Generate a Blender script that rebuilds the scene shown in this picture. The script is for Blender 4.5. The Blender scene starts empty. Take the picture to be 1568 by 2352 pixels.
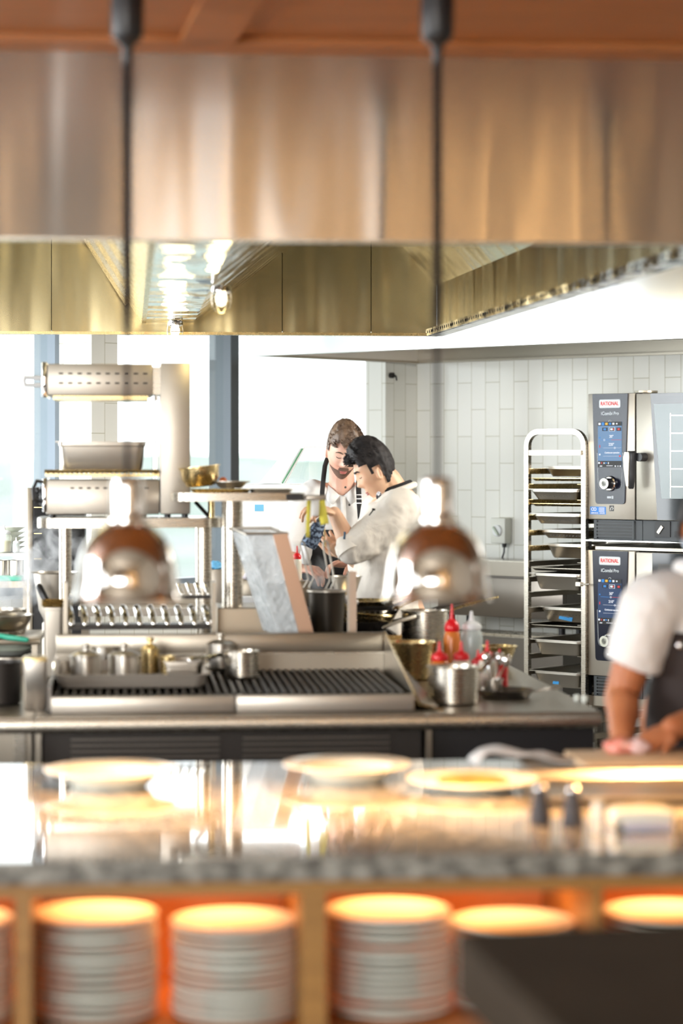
import bpy, bmesh, math, random
from mathutils import Vector, Matrix, Euler, noise
PI = math.pi
R = math.radians
random.seed(7)
SC = bpy.context.scene
C = SC.collection

# ---------------------------------------------------------------- camera
F = 5553.0          # focal length in pixels of the 1568 px wide frame
CAMZ = 1.66
HOR = 1060.0        # row of the horizon
cam_d = bpy.data.cameras.new('camera')
cam = bpy.data.objects.new('camera', cam_d)
C.objects.link(cam)
cam.location = (0, 0, CAMZ)
cam.rotation_euler = (R(90), 0, 0)
cam_d.sensor_fit = 'HORIZONTAL'
cam_d.sensor_width = 36
cam_d.lens = F / 1568 * 36
cam_d.shift_y = -(1176 - HOR) / 1568
cam_d.clip_end = 500
cam_d.dof.use_dof = True
cam_d.dof.focus_distance = 10.9
cam_d.dof.aperture_fstop = (cam_d.lens / 1000) / 0.047
SC.camera = cam
SC.view_settings.view_transform = 'Standard'
SC.view_settings.look = 'None'
SC.view_settings.gamma = 1
SC.view_settings.exposure = 1.03
SC.cycles.max_bounces = 10
SC.cycles.transparent_max_bounces = 12
SC.cycles.sample_clamp_indirect = 6
SC.cycles.caustics_reflective = False
SC.cycles.caustics_refractive = False
SC.cycles.use_denoising = True

# ---------------------------------------------------------------- world: bright overcast sky
wd = bpy.data.worlds.new('sky')
SC.world = wd
wd.use_nodes = True
wn, wl = wd.node_tree.nodes, wd.node_tree.links
wn.clear()
wo = wn.new('ShaderNodeOutputWorld')
wb = wn.new('ShaderNodeBackground')
tc = wn.new('ShaderNodeTexCoord')
sp = wn.new('ShaderNodeSeparateXYZ')
cr = wn.new('ShaderNodeValToRGB')
cr.color_ramp.elements[0].position = 0.47
cr.color_ramp.elements[0].color = (0.34, 0.37, 0.36, 1)
cr.color_ramp.elements[1].position = 0.53
cr.color_ramp.elements[1].color = (0.93, 0.97, 1.0, 1)
mr = wn.new('ShaderNodeMapRange')
mr.inputs['From Min'].default_value = -1
mr.inputs['From Max'].default_value = 1
wl.new(tc.outputs['Generated'], sp.inputs[0])
wl.new(sp.outputs['Z'], mr.inputs['Value'])
wl.new(mr.outputs[0], cr.inputs[0])
wl.new(cr.outputs[0], wb.inputs['Color'])
wb.inputs['Strength'].default_value = 2.3
wl.new(wb.outputs[0], wo.inputs[0])

def area(name, loc, target, sx, sy, power, col):
    l = bpy.data.lights.new(name, 'AREA')
    l.shape = 'RECTANGLE'; l.size = sx; l.size_y = sy; l.energy = power; l.color = col
    o = bpy.data.objects.new(name, l); C.objects.link(o)
    o.location = loc
    o.rotation_euler = (Vector(target) - Vector(loc)).to_track_quat('-Z', 'Y').to_euler()
    return o
# daylight entering through the window wall on the left and the windows of the dining room behind
area('window_daylight', (-2.45, 10.15, 1.75), (2.2, 11.6, 1.45), 2.2, 1.7, 60, (0.93, 0.97, 1))
area('dining_window_daylight', (-2.6, -3.4, 2.0), (0.2, 9, 1.4), 3.2, 2.2, 200, (1, 0.97, 0.93))
area('side_window_daylight', (-4.3, 5.2, 2.1), (1, 7, 1.1), 2.6, 2.0, 120, (0.97, 0.98, 1))
area('kitchen_fill_light', (2.7, 9.4, 2.9), (0.5, 13.0, 1.2), 1.8, 1.4, 150, (1, 0.95, 0.86))  # added fill lamp out of view, brightening the tiled wall

# ---------------------------------------------------------------- placing helpers
def W(px, py, d):
    return Vector(((px - 784) / F * d, d, CAMZ - (py - HOR) / F * d))
def at(px, d, z):
    return Vector(((px - 784) / F * d, d, z))
def dz(py, z):
    """distance at which row py meets height z"""
    return (CAMZ - z) * F / (py - HOR)
GA, RA = R(5), R(-42)          # island / pass grid and room grid
class Fr:
    """a local frame: origin + turn about z; p() meets the sight line of a pixel with the plane y=ly"""
    def __init__(s, loc, rz):
        s.loc = Vector(loc); s.rz = rz
        s.M = Matrix.Translation(s.loc) @ Matrix.Rotation(rz, 4, 'Z')
        s.I = s.M.inverted()
    def p(s, px, py, ly=0.0):
        o = s.I @ Vector((0, 0, CAMZ))
        d = (s.I.to_3x3() @ Vector(((px - 784) / F, 1, -(py - HOR) / F)))
        t = (ly - o.y) / d.y
        q = o + d * t
        return Vector((q.x, ly, q.z))
    def h(s, px, py, z):
        """meets the horizontal plane at world height z"""
        o = s.I @ Vector((0, 0, CAMZ))
        d = (s.I.to_3x3() @ Vector(((px - 784) / F, 1, -(py - HOR) / F)))
        t = (z - CAMZ) / (-(py - HOR) / F)
        return o + d * t
    def w(s, v):
        return s.M @ Vector(v)

# ---------------------------------------------------------------- mesh builder
def frame_from_dir(d):
    d = Vector(d).normalized()
    up = Vector((0, 0, 1)) if abs(d.z) < 0.95 else Vector((1, 0, 0))
    x = up.cross(d).normalized(); y = d.cross(x)
    return x, y, d
class MB:
    def __init__(s):
        s.bm = bmesh.new()
    def box(s, c, size, rot=None, bev=0, seg=2):
        t = bmesh.new()
        bmesh.ops.create_cube(t, size=1)
        bmesh.ops.scale(t, vec=size, verts=t.verts)
        if bev:
            bmesh.ops.bevel(t, geom=t.edges[:], offset=bev, segments=seg, affect='EDGES', profile=0.5)
        M = Matrix.Translation(c)
        if rot is not None:
            M = M @ (rot if isinstance(rot, Matrix) else Euler(rot).to_matrix().to_4x4())
        bmesh.ops.transform(t, matrix=M, verts=t.verts)
        s.merge(t); return s
    def b2(s, a, b, bev=0):
        a, b = Vector(a), Vector(b)
        return s.box((a + b) / 2, (abs(b.x - a.x), abs(b.y - a.y), abs(b.z - a.z)), bev=bev)
    def merge(s, t):
        me = bpy.data.meshes.new('t'); t.to_mesh(me); t.free()
        s.bm.from_mesh(me); bpy.data.meshes.remove(me)
    def loft(s, loops, cap0=True, cap1=True, closed=True):
        bm = s.bm
        vs = [[bm.verts.new(p) for p in lp] for lp in loops]
        n = len(vs[0])
        for a, b in zip(vs, vs[1:]):
            for i in range(n if closed else n - 1):
                j = (i + 1) % n
                try: bm.faces.new((a[i], a[j], b[j], b[i]))
                except ValueError: pass
        if cap0: bm.faces.new(list(reversed(vs[0])))
        if cap1: bm.faces.new(vs[-1])
        return s
    def lathe(s, prof, c=(0, 0, 0), seg=32, M=None, cap0=True, cap1=True):
        loops = []
        for r, z in prof:
            lp = [Vector((r * math.cos(2 * PI * i / seg), r * math.sin(2 * PI * i / seg), z)) for i in range(seg)]
            loops.append([(M @ q if M else q) + Vector(c) for q in lp])
        return s.loft(loops, cap0, cap1)
    def cyl(s, p0, p1, r0, r1=None, seg=16):
        return s.tube([p0, p1], [r0, r0 if r1 is None else r1], seg)
    def tube(s, pts, r, seg=10, closed=False, round_ends=False):
        pts = [Vector(p) for p in pts]
        rr = list(r) if isinstance(r, (list, tuple)) else [r] * len(pts)
        if round_ends:
            d0 = (pts[0] - pts[1]).normalized(); d1 = (pts[-1] - pts[-2]).normalized()
            a, b = pts[0], pts[-1]; ra, rb = rr[0], rr[-1]
            pts = [a + d0 * ra * math.sin(t) for t in (1.45, 1.1, 0.6)] + pts + [b + d1 * rb * math.sin(t) for t in (0.6, 1.1, 1.45)]
            rr = [ra * math.cos(t) for t in (1.45, 1.1, 0.6)] + rr + [rb * math.cos(t) for t in (0.6, 1.1, 1.45)]
        n = len(pts); loops = []
        prev = None
        for i, p in enumerate(pts):
            if closed: t = (pts[(i + 1) % n] - pts[i - 1])
            elif i == 0: t = pts[1] - pts[0]
            elif i == n - 1: t = pts[-1] - pts[-2]
            else: t = (pts[i + 1] - p).normalized() + (p - pts[i - 1]).normalized()
            if t.length < 1e-9: t = Vector((0, 0, 1))
            t.normalize()
            if prev is None: x, y, _ = frame_from_dir(t)
            else:
                x = (prev - t * prev.dot(t))
                x = x.normalized() if x.length > 1e-6 else frame_from_dir(t)[0]
                y = t.cross(x)
            prev = x
            loops.append([p + (x * math.cos(2 * PI * k / seg) + y * math.sin(2 * PI * k / seg)) * rr[i] for k in range(seg)])
        if closed:
            loops.append(loops[0][:])
            return s.loft(loops, False, False)
        return s.loft(loops)
    def prism(s, poly, y0, y1):
        """poly: (x,z) points, pushed from y0 to y1"""
        return s.loft([[Vector((x, y0, z)) for x, z in poly], [Vector((x, y1, z)) for x, z in poly]])
    def slab(s, poly, z0, z1):
        return s.loft([[Vector((x, y, z0)) for x, y in poly], [Vector((x, y, z1)) for x, y in poly]])
    def sideprism(s, poly, x0, x1):
        """poly: (y,z) points, pushed from x0 to x1"""
        return s.loft([[Vector((x0, y, z)) for y, z in poly], [Vector((x1, y, z)) for y, z in poly]])
    def ell(s, c, rad, M=None, seg=20, rings=12):
        t = bmesh.new()
        bmesh.ops.create_uvsphere(t, u_segments=seg, v_segments=rings, radius=1)
        bmesh.ops.scale(t, vec=rad, verts=t.verts)
        if M is not None: bmesh.ops.transform(t, matrix=M.to_4x4(), verts=t.verts)
        bmesh.ops.translate(t, vec=c, verts=t.verts)
        s.merge(t); return s
    def quad(s, a, b, c, d):
        s.bm.faces.new([s.bm.verts.new(p) for p in (a, b, c, d)]); return s
    def xf(s, M):
        bmesh.ops.transform(s.bm, matrix=M, verts=s.bm.verts); return s
    def build(s, name, mat, parent=None, loc=None, rz=0, sharp=35, bev=0, solid=0):
        bmesh.ops.remove_doubles(s.bm, verts=s.bm.verts, dist=1e-6)
        bmesh.ops.recalc_face_normals(s.bm, faces=s.bm.faces)
        me = bpy.data.meshes.new(name)
        s.bm.to_mesh(me); s.bm.free()
        me.materials.append(mat)
        me.polygons.foreach_set('use_smooth', [True] * len(me.polygons))
        if sharp: me.set_sharp_from_angle(angle=R(sharp))
        o = bpy.data.objects.new(name, me); C.objects.link(o)
        if parent is not None: o.parent = parent
        if loc is not None: o.location = loc
        if rz: o.rotation_euler = (0, 0, rz)
        if solid:
            m = o.modifiers.new('thick', 'SOLIDIFY'); m.thickness = solid; m.offset = 0
        if bev:
            m = o.modifiers.new('bevel', 'BEVEL'); m.width = bev; m.segments = 2; m.limit_method = 'ANGLE'; m.angle_limit = R(40)
        return o
def tag(o, label, cat=None, group=None, kind=None):
    if label: o['label'] = label
    if cat: o['category'] = cat
    if group: o['group'] = group
    if kind: o['kind'] = kind
    return o
def thing(name, label, cat, loc, rz=0, group=None):
    o = bpy.data.objects.new(name, None); C.objects.link(o)
    o.location = loc; o.rotation_euler = (0, 0, rz); o.empty_display_size = 0.05
    return tag(o, label, cat, group)
def struct(o):
    o['kind'] = 'structure'; return o
def dup(root, loc, rz=None, label=None, scale=None):
    r = root.copy(); C.objects.link(r); r.location = loc
    if rz is not None: r.rotation_euler = (0, 0, rz)
    if label: r['label'] = label
    if scale: r.scale = scale
    for ch in root.children:
        c = ch.copy(); C.objects.link(c); c.parent = r
        for g in ch.children:
            k = g.copy(); C.objects.link(k); k.parent = c
    return r
def rrect(w, d, r, z, n=5, cx=0, cy=0):
    pts = []
    r = min(r, w / 2 - 1e-4, d / 2 - 1e-4)
    for (sx, sy, a0) in ((1, 1, 0), (-1, 1, 90), (-1, -1, 180), (1, -1, 270)):
        for k in range(n + 1):
            a = R(a0 + 90 * k / n)
            pts.append(Vector((cx + sx * (w / 2 - r) + r * math.cos(a), cy + sy * (d / 2 - r) + r * math.sin(a), z)))
    return pts
def lettering(txt, mat, parent, x, y, z, w, h, name='lettering', font=None):
    cu = bpy.data.curves.new(name, 'FONT')
    cu.body = txt; cu.size = h / 0.72; cu.extrude = 0.0004; cu.align_x = 'CENTER'; cu.align_y = 'CENTER'
    cu.offset = h * 0.02
    cu.materials.append(mat)
    o = bpy.data.objects.new(name, cu); C.objects.link(o)
    o.parent = parent; o.location = (x, y, z); o.rotation_euler = (R(90), 0, 0)
    bpy.context.view_layer.update()
    dg = bpy.context.evaluated_depsgraph_get()
    me = bpy.data.meshes.new_from_object(o.evaluated_get(dg)); sx = w / max(o.dimensions.x, 1e-6)
    m = bpy.data.objects.new(name, me); C.objects.link(m)
    m.parent = parent; m.location = (x, y, z); m.rotation_euler = (R(90), 0, 0); m.scale = (sx, 1, 1)
    bpy.data.objects.remove(o); bpy.data.curves.remove(cu)
    return m

# ---------------------------------------------------------------- materials
MATS = {}
def mat(name, col=(0.8, 0.8, 0.8), rough=0.5, metal=0.0, **k):
    m = bpy.data.materials.new(name); m.use_nodes = True
    b = m.node_tree.nodes['Principled BSDF']
    b.inputs['Base Color'].default_value = (*col, 1)
    b.inputs['Roughness'].default_value = rough
    b.inputs['Metallic'].default_value = metal
    for key, v in k.items():
        b.inputs[key].default_value = v
    MATS[name] = m
    return m
def nd(m, t, **k):
    n = m.node_tree.nodes.new(t)
    for a, v in k.items():
        if a in n.inputs: n.inputs[a].default_value = v
        else: setattr(n, a, v)
    return n
def lk(m, a, b): m.node_tree.links.new(a, b)
def pb(m): return m.node_tree.nodes['Principled BSDF']
def coords(m, scale=(1, 1, 1), rot=(0, 0, 0)):
    t = nd(m, 'ShaderNodeTexCoord'); mp = nd(m, 'ShaderNodeMapping')
    mp.inputs['Scale'].default_value = scale; mp.inputs['Rotation'].default_value = rot
    lk(m, t.outputs['Object'], mp.inputs['Vector'])
    return mp.outputs[0]
def noisy(m, scale=(1, 1, 1), c0=None, c1=None, p0=0.35, p1=0.65, bump=0, detail=4, rough=None, nscale=5, dist=0.0, bdist=0.002):
    v = coords(m, scale)
    n = nd(m, 'ShaderNodeTexNoise'); n.inputs['Scale'].default_value = nscale; n.inputs['Detail'].default_value = detail
    n.inputs['Distortion'].default_value = dist
    lk(m, v, n.inputs['Vector'])
    if c0:
        r = nd(m, 'ShaderNodeValToRGB')
        r.color_ramp.elements[0].color = (*c0, 1); r.color_ramp.elements[0].position = p0
        r.color_ramp.elements[1].color = (*c1, 1); r.color_ramp.elements[1].position = p1
        lk(m, n.outputs['Fac'], r.inputs[0]); lk(m, r.outputs[0], pb(m).inputs['Base Color'])
    if rough:
        q = nd(m, 'ShaderNodeMapRange'); q.inputs['To Min'].default_value = rough[0]; q.inputs['To Max'].default_value = rough[1]
        lk(m, n.outputs['Fac'], q.inputs['Value']); lk(m, q.outputs[0], pb(m).inputs['Roughness'])
    if bump:
        bp = nd(m, 'ShaderNodeBump'); bp.inputs['Strength'].default_value = bump; bp.inputs['Distance'].default_value = bdist
        lk(m, n.outputs['Fac'], bp.inputs['Height']); lk(m, bp.outputs[0], pb(m).inputs['Normal'])
    return m
def emis(name, col, s):
    m = mat(name, (0, 0, 0), 0.5)
    pb(m).inputs['Emission Color'].default_value = (*col, 1)
    pb(m).inputs['Emission Strength'].default_value = s
    return m
STEEL = noisy(mat('brushed_steel', (0.47, 0.435, 0.375), 0.28, 1), (3, 3, 60), nscale=6, rough=(0.22, 0.32), bump=0.008)
STEELH = noisy(mat('brushed_steel_worn', (0.37, 0.335, 0.28), 0.34, 1), (30, 3, 3), nscale=6, rough=(0.28, 0.40), bump=0.01)
SATIN = noisy(mat('satin_steel', (0.52, 0.48, 0.42), 0.38, 0.8), (4, 4, 4), nscale=9, rough=(0.33, 0.45))
ALU = noisy(mat('dull_aluminium', (0.42, 0.37, 0.31), 0.42, 0.45), (4, 4, 4), nscale=6, rough=(0.36, 0.5))
CHROME = mat('polished_chrome', (0.86, 0.86, 0.87), 0.05, 1)
PANST = noisy(mat('pan_steel', (0.52, 0.49, 0.44), 0.3, 1), (3, 3, 3), nscale=4, rough=(0.24, 0.36))
DARKST = noisy(mat('dark_steel', (0.15, 0.135, 0.12), 0.35, 0.9), (6, 6, 6), nscale=8, rough=(0.25, 0.5))
BRASSY = noisy(mat('heat_tinted_steel', (0.66, 0.52, 0.27), 0.25, 1), (9, 9, 9), nscale=6, rough=(0.18, 0.35))
IRON = noisy(mat('cast_iron', (0.035, 0.03, 0.027), 0.45, 0.5), (20, 20, 20), nscale=6, rough=(0.3, 0.6))
BLACK = mat('black_plastic', (0.012, 0.012, 0.014), 0.4)
DGREY = mat('dark_grey_plastic', (0.075, 0.085, 0.095), 0.5)
WHITE = mat('white_plastic', (0.85, 0.86, 0.86), 0.35)
CERAM = mat('glazed_porcelain', (0.79, 0.82, 0.74), 0.14)
RED = mat('red_plastic', (0.80, 0.012, 0.02), 0.28)
GREEN = mat('green_plastic', (0.05, 0.5, 0.33), 0.4)
BLUE = mat('blue_plastic', (0.03, 0.22, 0.68), 0.45)
def liquid(name, col, rough=0.25, alpha=0.0):
    m = mat(name, col, rough); pb(m).inputs['Subsurface Weight'].default_value = 0.3
    pb(m).inputs['Subsurface Radius'].default_value = (0.02, 0.01, 0.005)
    return m
ORANGE = liquid('orange_sauce', (0.80, 0.24, 0.045))
CREAM = liquid('cream_sauce', (0.85, 0.78, 0.66))
YELLOW = liquid('yellow_sauce', (0.88, 0.60, 0.05))
OLIVE = liquid('olive_oil', (0.30, 0.27, 0.015))
CLEARP = mat('clear_plastic', (0.72, 0.80, 0.78), 0.2, Alpha=0.55)
GLASSM = bpy.data.materials.new('window_glass'); GLASSM.use_nodes = True
gn = GLASSM.node_tree.nodes; gl = GLASSM.node_tree.links; gn.clear()
go, gt, gg, gm, gf = (gn.new(t) for t in ('ShaderNodeOutputMaterial', 'ShaderNodeBsdfTransparent', 'ShaderNodeBsdfGlossy', 'ShaderNodeMixShader', 'ShaderNodeFresnel'))
gt.inputs[0].default_value = (0.96, 0.98, 0.97, 1); gg.inputs['Roughness'].default_value = 0.02; gf.inputs[0].default_value = 1.35
gm.inputs[0].default_value = 0.07; gl.new(gt.outputs[0], gm.inputs[1]); gl.new(gg.outputs[0], gm.inputs[2]); gl.new(gm.outputs[0], go.inputs[0])
WRAP = noisy(mat('crinkled_clear_wrap', (0.85, 0.9, 0.92), 0.12, 0, Alpha=0.36), (8, 8, 8), nscale=5, bump=0.8, bdist=0.02)
LINEN = noisy(mat('white_linen', (0.83, 0.82, 0.80), 0.85), (9, 9, 9), nscale=7, bump=0.25, bdist=0.006)
JACKET = noisy(mat('chef_jacket_cotton', (0.86, 0.80, 0.71), 0.85), (1, 1, 1), nscale=9, bump=0.5, bdist=0.02, detail=3, dist=0.6)
APRON = noisy(mat('black_apron_cloth', (0.012, 0.011, 0.012), 0.8), (1, 1, 1), nscale=12, bump=0.4, bdist=0.01)
SKIN = noisy(mat('light_skin', (0.70, 0.42, 0.30), 0.48), (1, 1, 1), (0.78, 0.50, 0.38), (0.70, 0.37, 0.27), nscale=11, detail=3)
SKIN2 = noisy(mat('tan_skin', (0.72, 0.44, 0.27), 0.48), (1, 1, 1), (0.82, 0.54, 0.36), (0.72, 0.42, 0.27), nscale=11, detail=3)
SKIN3 = noisy(mat('lamp_lit_brown_skin', (0.36, 0.13, 0.06), 0.5), (1, 1, 1), (0.50, 0.19, 0.08), (0.42, 0.14, 0.055), nscale=9, detail=3)  # brown skin with the orange of the lamp light put into its colour
for s_ in (SKIN, SKIN2, SKIN3):
    pb(s_).inputs['Subsurface Weight'].default_value = 0.15
    pb(s_).inputs['Subsurface Radius'].default_value = (0.02, 0.008, 0.004)
HAIRB = noisy(mat('brown_hair', (0.12, 0.07, 0.045), 0.5), (1, 1, 1), (0.07, 0.04, 0.025), (0.19, 0.12, 0.075), nscale=40)
HAIRK = noisy(mat('black_hair', (0.012, 0.010, 0.011), 0.6, 0, **{'Specular IOR Level': 0.25}), (1, 1, 1), (0.008, 0.007, 0.008), (0.035, 0.03, 0.03), nscale=40)
STUB = mat('stubble', (0.15, 0.085, 0.06), 0.7)
LIP = mat('lips', (0.52, 0.17, 0.15), 0.4)
LASH = mat('lashes', (0.06, 0.03, 0.025), 0.6)
WOOD = noisy(mat('warm_oak', (0.40, 0.22, 0.08), 0.45), (1.2, 30, 30), (0.26, 0.125, 0.028), (0.35, 0.175, 0.042), nscale=2, detail=6)
CEILW = noisy(mat('lamp_lit_ceiling_timber', (0.40, 0.14, 0.05), 0.5), (1.0, 14, 14), (0.33, 0.115, 0.028), (0.40, 0.145, 0.038), nscale=2, detail=5)  # orange light of the heat lamps is put into the timber colour
COPPER = noisy(mat('copper_lined_timber', (0.62, 0.25, 0.09), 0.4), (2, 2, 2), (0.60, 0.24, 0.085), (0.66, 0.28, 0.10), nscale=2)
GRANITE = noisy(mat('polished_granite', (0.3, 0.3, 0.3), 0.06), (1, 1, 1), (0.10, 0.095, 0.085), (0.50, 0.49, 0.45), 0.4, 0.62, nscale=55, detail=6)
pb(GRANITE).inputs['Coat Weight'].default_value = 0.6; pb(GRANITE).inputs['Coat Roughness'].default_value = 0.03
GRANEDGE = noisy(mat('honed_granite_edge', (0.3, 0.3, 0.3), 0.4), (1, 1, 1), (0.07, 0.065, 0.055), (0.36, 0.35, 0.31), 0.38, 0.66, nscale=26, detail=6)
FRAMEG = mat('grey_window_frame', (0.22, 0.26, 0.31), 0.4)
FRAMEK = mat('black_window_frame', (0.045, 0.05, 0.055), 0.4)
FLOORM = noisy(mat('grey_floor_tile', (0.22, 0.21, 0.2), 0.4), (1, 1, 1), (0.16, 0.15, 0.14), (0.26, 0.25, 0.23), nscale=9)
PLASTER = mat('cream_plaster', (0.50, 0.45, 0.38), 0.8)
LEATHER = noisy(mat('dark_brown_table', (0.02, 0.015, 0.011), 0.8, 0, **{'Specular IOR Level': 0.15}), (1, 1, 1), (0.026, 0.017, 0.009), (0.038, 0.026, 0.015), nscale=6)
BULB = emis('warm_bulb', (1.0, 0.62, 0.28), 14)
HOODBULB = emis('hood_bulb', (1.0, 0.85, 0.55), 1.5)
WTUBE = emis('warm_streak_tube', (1.0, 0.58, 0.24), 8)
TUBEL = emis('warm_tube', (1.0, 0.48, 0.16), 5)

def tilemat(name, c0, c1, mortar, axis='x'):
    m = mat(name, c0, 0.12)
    t = nd(m, 'ShaderNodeTexCoord'); s = nd(m, 'ShaderNodeSeparateXYZ'); cb = nd(m, 'ShaderNodeCombineXYZ')
    lk(m, t.outputs['Object'], s.inputs[0])
    lk(m, s.outputs['Z'], cb.inputs['X']); lk(m, s.outputs[axis.upper()], cb.inputs['Y'])
    b = nd(m, 'ShaderNodeTexBrick'); b.offset = 0.5
    for k, v in (('Scale', 1), ('Mortar Size', 0.0016), ('Mortar Smooth', 0.2), ('Brick Width', 0.30), ('Row Height', 0.10), ('Bias', 0)):
        b.inputs[k].default_value = v
    b.inputs['Color1'].default_value = (*c0, 1); b.inputs['Color2'].default_value = (*c1, 1); b.inputs['Mortar'].default_value = (*mortar, 1)
    lk(m, cb.outputs[0], b.inputs['Vector']); lk(m, b.outputs['Color'], pb(m).inputs['Base Color'])
    iv = nd(m, 'ShaderNodeMath', operation='SUBTRACT'); iv.inputs[0].default_value = 1
    lk(m, b.outputs['Fac'], iv.inputs[1])
    n = nd(m, 'ShaderNodeTexNoise'); n.inputs['Scale'].default_value = 7; lk(m, t.outputs['Object'], n.inputs['Vector'])
    ad = nd(m, 'ShaderNodeMath', operation='MULTIPLY_ADD'); ad.inputs[1].default_value = 0.6
    lk(m, n.outputs['Fac'], ad.inputs[0]); lk(m, iv.outputs[0], ad.inputs[2])
    bp = nd(m, 'ShaderNodeBump'); bp.inputs['Strength'].default_value = 0.35; bp.inputs['Distance'].default_value = 0.002
    lk(m, ad.outputs[0], bp.inputs['Height']); lk(m, bp.outputs[0], pb(m).inputs['Normal'])
    return m
TILEX = tilemat('vertical_white_tile_x', (0.80, 0.79, 0.72), (0.84, 0.83, 0.77), (0.42, 0.39, 0.26), 'x')
TILEY = tilemat('vertical_white_tile_y', (0.80, 0.79, 0.72), (0.84, 0.83, 0.77), (0.42, 0.39, 0.26), 'y')
# wavy hood sheet: long upright dents bend the reflections; brushed upright grain stretches them
HOODF = mat('wavy_hood_steel', (0.60, 0.56, 0.51), 0.17, 0.88)
pb(HOODF).inputs['Anisotropic'].default_value = 0.9
pb(HOODF).inputs['Anisotropic Rotation'].default_value = 0.25
tg_ = nd(HOODF, 'ShaderNodeTangent', direction_type='RADIAL', axis='Z'); lk(HOODF, tg_.outputs[0], pb(HOODF).inputs['Tangent'])
def wavy(m, scale, nscale, strength, bdist, rough=None):
    v = coords(m, scale)
    n = nd(m, 'ShaderNodeTexNoise'); n.inputs['Scale'].default_value = nscale; n.inputs['Detail'].default_value = 1.5
    lk(m, v, n.inputs['Vector'])
    bp = nd(m, 'ShaderNodeBump'); bp.inputs['Strength'].default_value = strength; bp.inputs['Distance'].default_value = bdist
    lk(m, n.outputs['Fac'], bp.inputs['Height']); lk(m, bp.outputs[0], pb(m).inputs['Normal'])
    return m
wavy(HOODF, (2.0, 1, 0.35), 1.5, 1.0, 0.016)
HOODI = wavy(mat('hood_inner_steel', (0.44, 0.38, 0.23), 0.24, 1), (3, 3, 0.5), 1.5, 1.0, 0.03)  # gold of the warm hood light is put into the steel colour
HOODP = wavy(mat('hood_polished_steel', (0.70, 0.70, 0.69), 0.10, 1), (2, 2, 2), 2.5, 1.0, 0.03)
CANOPY = wavy(mat('canopy_steel', (0.82, 0.83, 0.84), 0.28, 1), (2, 2, 0.6), 1.5, 1.0, 0.01)
# ================================================================ THE ROOM
for m_, ax in ((TILEX, 0), (TILEY, 0)):      # use x + y so that faces turned either way carry the same bond
    nt = m_.node_tree
    cb_ = [n for n in nt.nodes if n.type == 'COMBXYZ'][0]; sx_ = [n for n in nt.nodes if n.type == 'SEPXYZ'][0]
    ad_ = nt.nodes.new('ShaderNodeMath'); ad_.operation = 'ADD'
    nt.links.new(sx_.outputs['X'], ad_.inputs[0]); nt.links.new(sx_.outputs['Y'], ad_.inputs[1]); nt.links.new(ad_.outputs[0], cb_.inputs['Y'])
RF = Fr((0.43, 13.8, 0), RA)
def yat(px, xl):
    """local y of the window-wall plane x=xl in the room frame, seen at column px"""
    o = RF.I @ Vector((0, 0, 0)); d = RF.I.to_3x3() @ Vector(((px - 784) / F, 1, 0))
    t = (xl - o.x) / d.x
    return o.y + d.y * t
ROOMH = 2.95
struct(MB().b2((-9, -5.2, -0.1), (9, 17, 0)).build('floor', FLOORM))
def rbuild(mb, name, m): return struct(mb.build(name, m, loc=RF.loc, rz=RA))
rbuild(MB().b2((0, 0, 0), (6.4, 0.15, ROOMH)), 'wall_right', TILEX)
y0, y1, y2, y3 = yat(885, 0), yat(270, 0), yat(210, 0), -6.2
wm = MB()
wm.b2((-0.15, y0, 0), (0, 0.15, ROOMH))
wm.b2((-0.24, y2, 0), (0, y1, ROOMH))
wm.b2((-0.15, y1, 0), (0, y0, 1.0)); wm.b2((-0.15, y1, 2.62), (0, y0, ROOMH))
wm.b2((-0.24, y3, 0), (0, y2, 1.0)); wm.b2((-0.24, y3, 2.62), (0, y2, ROOMH))
wm.b2((-0.24, -8.6, 0), (0, y3, ROOMH))
rbuild(wm, 'wall_left', TILEY)
def win(n, ya, yb, xo, mull):
    fr = MB()
    fr.b2((xo - 0.12, ya, 1.0), (xo, ya + 0.03, 2.62)) 
    if n == 2: fr.b2((xo - 0.16, yb - 0.03, 1.0), (xo, yb, 2.62))
    fr.b2((xo - 0.12, ya, 1.0), (xo, yb, 1.05)); fr.b2((xo - 0.12, ya, 2.57), (xo, yb, 2.62))
    for my in mull: fr.b2((xo - 0.165, my, 1.02), (xo - 0.003, my + 0.055, 2.6))
    f = rbuild(fr, 'window_%d' % n, FRAMEG)
    st = MB()
    for my in mull: st.b2((xo - 0.003, my, 1.02), (xo + 0.004, my + 0.058, 2.6))
    if mull: st.build('frame_face', FRAMEK, f)
    MB().b2((xo - 0.06, ya, 1.0), (xo - 0.054, yb, 2.6)).build('pane', GLASSM, f)
    return f
win(1, y1, y0, -0.15, [yat(530, -0.15)])
win(2, y3, y2 + 0.002, -0.24, [-4.4])
# other walls of the kitchen and of the dining room behind the viewer (seen only in reflections)
PLASTER2 = mat('pale_plaster', (0.46, 0.42, 0.36), 0.8)
DH = 4.3                                             # the dining room is high, the timber soffit before the hood is low
db = MB()
for (xa, xb) in ((-4.75, -3.9), (-2.6, -2.0), (-0.7, 0.5), (1.5, 4.75)): db.b2((xa, -4.95, 0), (xb, -4.8, DH))
db.b2((-4.75, -4.95, 0), (4.75, -4.8, 0.9)); db.b2((-4.75, -4.95, 3.5), (4.75, -4.8, DH))
struct(db.build('wall_back', PLASTER2))
dg = MB()
for (xa, xb) in ((-3.9, -2.6), (-2.0, -0.7), (0.5, 1.5)):
    dg.b2(((xa + xb) / 2 - 0.03, -4.9, 0.9), ((xa + xb) / 2 + 0.03, -4.86, 3.5))
    for zz in (1.9, 2.9): dg.b2((xa, -4.9, zz - 0.03), (xb, -4.86, zz + 0.03))
struct(dg.build('window_3', FRAMEK))
ds = MB()
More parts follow.
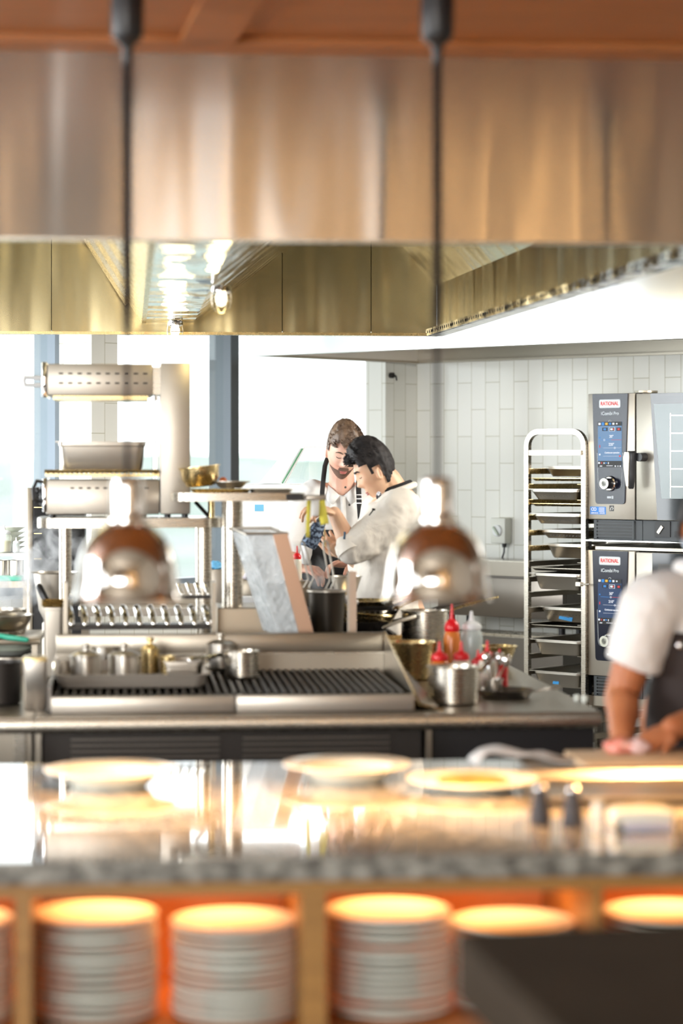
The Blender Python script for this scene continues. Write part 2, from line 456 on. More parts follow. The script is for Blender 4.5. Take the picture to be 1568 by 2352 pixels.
for (ya, yb) in ((-5, -3.8), (-1.2, -0.7), (2.4, 2.9), (5.6, 8.2)): ds.b2((-4.75, ya, 0), (-4.6, yb, DH))
ds.b2((-4.75, -5, 0), (-4.6, 8.2, 0.6)); ds.b2((-4.75, -5, 2.6), (-4.6, 8.2, DH))
struct(ds.build('wall_side', PLASTER))
struct(MB().b2((4.6, -5, 0), (4.75, 11.2, DH)).build('wall_far_right', PLASTER))
# ceilings
G6 = Fr((0, 6.0, 0), GA)
ZB = CAMZ + (HOR - 551) / F * 6.0            # lower edge of the front of the extraction hood
ZT = CAMZ + (HOR - 108) / F * 6.0            # where it meets the timber ceiling
cl = MB().b2((-5.2, -1.9, ZT), (5.4, 0.0, ZT + 0.4))
struct(cl.build('ceiling', CEILW, loc=G6.loc, rz=GA))
struct(MB().b2((-5.4, -11.4, DH), (5.6, 0.5, DH + 0.1)).build('ceiling_dining', PLASTER, loc=G6.loc, rz=GA))
struct(MB().b2((-5.2, -0.06, ZT + 0.4), (5.4, 0.0, DH)).build('wall_bulkhead', PLASTER, loc=G6.loc, rz=GA))
t1 = MB(); zb_ = ZT - 0.022
t1.b2((-5, -0.14, zb_), (5, -0.0, ZT - 0.001)); t1.b2((-5, -1.65, zb_), (5, -1.5, ZT - 0.001))
struct(t1.build('trim_1', CEILW, loc=G6.loc, rz=GA))
t2 = MB()
for xx in (-3.2, -1.72, -0.22, 1.28, 2.76): t2.box((xx - 0.07, -0.82, ZT - 0.012), (0.13, 1.38, 0.02), rot=(0, 0, R(4)))
struct(t2.build('trim_2', CEILW, loc=G6.loc, rz=GA))
kc = MB().b2((-5.2, 0.0, ROOMH), (5.4, 9, ROOMH + 0.1))
struct(kc.build('ceiling_kitchen', PLASTER, loc=G6.loc, rz=GA))
# added warm tubes behind the viewer, reflected as streaks in the hood front
wlp = thing('added_streak_light', 'added warm upright tube behind the viewer, reflected as a streak in the hood front', 'added light', (-2.3, -4.79, 2.6), 0, 'added streak tubes')
MB().b2((-0.03, -0.0, -1.5), (0.03, 0.01, 1.6)).build('back_plate', IRON, wlp)
MB().cyl((0, 0.03, -1.45), (0, 0.03, 1.55), 0.011).build('light_tube', WTUBE, wlp)
for x in (0.35, 0.62, 1.15, 1.28, 1.75, 2.1, 2.5, 2.95, 3.3, 3.4, 3.9): dup(wlp, (x, -4.79, 2.6), 0)
# land beyond the windows
HILL = noisy(mat('hazy_hillside', (0.3, 0.33, 0.3), 0.9), (1, 1, 2), (0.155, 0.19, 0.165), (0.225, 0.235, 0.23), 0.40, 0.60, nscale=0.10, detail=6)
hb = bmesh.new(); grid = []
for j in range(50):
    row = []
    for i in range(70):
        x = -110 + i * 3.0; y = 22 + j * 3.0
        z = -6 + 7.2 * max(0, min(1, (y - 40) / 80)) ** 0.8 + 1.6 * noise.noise(Vector((x * 0.05, y * 0.05, 0))) + 0.5 * noise.noise(Vector((x * 0.4, y * 0.4, 3)))
        row.append(hb.verts.new((x, y, z)))
    grid.append(row)
for j in range(49):
    for i in range(69): hb.faces.new((grid[j][i], grid[j][i + 1], grid[j + 1][i + 1], grid[j + 1][i]))
hm = MB(); hm.bm.free(); hm.bm = hb
struct(hm.build('hills', HILL))

# ================================================================ EXTRACTION HOOD over the island
YR = 4.72                                            # local y of the rear wall of the hood
hood = thing('extraction_hood', 'huge stainless extraction hood hanging over the cooking island, with a wavy reflecting front', 'extraction hood', G6.loc, GA)
pr = G6.p(1003, 772, YR); ZBR = pr.z
xr = pr.x; xf = xr + 0.21
hf = MB().b2((-3.4, 0, ZB), (xf + 0.0, 0.03, ZT + 0.2)); hf.build('front_panel', HOODF, hood)
hl = MB().b2((-3.4, 0.0, ZB - 0.004), (xf, 0.05, ZB)); hl.b2((-3.4, 0.03, ZB), (xf, 0.05, ZB + 0.05)); hl.build('front_lip', STEEL, hood)
edges = [-3.4] + [G6.p(q, 600, YR).x for q in (118, 648, 852)] + [xr]
for a, b in zip(edges, edges[1:]):
    MB().b2((a + 0.0015, YR, ZBR + 0.012), (b - 0.0015, YR + 0.02, 2.93)).build('rear_panel', HOODI, hood)
MB().b2((-3.4, YR + 0.021, ZBR + 0.02), (xr, YR + 0.03, 2.93)).build('rear_backing', IRON, hood)
MB().b2((-3.4, YR - 0.03, ZBR), (xr, YR + 0.03, ZBR + 0.012)).build('rear_lip', BRASSY, hood)
zs = G6.p(985, 655, YR).z
# right skirt: upright plate, then a plate leaning inward up to the top
sk = MB().loft([[Vector((xr, YR, ZBR + 0.03)), Vector((xr, YR, zs)), Vector((xr + 0.012, YR, zs)), Vector((xr + 0.012, YR, ZBR + 0.03))],
                [Vector((xf, 0.03, ZB + 0.03)), Vector((xf, 0.03, zs)), Vector((xf + 0.012, 0.03, zs)), Vector((xf + 0.012, 0.03, ZB + 0.03))]])
sk.build('side_skirt', HOODI, hood)
sl = MB().loft([[Vector((xr, YR, zs)), Vector((xr - 0.42, YR, zs + 0.46)), Vector((xr - 0.40, YR, zs + 0.48)), Vector((xr + 0.02, YR, zs))],
                [Vector((xf, 0.03, zs)), Vector((xf - 0.42, 0.03, zs + 0.46)), Vector((xf - 0.40, 0.03, zs + 0.48)), Vector((xf + 0.02, 0.03, zs))]])
sl.build('sloped_plate', HOODI, hood)
gu = MB().loft([[Vector((xr - 0.05, YR, ZBR)), Vector((xr - 0.05, YR, ZBR + 0.03)), Vector((xr + 0.03, YR, ZBR + 0.03)), Vector((xr + 0.03, YR, ZBR))],
                [Vector((xf - 0.05, 0.03, ZBR)), Vector((xf - 0.05, 0.03, ZBR + 0.03)), Vector((xf + 0.03, 0.03, ZBR + 0.03)), Vector((xf + 0.03, 0.03, ZBR))]])
gu.build('drip_gutter', HOODP, hood)
ho = MB()
for k in range(96):
    t = k / 96 * 0.98 + 0.01; yy = YR + (0.03 - YR) * t; xx = xr - 0.0505 + 0.21 * t
    ho.cyl((xx - 0.0006, yy, ZBR + 0.016), (xx + 0.001, yy, ZBR + 0.016), 0.0065, seg=8)
    ho.cyl((xx + 0.012, yy, ZBR - 0.0006), (xx + 0.012, yy, ZBR + 0.001), 0.0065, seg=8)
ho.build('drain_holes', IRON, hood)
MB().b2((-3.4, 0.03, 2.90), (xf - 0.3, YR, 2.93)).build('hood_top', HOODI, hood)
# V shaped plenum dying into the rear wall: filters on its left face, polished right face
a1, a2, a3, a4 = G6.p(205, 553, YR), G6.p(325, 742, YR), G6.p(445, 742, YR), G6.p(680, 553, YR)
def up(p, q, z): t = (z - q.z) / (p.z - q.z); return (q.x + (p.x - q.x) * t, z)
tl = up(a1, a2, 2.9); tr = up(a4, a3, 2.9)
plen = MB()
plen.loft([[Vector((a2.x, y, a2.z)), Vector((a2.x + 0.01, y, a2.z + 0.012)), Vector((a3.x, y, a3.z + 0.012)), Vector((tr[0], y, 2.9)), Vector((tr[0] + 0.012, y, 2.9)), Vector((a3.x, y, a3.z))] for y in (YR, 0.04)])
plen.build('plenum_panel', HOODP, hood)
dirv = Vector((tl[0] - a2.x, 0, 2.9 - a2.z)); L_ = dirv.length; dirv.normalize()
nrm = Vector((-dirv.z, 0, dirv.x)) * (-1 if dirv.x > 0 else 1)
nrm = Vector((-abs(dirv.z), 0, -abs(dirv.x)))
fm = MB().loft([[Vector((a2.x, y, a2.z)), Vector((tl[0], y, 2.9)), Vector((tl[0] + 0.02, y, 2.9)), Vector((a2.x + 0.02, y, a2.z))] for y in (YR, 0.04)])
fm.build('filter_frame', BRASSY, hood)
for k in range(9):
    yb = YR - 0.06 - k * 0.5; ff = MB()
    for j in range(9):
        yy = yb - 0.03 - j * 0.053
        if yy < 0.1: break
        p0 = Vector((a2.x, yy, a2.z)) + dirv * 0.10 + nrm * 0.012; p1 = Vector((a2.x, yy, a2.z)) + dirv * (L_ - 0.05) + nrm * 0.012
        c = (p0 + p1) / 2; ang = math.atan2(dirv.z, dirv.x)
        ff.box(c, ((p1 - p0).length, 0.034, 0.02), rot=(0, -ang, 0))
    if len(ff.bm.verts): ff.build('baffle_filter', STEEL if k % 2 else BRASSY, hood)
# caged hood lamps
for i, (px, py, ly) in enumerate(((402, 735, YR - 0.25), (508, 640, 2.4))):
    p = G6.p(px, py, ly); p.z = a2.z - 0.002
    lp = thing('hood_lamp', ('small wire-caged lamp under the hood plenum, close to the rear hood wall', 'small wire-caged lamp under the hood plenum, the nearer one')[i], 'lamp', G6.w(p), GA, 'caged hood lamps')
    MB().lathe([(0.030, 0), (0.034, -0.008), (0.034, -0.02), (0.02, -0.028)]).build('lamp_base', CHROME, lp)
    MB().lathe([(0.012, -0.02), (0.02, -0.035), (0.021, -0.05), (0.014, -0.066), (0.004, -0.072)], seg=20).build('bulb', HOODBULB, lp)
    cg = MB()
    for k in range(6):
        a = k * PI / 3; ca, sa = math.cos(a), math.sin(a)
        cg.tube([(0.03 * ca, 0.03 * sa, -0.012), (0.034 * ca, 0.034 * sa, -0.045), (0.030 * ca, 0.030 * sa, -0.075), (0.012 * ca, 0.012 * sa, -0.092), (0, 0, -0.095)], 0.0014, 6)
    cg.tube([(0.034 * math.cos(q * PI / 10), 0.034 * math.sin(q * PI / 10), -0.05) for q in range(20)], 0.0014, 6, closed=True)
    cg.build('wire_cage', STEEL, lp)
    pl = bpy.data.lights.new('hood_lamp_light', 'POINT'); pl.energy = 0.8; pl.color = (1, 0.78, 0.36); pl.shadow_soft_size = 0.05
    po = bpy.data.objects.new('hood_lamp_light', pl); C.objects.link(po); po.parent = lp; po.location = (0, 0, -0.12)
for (x, y) in ((-1.5, 2.4), (-1.6, 3.9), (0.1, 3.9), (-0.1, 1.6)):  # added fill lamps without fixtures, warming the inside of the hood
    pl = bpy.data.lights.new('hood_fill_light', 'AREA'); pl.shape = 'RECTANGLE'; pl.size = 0.5; pl.size_y = 0.08; pl.energy = 1.1; pl.color = (1, 0.76, 0.30)
    po = bpy.data.objects.new('hood_fill_light', pl); C.objects.link(po); po.location = G6.w((x, y, 2.87))

# wall canopy above the ovens, in the room frame
cf = thing('wall_canopy', 'pale stainless wall canopy above the tiled corner, rack and ovens', 'extraction hood', RF.loc, RA)
ZC = 2.215
cx0 = 0.02; cy0 = -1.42
MB().b2((cx0, cy0, ZC), (5.0, cy0 + 0.015, ZC + 0.5)).build('front_panel', CANOPY, cf)
MB().b2((cx0, cy0 + 0.015, ZC), (cx0 + 0.012, -0.02, ZC + 0.5)).build('side_panel', CANOPY, cf)
li = MB(); li.b2((cx0, cy0 + 0.016, ZC), (5, cy0 + 0.07, ZC + 0.012)); li.b2((cx0 + 0.013, cy0 + 0.07, ZC), (cx0 + 0.07, -0.03, ZC + 0.012)); li.b2((cx0 + 0.07, -0.09, ZC), (5, -0.03, ZC + 0.012))
li.build('lower_lip', STEELH, cf)
MB().b2((cx0 + 0.012, -0.035, ZC + 0.012), (5, -0.025, ZC + 0.5)).build('rear_panel', STEELH, cf)
MB().b2((cx0, cy0, ZC + 0.5), (5, -0.02, ZC + 0.515)).build('top_panel', STEELH, cf)
# small black tap on the corner wall
hk = thing('wall_hook', 'small black round hook fixed to the tiles beside the window, under the canopy', 'hook', RF.w((0.002, yat(896, 0), 2.145)), RA)
MB().cyl((0, 0, 0), (0.02, 0, 0), 0.016).build('plate', IRON, hk)
MB().tube([(0.02, 0, 0), (0.04, 0, -0.005), (0.045, 0, -0.03)], 0.005).build('peg', IRON, hk)

# ================================================================ COMBI OVENS
rf = Fr(W(1350, 1000, 11.89) * Vector((1, 1, 0)), RA)
NAVY = mat('navy_glass_panel', (0.006, 0.008, 0.024), 0.2, 0, **{'Specular IOR Level': 0.3})
DOORG = mat('dark_oven_glass', (0.012, 0.015, 0.019), 0.06)
GREYT = mat('pale_grey_print', (0.62, 0.68, 0.74), 0.5)
WPRINT = mat('white_print', (0.88, 0.88, 0.88), 0.5)
REDP = mat('red_print', (0.75, 0.02, 0.03), 0.5)
SCRNS = [emis('lit_screen_pale', (0.12, 0.24, 0.42), 0.55), emis('lit_screen_deep', (0.003, 0.035, 0.12), 0.5)]
SW = emis('screen_white', (0.9, 0.93, 1.0), 0.5); SB = emis('screen_blue', (0.02, 0.3, 0.85), 0.4); SR = emis('screen_red', (0.85, 0.03, 0.04), 0.4); SY = emis('screen_yellow', (1, 0.55, 0.02), 0.45); SD = emis('screen_black', (0.0, 0.0, 0.005), 0.1)
class Icons:
    def __init__(s): s.l = []
    def b2(s, a, b): s.l.append((a, b))
    def build(s, name, m, parent):
        for a, b in s.l: MB().b2(a, b).build(name, m, parent)
def oven(i, ptop, pbot, vent, label):
    T = rf.p(1350, ptop).z; B = rf.p(1350, pbot).z
    o = thing('combi_oven', label, 'oven', Vector((rf.loc.x, rf.loc.y, B)), RA, 'stacked combi ovens')
    H = T - B; Wd = 0.86
    X = lambda px: rf.p(px, 1060).x
    S = lambda py: rf.p(1400, py).z - B          # row -> local height near the control panel
    MB().b2((0.004, 0.03, 0), (Wd, 0.80, H - 0.01)).build('body', STEELH, o)
    xg = X(1457.5)
    MB().b2((0, 0, 0), (xg, 0.03, H), bev=0.003).build('front_frame', SATIN, o)
    p0, p1, p2, p3 = X(1362), X(1443), X(1436), X(1369)
    zb = 0.075; rr_ = 0.016
    cp = MB(); pts = [(p0, H - 0.002), (p1, H - 0.002)]
    for k in range(5): a = R(-90 * k / 4); pts.append((p2 - rr_ + rr_ * math.cos(a), zb + rr_ + rr_ * math.sin(a)))
    for k in range(5): a = R(-90 - 90 * k / 4); pts.append((p3 + rr_ + rr_ * math.cos(a), zb + rr_ + rr_ * math.sin(a)))
    cp.prism([(x, z) for x, z in pts], -0.008, 0.001); panel = cp.build('control_panel', NAVY, o)
    mx = (p0 + p1) / 2; pw = p1 - p0
    def rrp(cx, cz, w, h, r, n=4):
        q = []
        for (sx, sz, a0) in ((1, 1, 0), (-1, 1, 90), (-1, -1, 180), (1, -1, 270)):
            for k in range(n + 1): a = R(a0 + 90 * k / n); q.append((cx + sx * (w / 2 - r) + r * math.cos(a), cz + sz * (h / 2 - r) + r * math.sin(a)))
        return q
    zl = H - 0.050
    MB().prism(rrp(mx, zl, 0.126, 0.042, 0.008), -0.0095, -0.0079).build('badge_border', GREYT, panel)
    MB().prism(rrp(mx, zl, 0.118, 0.034, 0.005), -0.0105, -0.0093).build('badge', WPRINT, panel)
    lettering('RATIONAL', REDP, panel, mx, -0.0112, zl, 0.106, 0.019, 'badge_lettering')
    lettering('iCombi', GREYT, panel, mx - 0.018, -0.0085, zl - 0.048, 0.068, 0.017)
    lettering('Pro', GREYT, panel, mx + 0.038, -0.0085, zl - 0.048, 0.030, 0.016)
    pw_ = MB(); pw_.tube([(mx + 0.007 * math.cos(a * PI / 8), -0.0085, zl - 0.088 + 0.007 * math.sin(a * PI / 8)) for a in range(16)], 0.0009, 5, closed=True)
    pw_.build('power_mark', GREYT, panel)
    # screen
    sx0, sx1 = mx - 0.36 * pw + 0.005, mx + 0.34 * pw; sz1 = H - 0.138 ; sz0 = sz1 - 0.222
    sc = MB().b2((sx0, -0.0094, sz0), (sx1, -0.0079, sz1)); scr = sc.build('screen', SCRNS[i], panel)
    sw, sh = sx1 - sx0, sz1 - sz0
    P = lambda u, v: (sx0 + u * sw, sz1 - v * sh)
    def bx(mb, u, v, w, h, y=-0.0104):
        x, z = P(u, v); mb.b2((x - w * sw / 2, y, z - h * sh / 2), (x + w * sw / 2, -0.0093, z + h * sh / 2))
    kk = Icons(); bx(kk, 0.5, 0.045, 1.0, 0.09); bx(kk, 0.30, 0.165, 0.22, 0.075, -0.0106); bx(kk, 0.60, 0.165, 0.22, 0.075, -0.0106); bx(kk, 0.88, 0.165, 0.20, 0.075, -0.0106); bx(kk, 0.5, 0.93, 1.0, 0.14); kk.build('screen_field', SD, panel)
    kk = Icons(); bx(kk, 0.22, 0.045, 0.11, 0.07, -0.0115); bx(kk, 0.52, 0.045, 0.09, 0.045, -0.0115); bx(kk, 0.30, 0.165, 0.11, 0.045, -0.0115); bx(kk, 0.30, 0.40, 0.36, 0.007); bx(kk, 0.35, 0.905, 0.05, 0.03, -0.0115); bx(kk, 0.08, 0.35, 0.05, 0.03); kk.build('icon', SB, panel)
    kk = Icons(); bx(kk, 0.08, 0.045, 0.09, 0.05, -0.0115); bx(kk, 0.66, 0.045, 0.08, 0.045, -0.0115); bx(kk, 0.80, 0.045, 0.06, 0.03, -0.0115); bx(kk, 0.58, 0.165, 0.10, 0.04, -0.0115)
    bx(kk, 0.60, 0.575, 0.76, 0.004); bx(kk, 0.60, 0.755, 0.76, 0.004); bx(kk, 0.08, 0.72, 0.06, 0.035); bx(kk, 0.06, 0.905, 0.07, 0.04, -0.0115); bx(kk, 0.27, 0.91, 0.04, 0.03, -0.0115); bx(kk, 0.45, 0.91, 0.03, 0.045, -0.0115)
    bx(kk, 0.14, 0.975, 0.1, 0.02, -0.0115); bx(kk, 0.5, 0.968, 0.26, 0.012, -0.0115); bx(kk, 0.74, 0.975, 0.05, 0.03, -0.0115); bx(kk, 0.85, 0.975, 0.03, 0.03, -0.0115); bx(kk, 0.95, 0.975, 0.05, 0.03, -0.0115)
    for uu in (0.49, 0.71): bx(kk, uu, 0.165, 0.008, 0.085, -0.0115)
    for vv in (0.124, 0.206): bx(kk, 0.60, vv, 0.22, 0.005, -0.0115)
    kk.build('icon', SW, panel)
    kk = Icons(); bx(kk, 0.88, 0.165, 0.09, 0.045, -0.0115); bx(kk, 0.66, 0.165, 0.05, 0.035, -0.0117); bx(kk, 0.78, 0.40, 0.42, 0.007); bx(kk, 0.08, 0.54, 0.035, 0.06); bx(kk, 0.93, 0.755, 0.07, 0.035, -0.0110); bx(kk, 0.17, 0.905, 0.03, 0.04, -0.0115); kk.build('icon', SR, panel)
    kk = Icons(); bx(kk, 0.37, 0.045, 0.10, 0.05, -0.0115); kk.build('icon', SY, panel)
    x, z = P(0.57, 0.325); lettering(('20°', '50°')[i], SW, panel, x, -0.0100, z, 0.024, 0.0135)
    x, z = P(0.57, 0.500); lettering(('220°', '210°')[i], SW, panel, x, -0.0100, z, 0.032, 0.0135)
    x, z = P(0.60, 0.680); lettering('Continuous operation', SW, panel, x, -0.0100, z, 0.088, 0.0085)
    kn = MB()
    for u, v in (((0.22, 0.40), (0.74, 0.575))[i == 9] if False else ((0.28 if i == 0 else 0.55), 0.40), (0.72, 0.575)):
        x, z = P(u, v); kn.tube([(x + 0.0042 * math.cos(a * PI / 5), -0.0112, z + 0.0042 * math.sin(a * PI / 5)) for a in range(10)], 0.0009, 5, closed=True)
    kn.build('slider_rings', SW, panel)
    # outline and dial
    ol = MB(); zb2 = zb + 0.072
    ol.tube([(p3 + 0.012, -0.0085, sz0 + 0.07), (p3 + 0.018, -0.0085, zb2 + 0.02), (p3 + 0.024, -0.0085, zb2 + 0.005), (p3 + 0.036, -0.0085, zb2), (p2 - 0.036, -0.0085, zb2), (p2 - 0.024, -0.0085, zb2 + 0.005), (p2 - 0.018, -0.0085, zb2 + 0.02), (p2 - 0.010, -0.0085, sz0 + 0.07)], 0.0009, 5)
    ol.build('outline', GREYT, panel)
    zd = zb + 0.100; MX = Matrix.Rotation(R(90), 4, 'X')
    kx = mx + 0.004
    dl = MB().lathe([(0.036, 0.0), (0.038, 0.004), (0.036, 0.012), (0.030, 0.016), (0.027, 0.018), (0.026, 0.046), (0.024, 0.050), (0.001, 0.050)], (0, 0, 0), 32, MX)
    dl = MB().lathe([(0.036, 0.0), (0.038, 0.004), (0.036, 0.012), (0.030, 0.015), (0.0305, 0.016), (0.001, 0.016)], (kx, -0.008, zd), 32, MX).build('dial_base', CHROME, panel)
    MB().lathe([(0.027, 0.014), (0.0275, 0.050), (0.026, 0.054), (0.001, 0.054)], (kx, -0.008, zd), 32, MX).build('dial', BLACK, panel)
    MB().lathe([(0.0265, 0.054), (0.0265, 0.056), (0.015, 0.056), (0.015, 0.054)], (kx, -0.008, zd), 32, MX).build('dial_ring', CERAM, panel)
    kk = MB().b2((mx - 0.016, -0.0088, zb + 0.028), (mx + 0.008, -0.0079, zb + 0.038)); kk.b2((mx + 0.011, -0.0088, zb + 0.026), (mx + 0.021, -0.0079, zb + 0.040)); kk.build('wifi_mark', GREYT, panel)
    # door
    xd = X(1464)
    MB().b2((xg, 0.012, 0), (xd, 0.04, H)).build('door_gap', IRON, o)
    door = MB().b2((xd, -0.012, 0.002), (Wd, 0.03, H - 0.004), bev=0.003).build('door', SATIN, o)
    g0, g1 = (X(1497), X(1513)) if i == 0 else (X(1501), X(1504))
    MB().prism([(g0, H - 0.005), (Wd - 0.01, H - 0.005), (Wd - 0.01, 0.0021), (g1, 0.0021)], -0.0145, -0.0122).build('door_glass', DOORG, door)
    w0 = X(1505) if i == 0 else X(1515); w1 = Wd - 0.06
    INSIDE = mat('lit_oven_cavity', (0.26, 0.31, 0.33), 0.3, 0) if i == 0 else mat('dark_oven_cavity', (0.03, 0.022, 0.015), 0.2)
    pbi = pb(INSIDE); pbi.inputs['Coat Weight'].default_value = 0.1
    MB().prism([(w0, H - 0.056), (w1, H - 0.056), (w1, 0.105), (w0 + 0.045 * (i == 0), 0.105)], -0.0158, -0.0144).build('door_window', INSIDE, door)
    rk = MB()
    for q in range(5): rk.b2((w0 + 0.10, -0.0175, 0.16 + q * 0.085), (w1 - 0.03, -0.0157, 0.165 + q * 0.085))
    rk.b2((w0 + 0.095, -0.0175, 0.11), (w0 + 0.10, -0.0157, H - 0.10)); rk.build('shelf_runners', STEEL if i == 0 else IRON, door)
    # handle
    hx = xd - 0.004; hz0, hz1 = S(1122), S(1036)
    if i == 1: hz1 = S(1275 + 135); hz0 = hz1 - 0.19
    MB().cyl((hx + 0.052, -0.012, hz1 - 0.030), (hx + 0.052, -0.062, hz1 - 0.030), 0.021, seg=20).build('handle_mount', BLACK, door)
    hb_ = MB().loft([rrect(w, d, 0.012, z, 4, hx + 0.012 + ox, -0.070) for w, d, z, ox in
                     ((0.022, 0.020, hz0, 0.003), (0.030, 0.028, hz0 + 0.01, 0.002), (0.040, 0.032, hz0 + 0.07, 0.002), (0.042, 0.034, hz0 + 0.11, 0.001), (0.046, 0.036, hz1 - 0.045, 0.004), (0.048, 0.036, hz1 - 0.01, 0.006), (0.036, 0.028, hz1, 0.006))])
    hb_.build('handle', BLACK, door)
    MB().loft([[Vector((hx - 0.014 + a, y, z)), Vector((hx + 0.012 + b, y, z)), Vector((hx + 0.012 + b, y - 0.008, z)), Vector((hx - 0.010 + a, y - 0.006, z))] for a, b, y, z in ((0.008, 0.0, -0.083, hz0 + 0.012), (-0.004, 0.004, -0.086, hz0 + 0.10), (-0.006, 0.008, -0.087, hz1 - 0.03), (0.0, 0.004, -0.085, hz1 - 0.006))]).build('handle_plate', SATIN, door)
    # vent grille below
    V = vent
    MB().b2((0.028, 0.010, -V), (xd + 0.02, 0.5, -0.003)).build('lower_housing', DGREY, o)
    vg = MB().b2((0.050, 0.004, -V + 0.012), (X(1452), 0.0105, -0.012)).build('vent_recess', BLACK, o)
    sg = MB(); nsl = 5
    for q in range(nsl): zz = -0.020 - q * (V - 0.036) / (nsl - 1); sg.b2((0.05, -0.002, zz - 0.003), (X(1452), 0.008, zz + 0.003))
    sg.b2((0.046, -0.001, -V + 0.006), (0.052, 0.009, -0.006)); sg.b2((X(1452), -0.001, -V + 0.006), (X(1455), 0.009, -0.006)); sg.build('vent_slats', DGREY, o)
    MB().b2((xd + 0.024, 0.010, -V), (Wd, 0.5, -0.003)).build('drawer_housing', DGREY, o)
    if i == 0:
        MB().b2((X(1503), 0.004, -V + 0.02), (X(1537), 0.0102, -0.006)).build('socket_recess', BLACK, o)
        MB().box(((X(1503) + X(1537)) / 2 - 0.012, 0.0, -0.045), (0.016, 0.004, 0.042), rot=(0, R(38), 0)).build('tab', SATIN, o)
        MB().b2((X(1547), 0.004, -V + 0.02), (X(1590), 0.0102, -0.05)).build('socket_recess', BLACK, o)
        # stickers on the front
        st = MB().b2((X(1355), -0.0008, S(1182)), (X(1391), 0.0004, S(1164))).build('service_sticker', BLUE, o)
        sx = (X(1355) + X(1391)) / 2; sz = S(1179)
        lettering('SERVICE - SALES', WPRINT, st, sx, -0.0012, sz, (X(1391) - X(1355)) * 0.86, 0.0075)
        q = MB(); cx_ = X(1361); cz_ = S(1170)
        for dx in (0.0, 0.014): q.tube([(cx_ + dx + 0.0075 * math.cos(a * PI / 8), -0.001, cz_ + 0.007 * math.sin(a * PI / 8)) for a in range(16)], 0.0017, 5, closed=True)
        for z_ in range(5): q.b2((X(1375), -0.0012, S(1166.5 + z_ * 2.2) - 0.0012), (X(1388), 0, S(1166.5 + z_ * 2.2) + 0.0008))
        q.build('sticker_print', WPRINT, st)
        es = MB().b2((X(1399), -0.0008, S(1174)), (X(1409.5), 0.0004, S(1161))).build('energy_sticker', BLACK, o)
        q = MB(); q.tube([(X(1401), -0.001, S(1172)), (X(1403), -0.001, S(1166)), (X(1406), -0.001, S(1164)), (X(1408), -0.001, S(1168)), (X(1405), -0.001, S(1171))], 0.0016, 5); q.build('sticker_print', WPRINT, es)
    return o
ov1 = oven(0, 905, 1192, 0.100, 'upper stainless combi oven with a pale lit control screen reading 220 degrees')
ov2 = oven(1, 1263, 1550, 0.100, 'lower stainless combi oven with a dark blue control screen reading 210 degrees')
# vent cap on the top oven, and the stacking frame with its legs
vc = MB().lathe([(0.055, 0), (0.055, 0.016), (0.058, 0.020), (0.058, 0.030), (0.001, 0.031)]).build('vent_cap', STEELH, ov1)
q = rf.p(1483, 897, 0.25); vc.location = (q.x, 0.25, (rf.p(1350, 905).z - rf.p(1350, 1192).z) - 0.012)
zt2 = rf.p(1350, 1263).z; zb1 = rf.p(1350, 1192).z - 0.100
stf = thing('oven_stand', 'stainless stacking frame holding the upper oven over the lower one', 'stand', Vector((rf.loc.x, rf.loc.y, 0)), RA)
MB().b2((-0.012, -0.03, zb1 - 0.006), (0.9, 0.78, zb1 - 0.001)).build('top_rail', CHROME, stf)
MB().b2((0.03, 0.02, zt2 + 0.003), (0.87, 0.76, zt2 + 0.018)).build('lower_rail', SATIN, stf)
z2b = rf.p(1350, 1550).z - 0.100
for (x, y) in ((0.0, 0.02), (0.0, 0.74), (0.87, 0.02), (0.87, 0.74)): MB().b2((x - 0.014, y - 0.012, 0), (x + 0.0, y + 0.012, zb1 - 0.006)).build('upright', CHROME, stf)
MB().b2((0.0, 0.02, z2b - 0.05), (0.87, 0.78, z2b - 0.002)).build('base_shelf', STEELH, stf)

# ================================================================ TRAY RACK
rk0 = Fr(W(1203, 1000, 12.13) * Vector((1, 1, 0)), RA)
XR = rk0.p(1344, 1060).x; ZR = rk0.p(1203, 986).z; DR = 0.56
rack = thing('tray_rack', 'tall stainless trolley rack of gastronorm pans beside the ovens', 'tray rack', rk0.loc, RA)
for yy, nm in ((0.0, 'front_hoop'), (DR, 'rear_hoop')):
    h = MB(); pts = []; rr_ = 0.085; wv = 0.026
    outer = [(0, 0.10)] + [(rr_ - rr_ * math.cos(a), ZR - rr_ + rr_ * math.sin(a)) for a in [R(q) for q in range(0, 91, 15)]] + [(XR - rr_ + rr_ * math.sin(a), ZR - rr_ + rr_ * math.cos(a)) for a in [R(q) for q in range(0, 91, 15)]] + [(XR, 0.10)]
    ri = rr_ - wv
    inner = [(wv, 0.10)] + [(rr_ - ri * math.cos(a), ZR - rr_ + ri * math.sin(a)) for a in [R(q) for q in range(0, 91, 15)]] + [(XR - rr_ + ri * math.sin(a), ZR - rr_ + ri * math.cos(a)) for a in [R(q) for q in range(0, 91, 15)]] + [(XR - wv, 0.10)]
    loops = [[Vector((a[0], yy, a[1])), Vector((b[0], yy, b[1])), Vector((b[0], yy + 0.026, b[1])), Vector((a[0], yy + 0.026, a[1]))] for a, b in zip(outer, inner)]
    h.loft(loops).build(nm, STEEL, rack)
zx = rk0.p(1203, 1040).z
MB().b2((0.026, 0.004, zx - 0.013), (XR - 0.026, 0.022, zx + 0.013)).build('cross_bar', SATIN, rack)
MB().b2((0.026, DR + 0.004, zx - 0.013), (XR - 0.026, DR + 0.022, zx + 0.013)).build('cross_bar', SATIN, rack)
MB().b2((0.026, 0.004, 0.12), (XR - 0.026, 0.022, 0.15)).build('cross_bar', SATIN, rack)
zl0 = rk0.p(1210, 1076).z; pitch = 0.0772; nl = 20
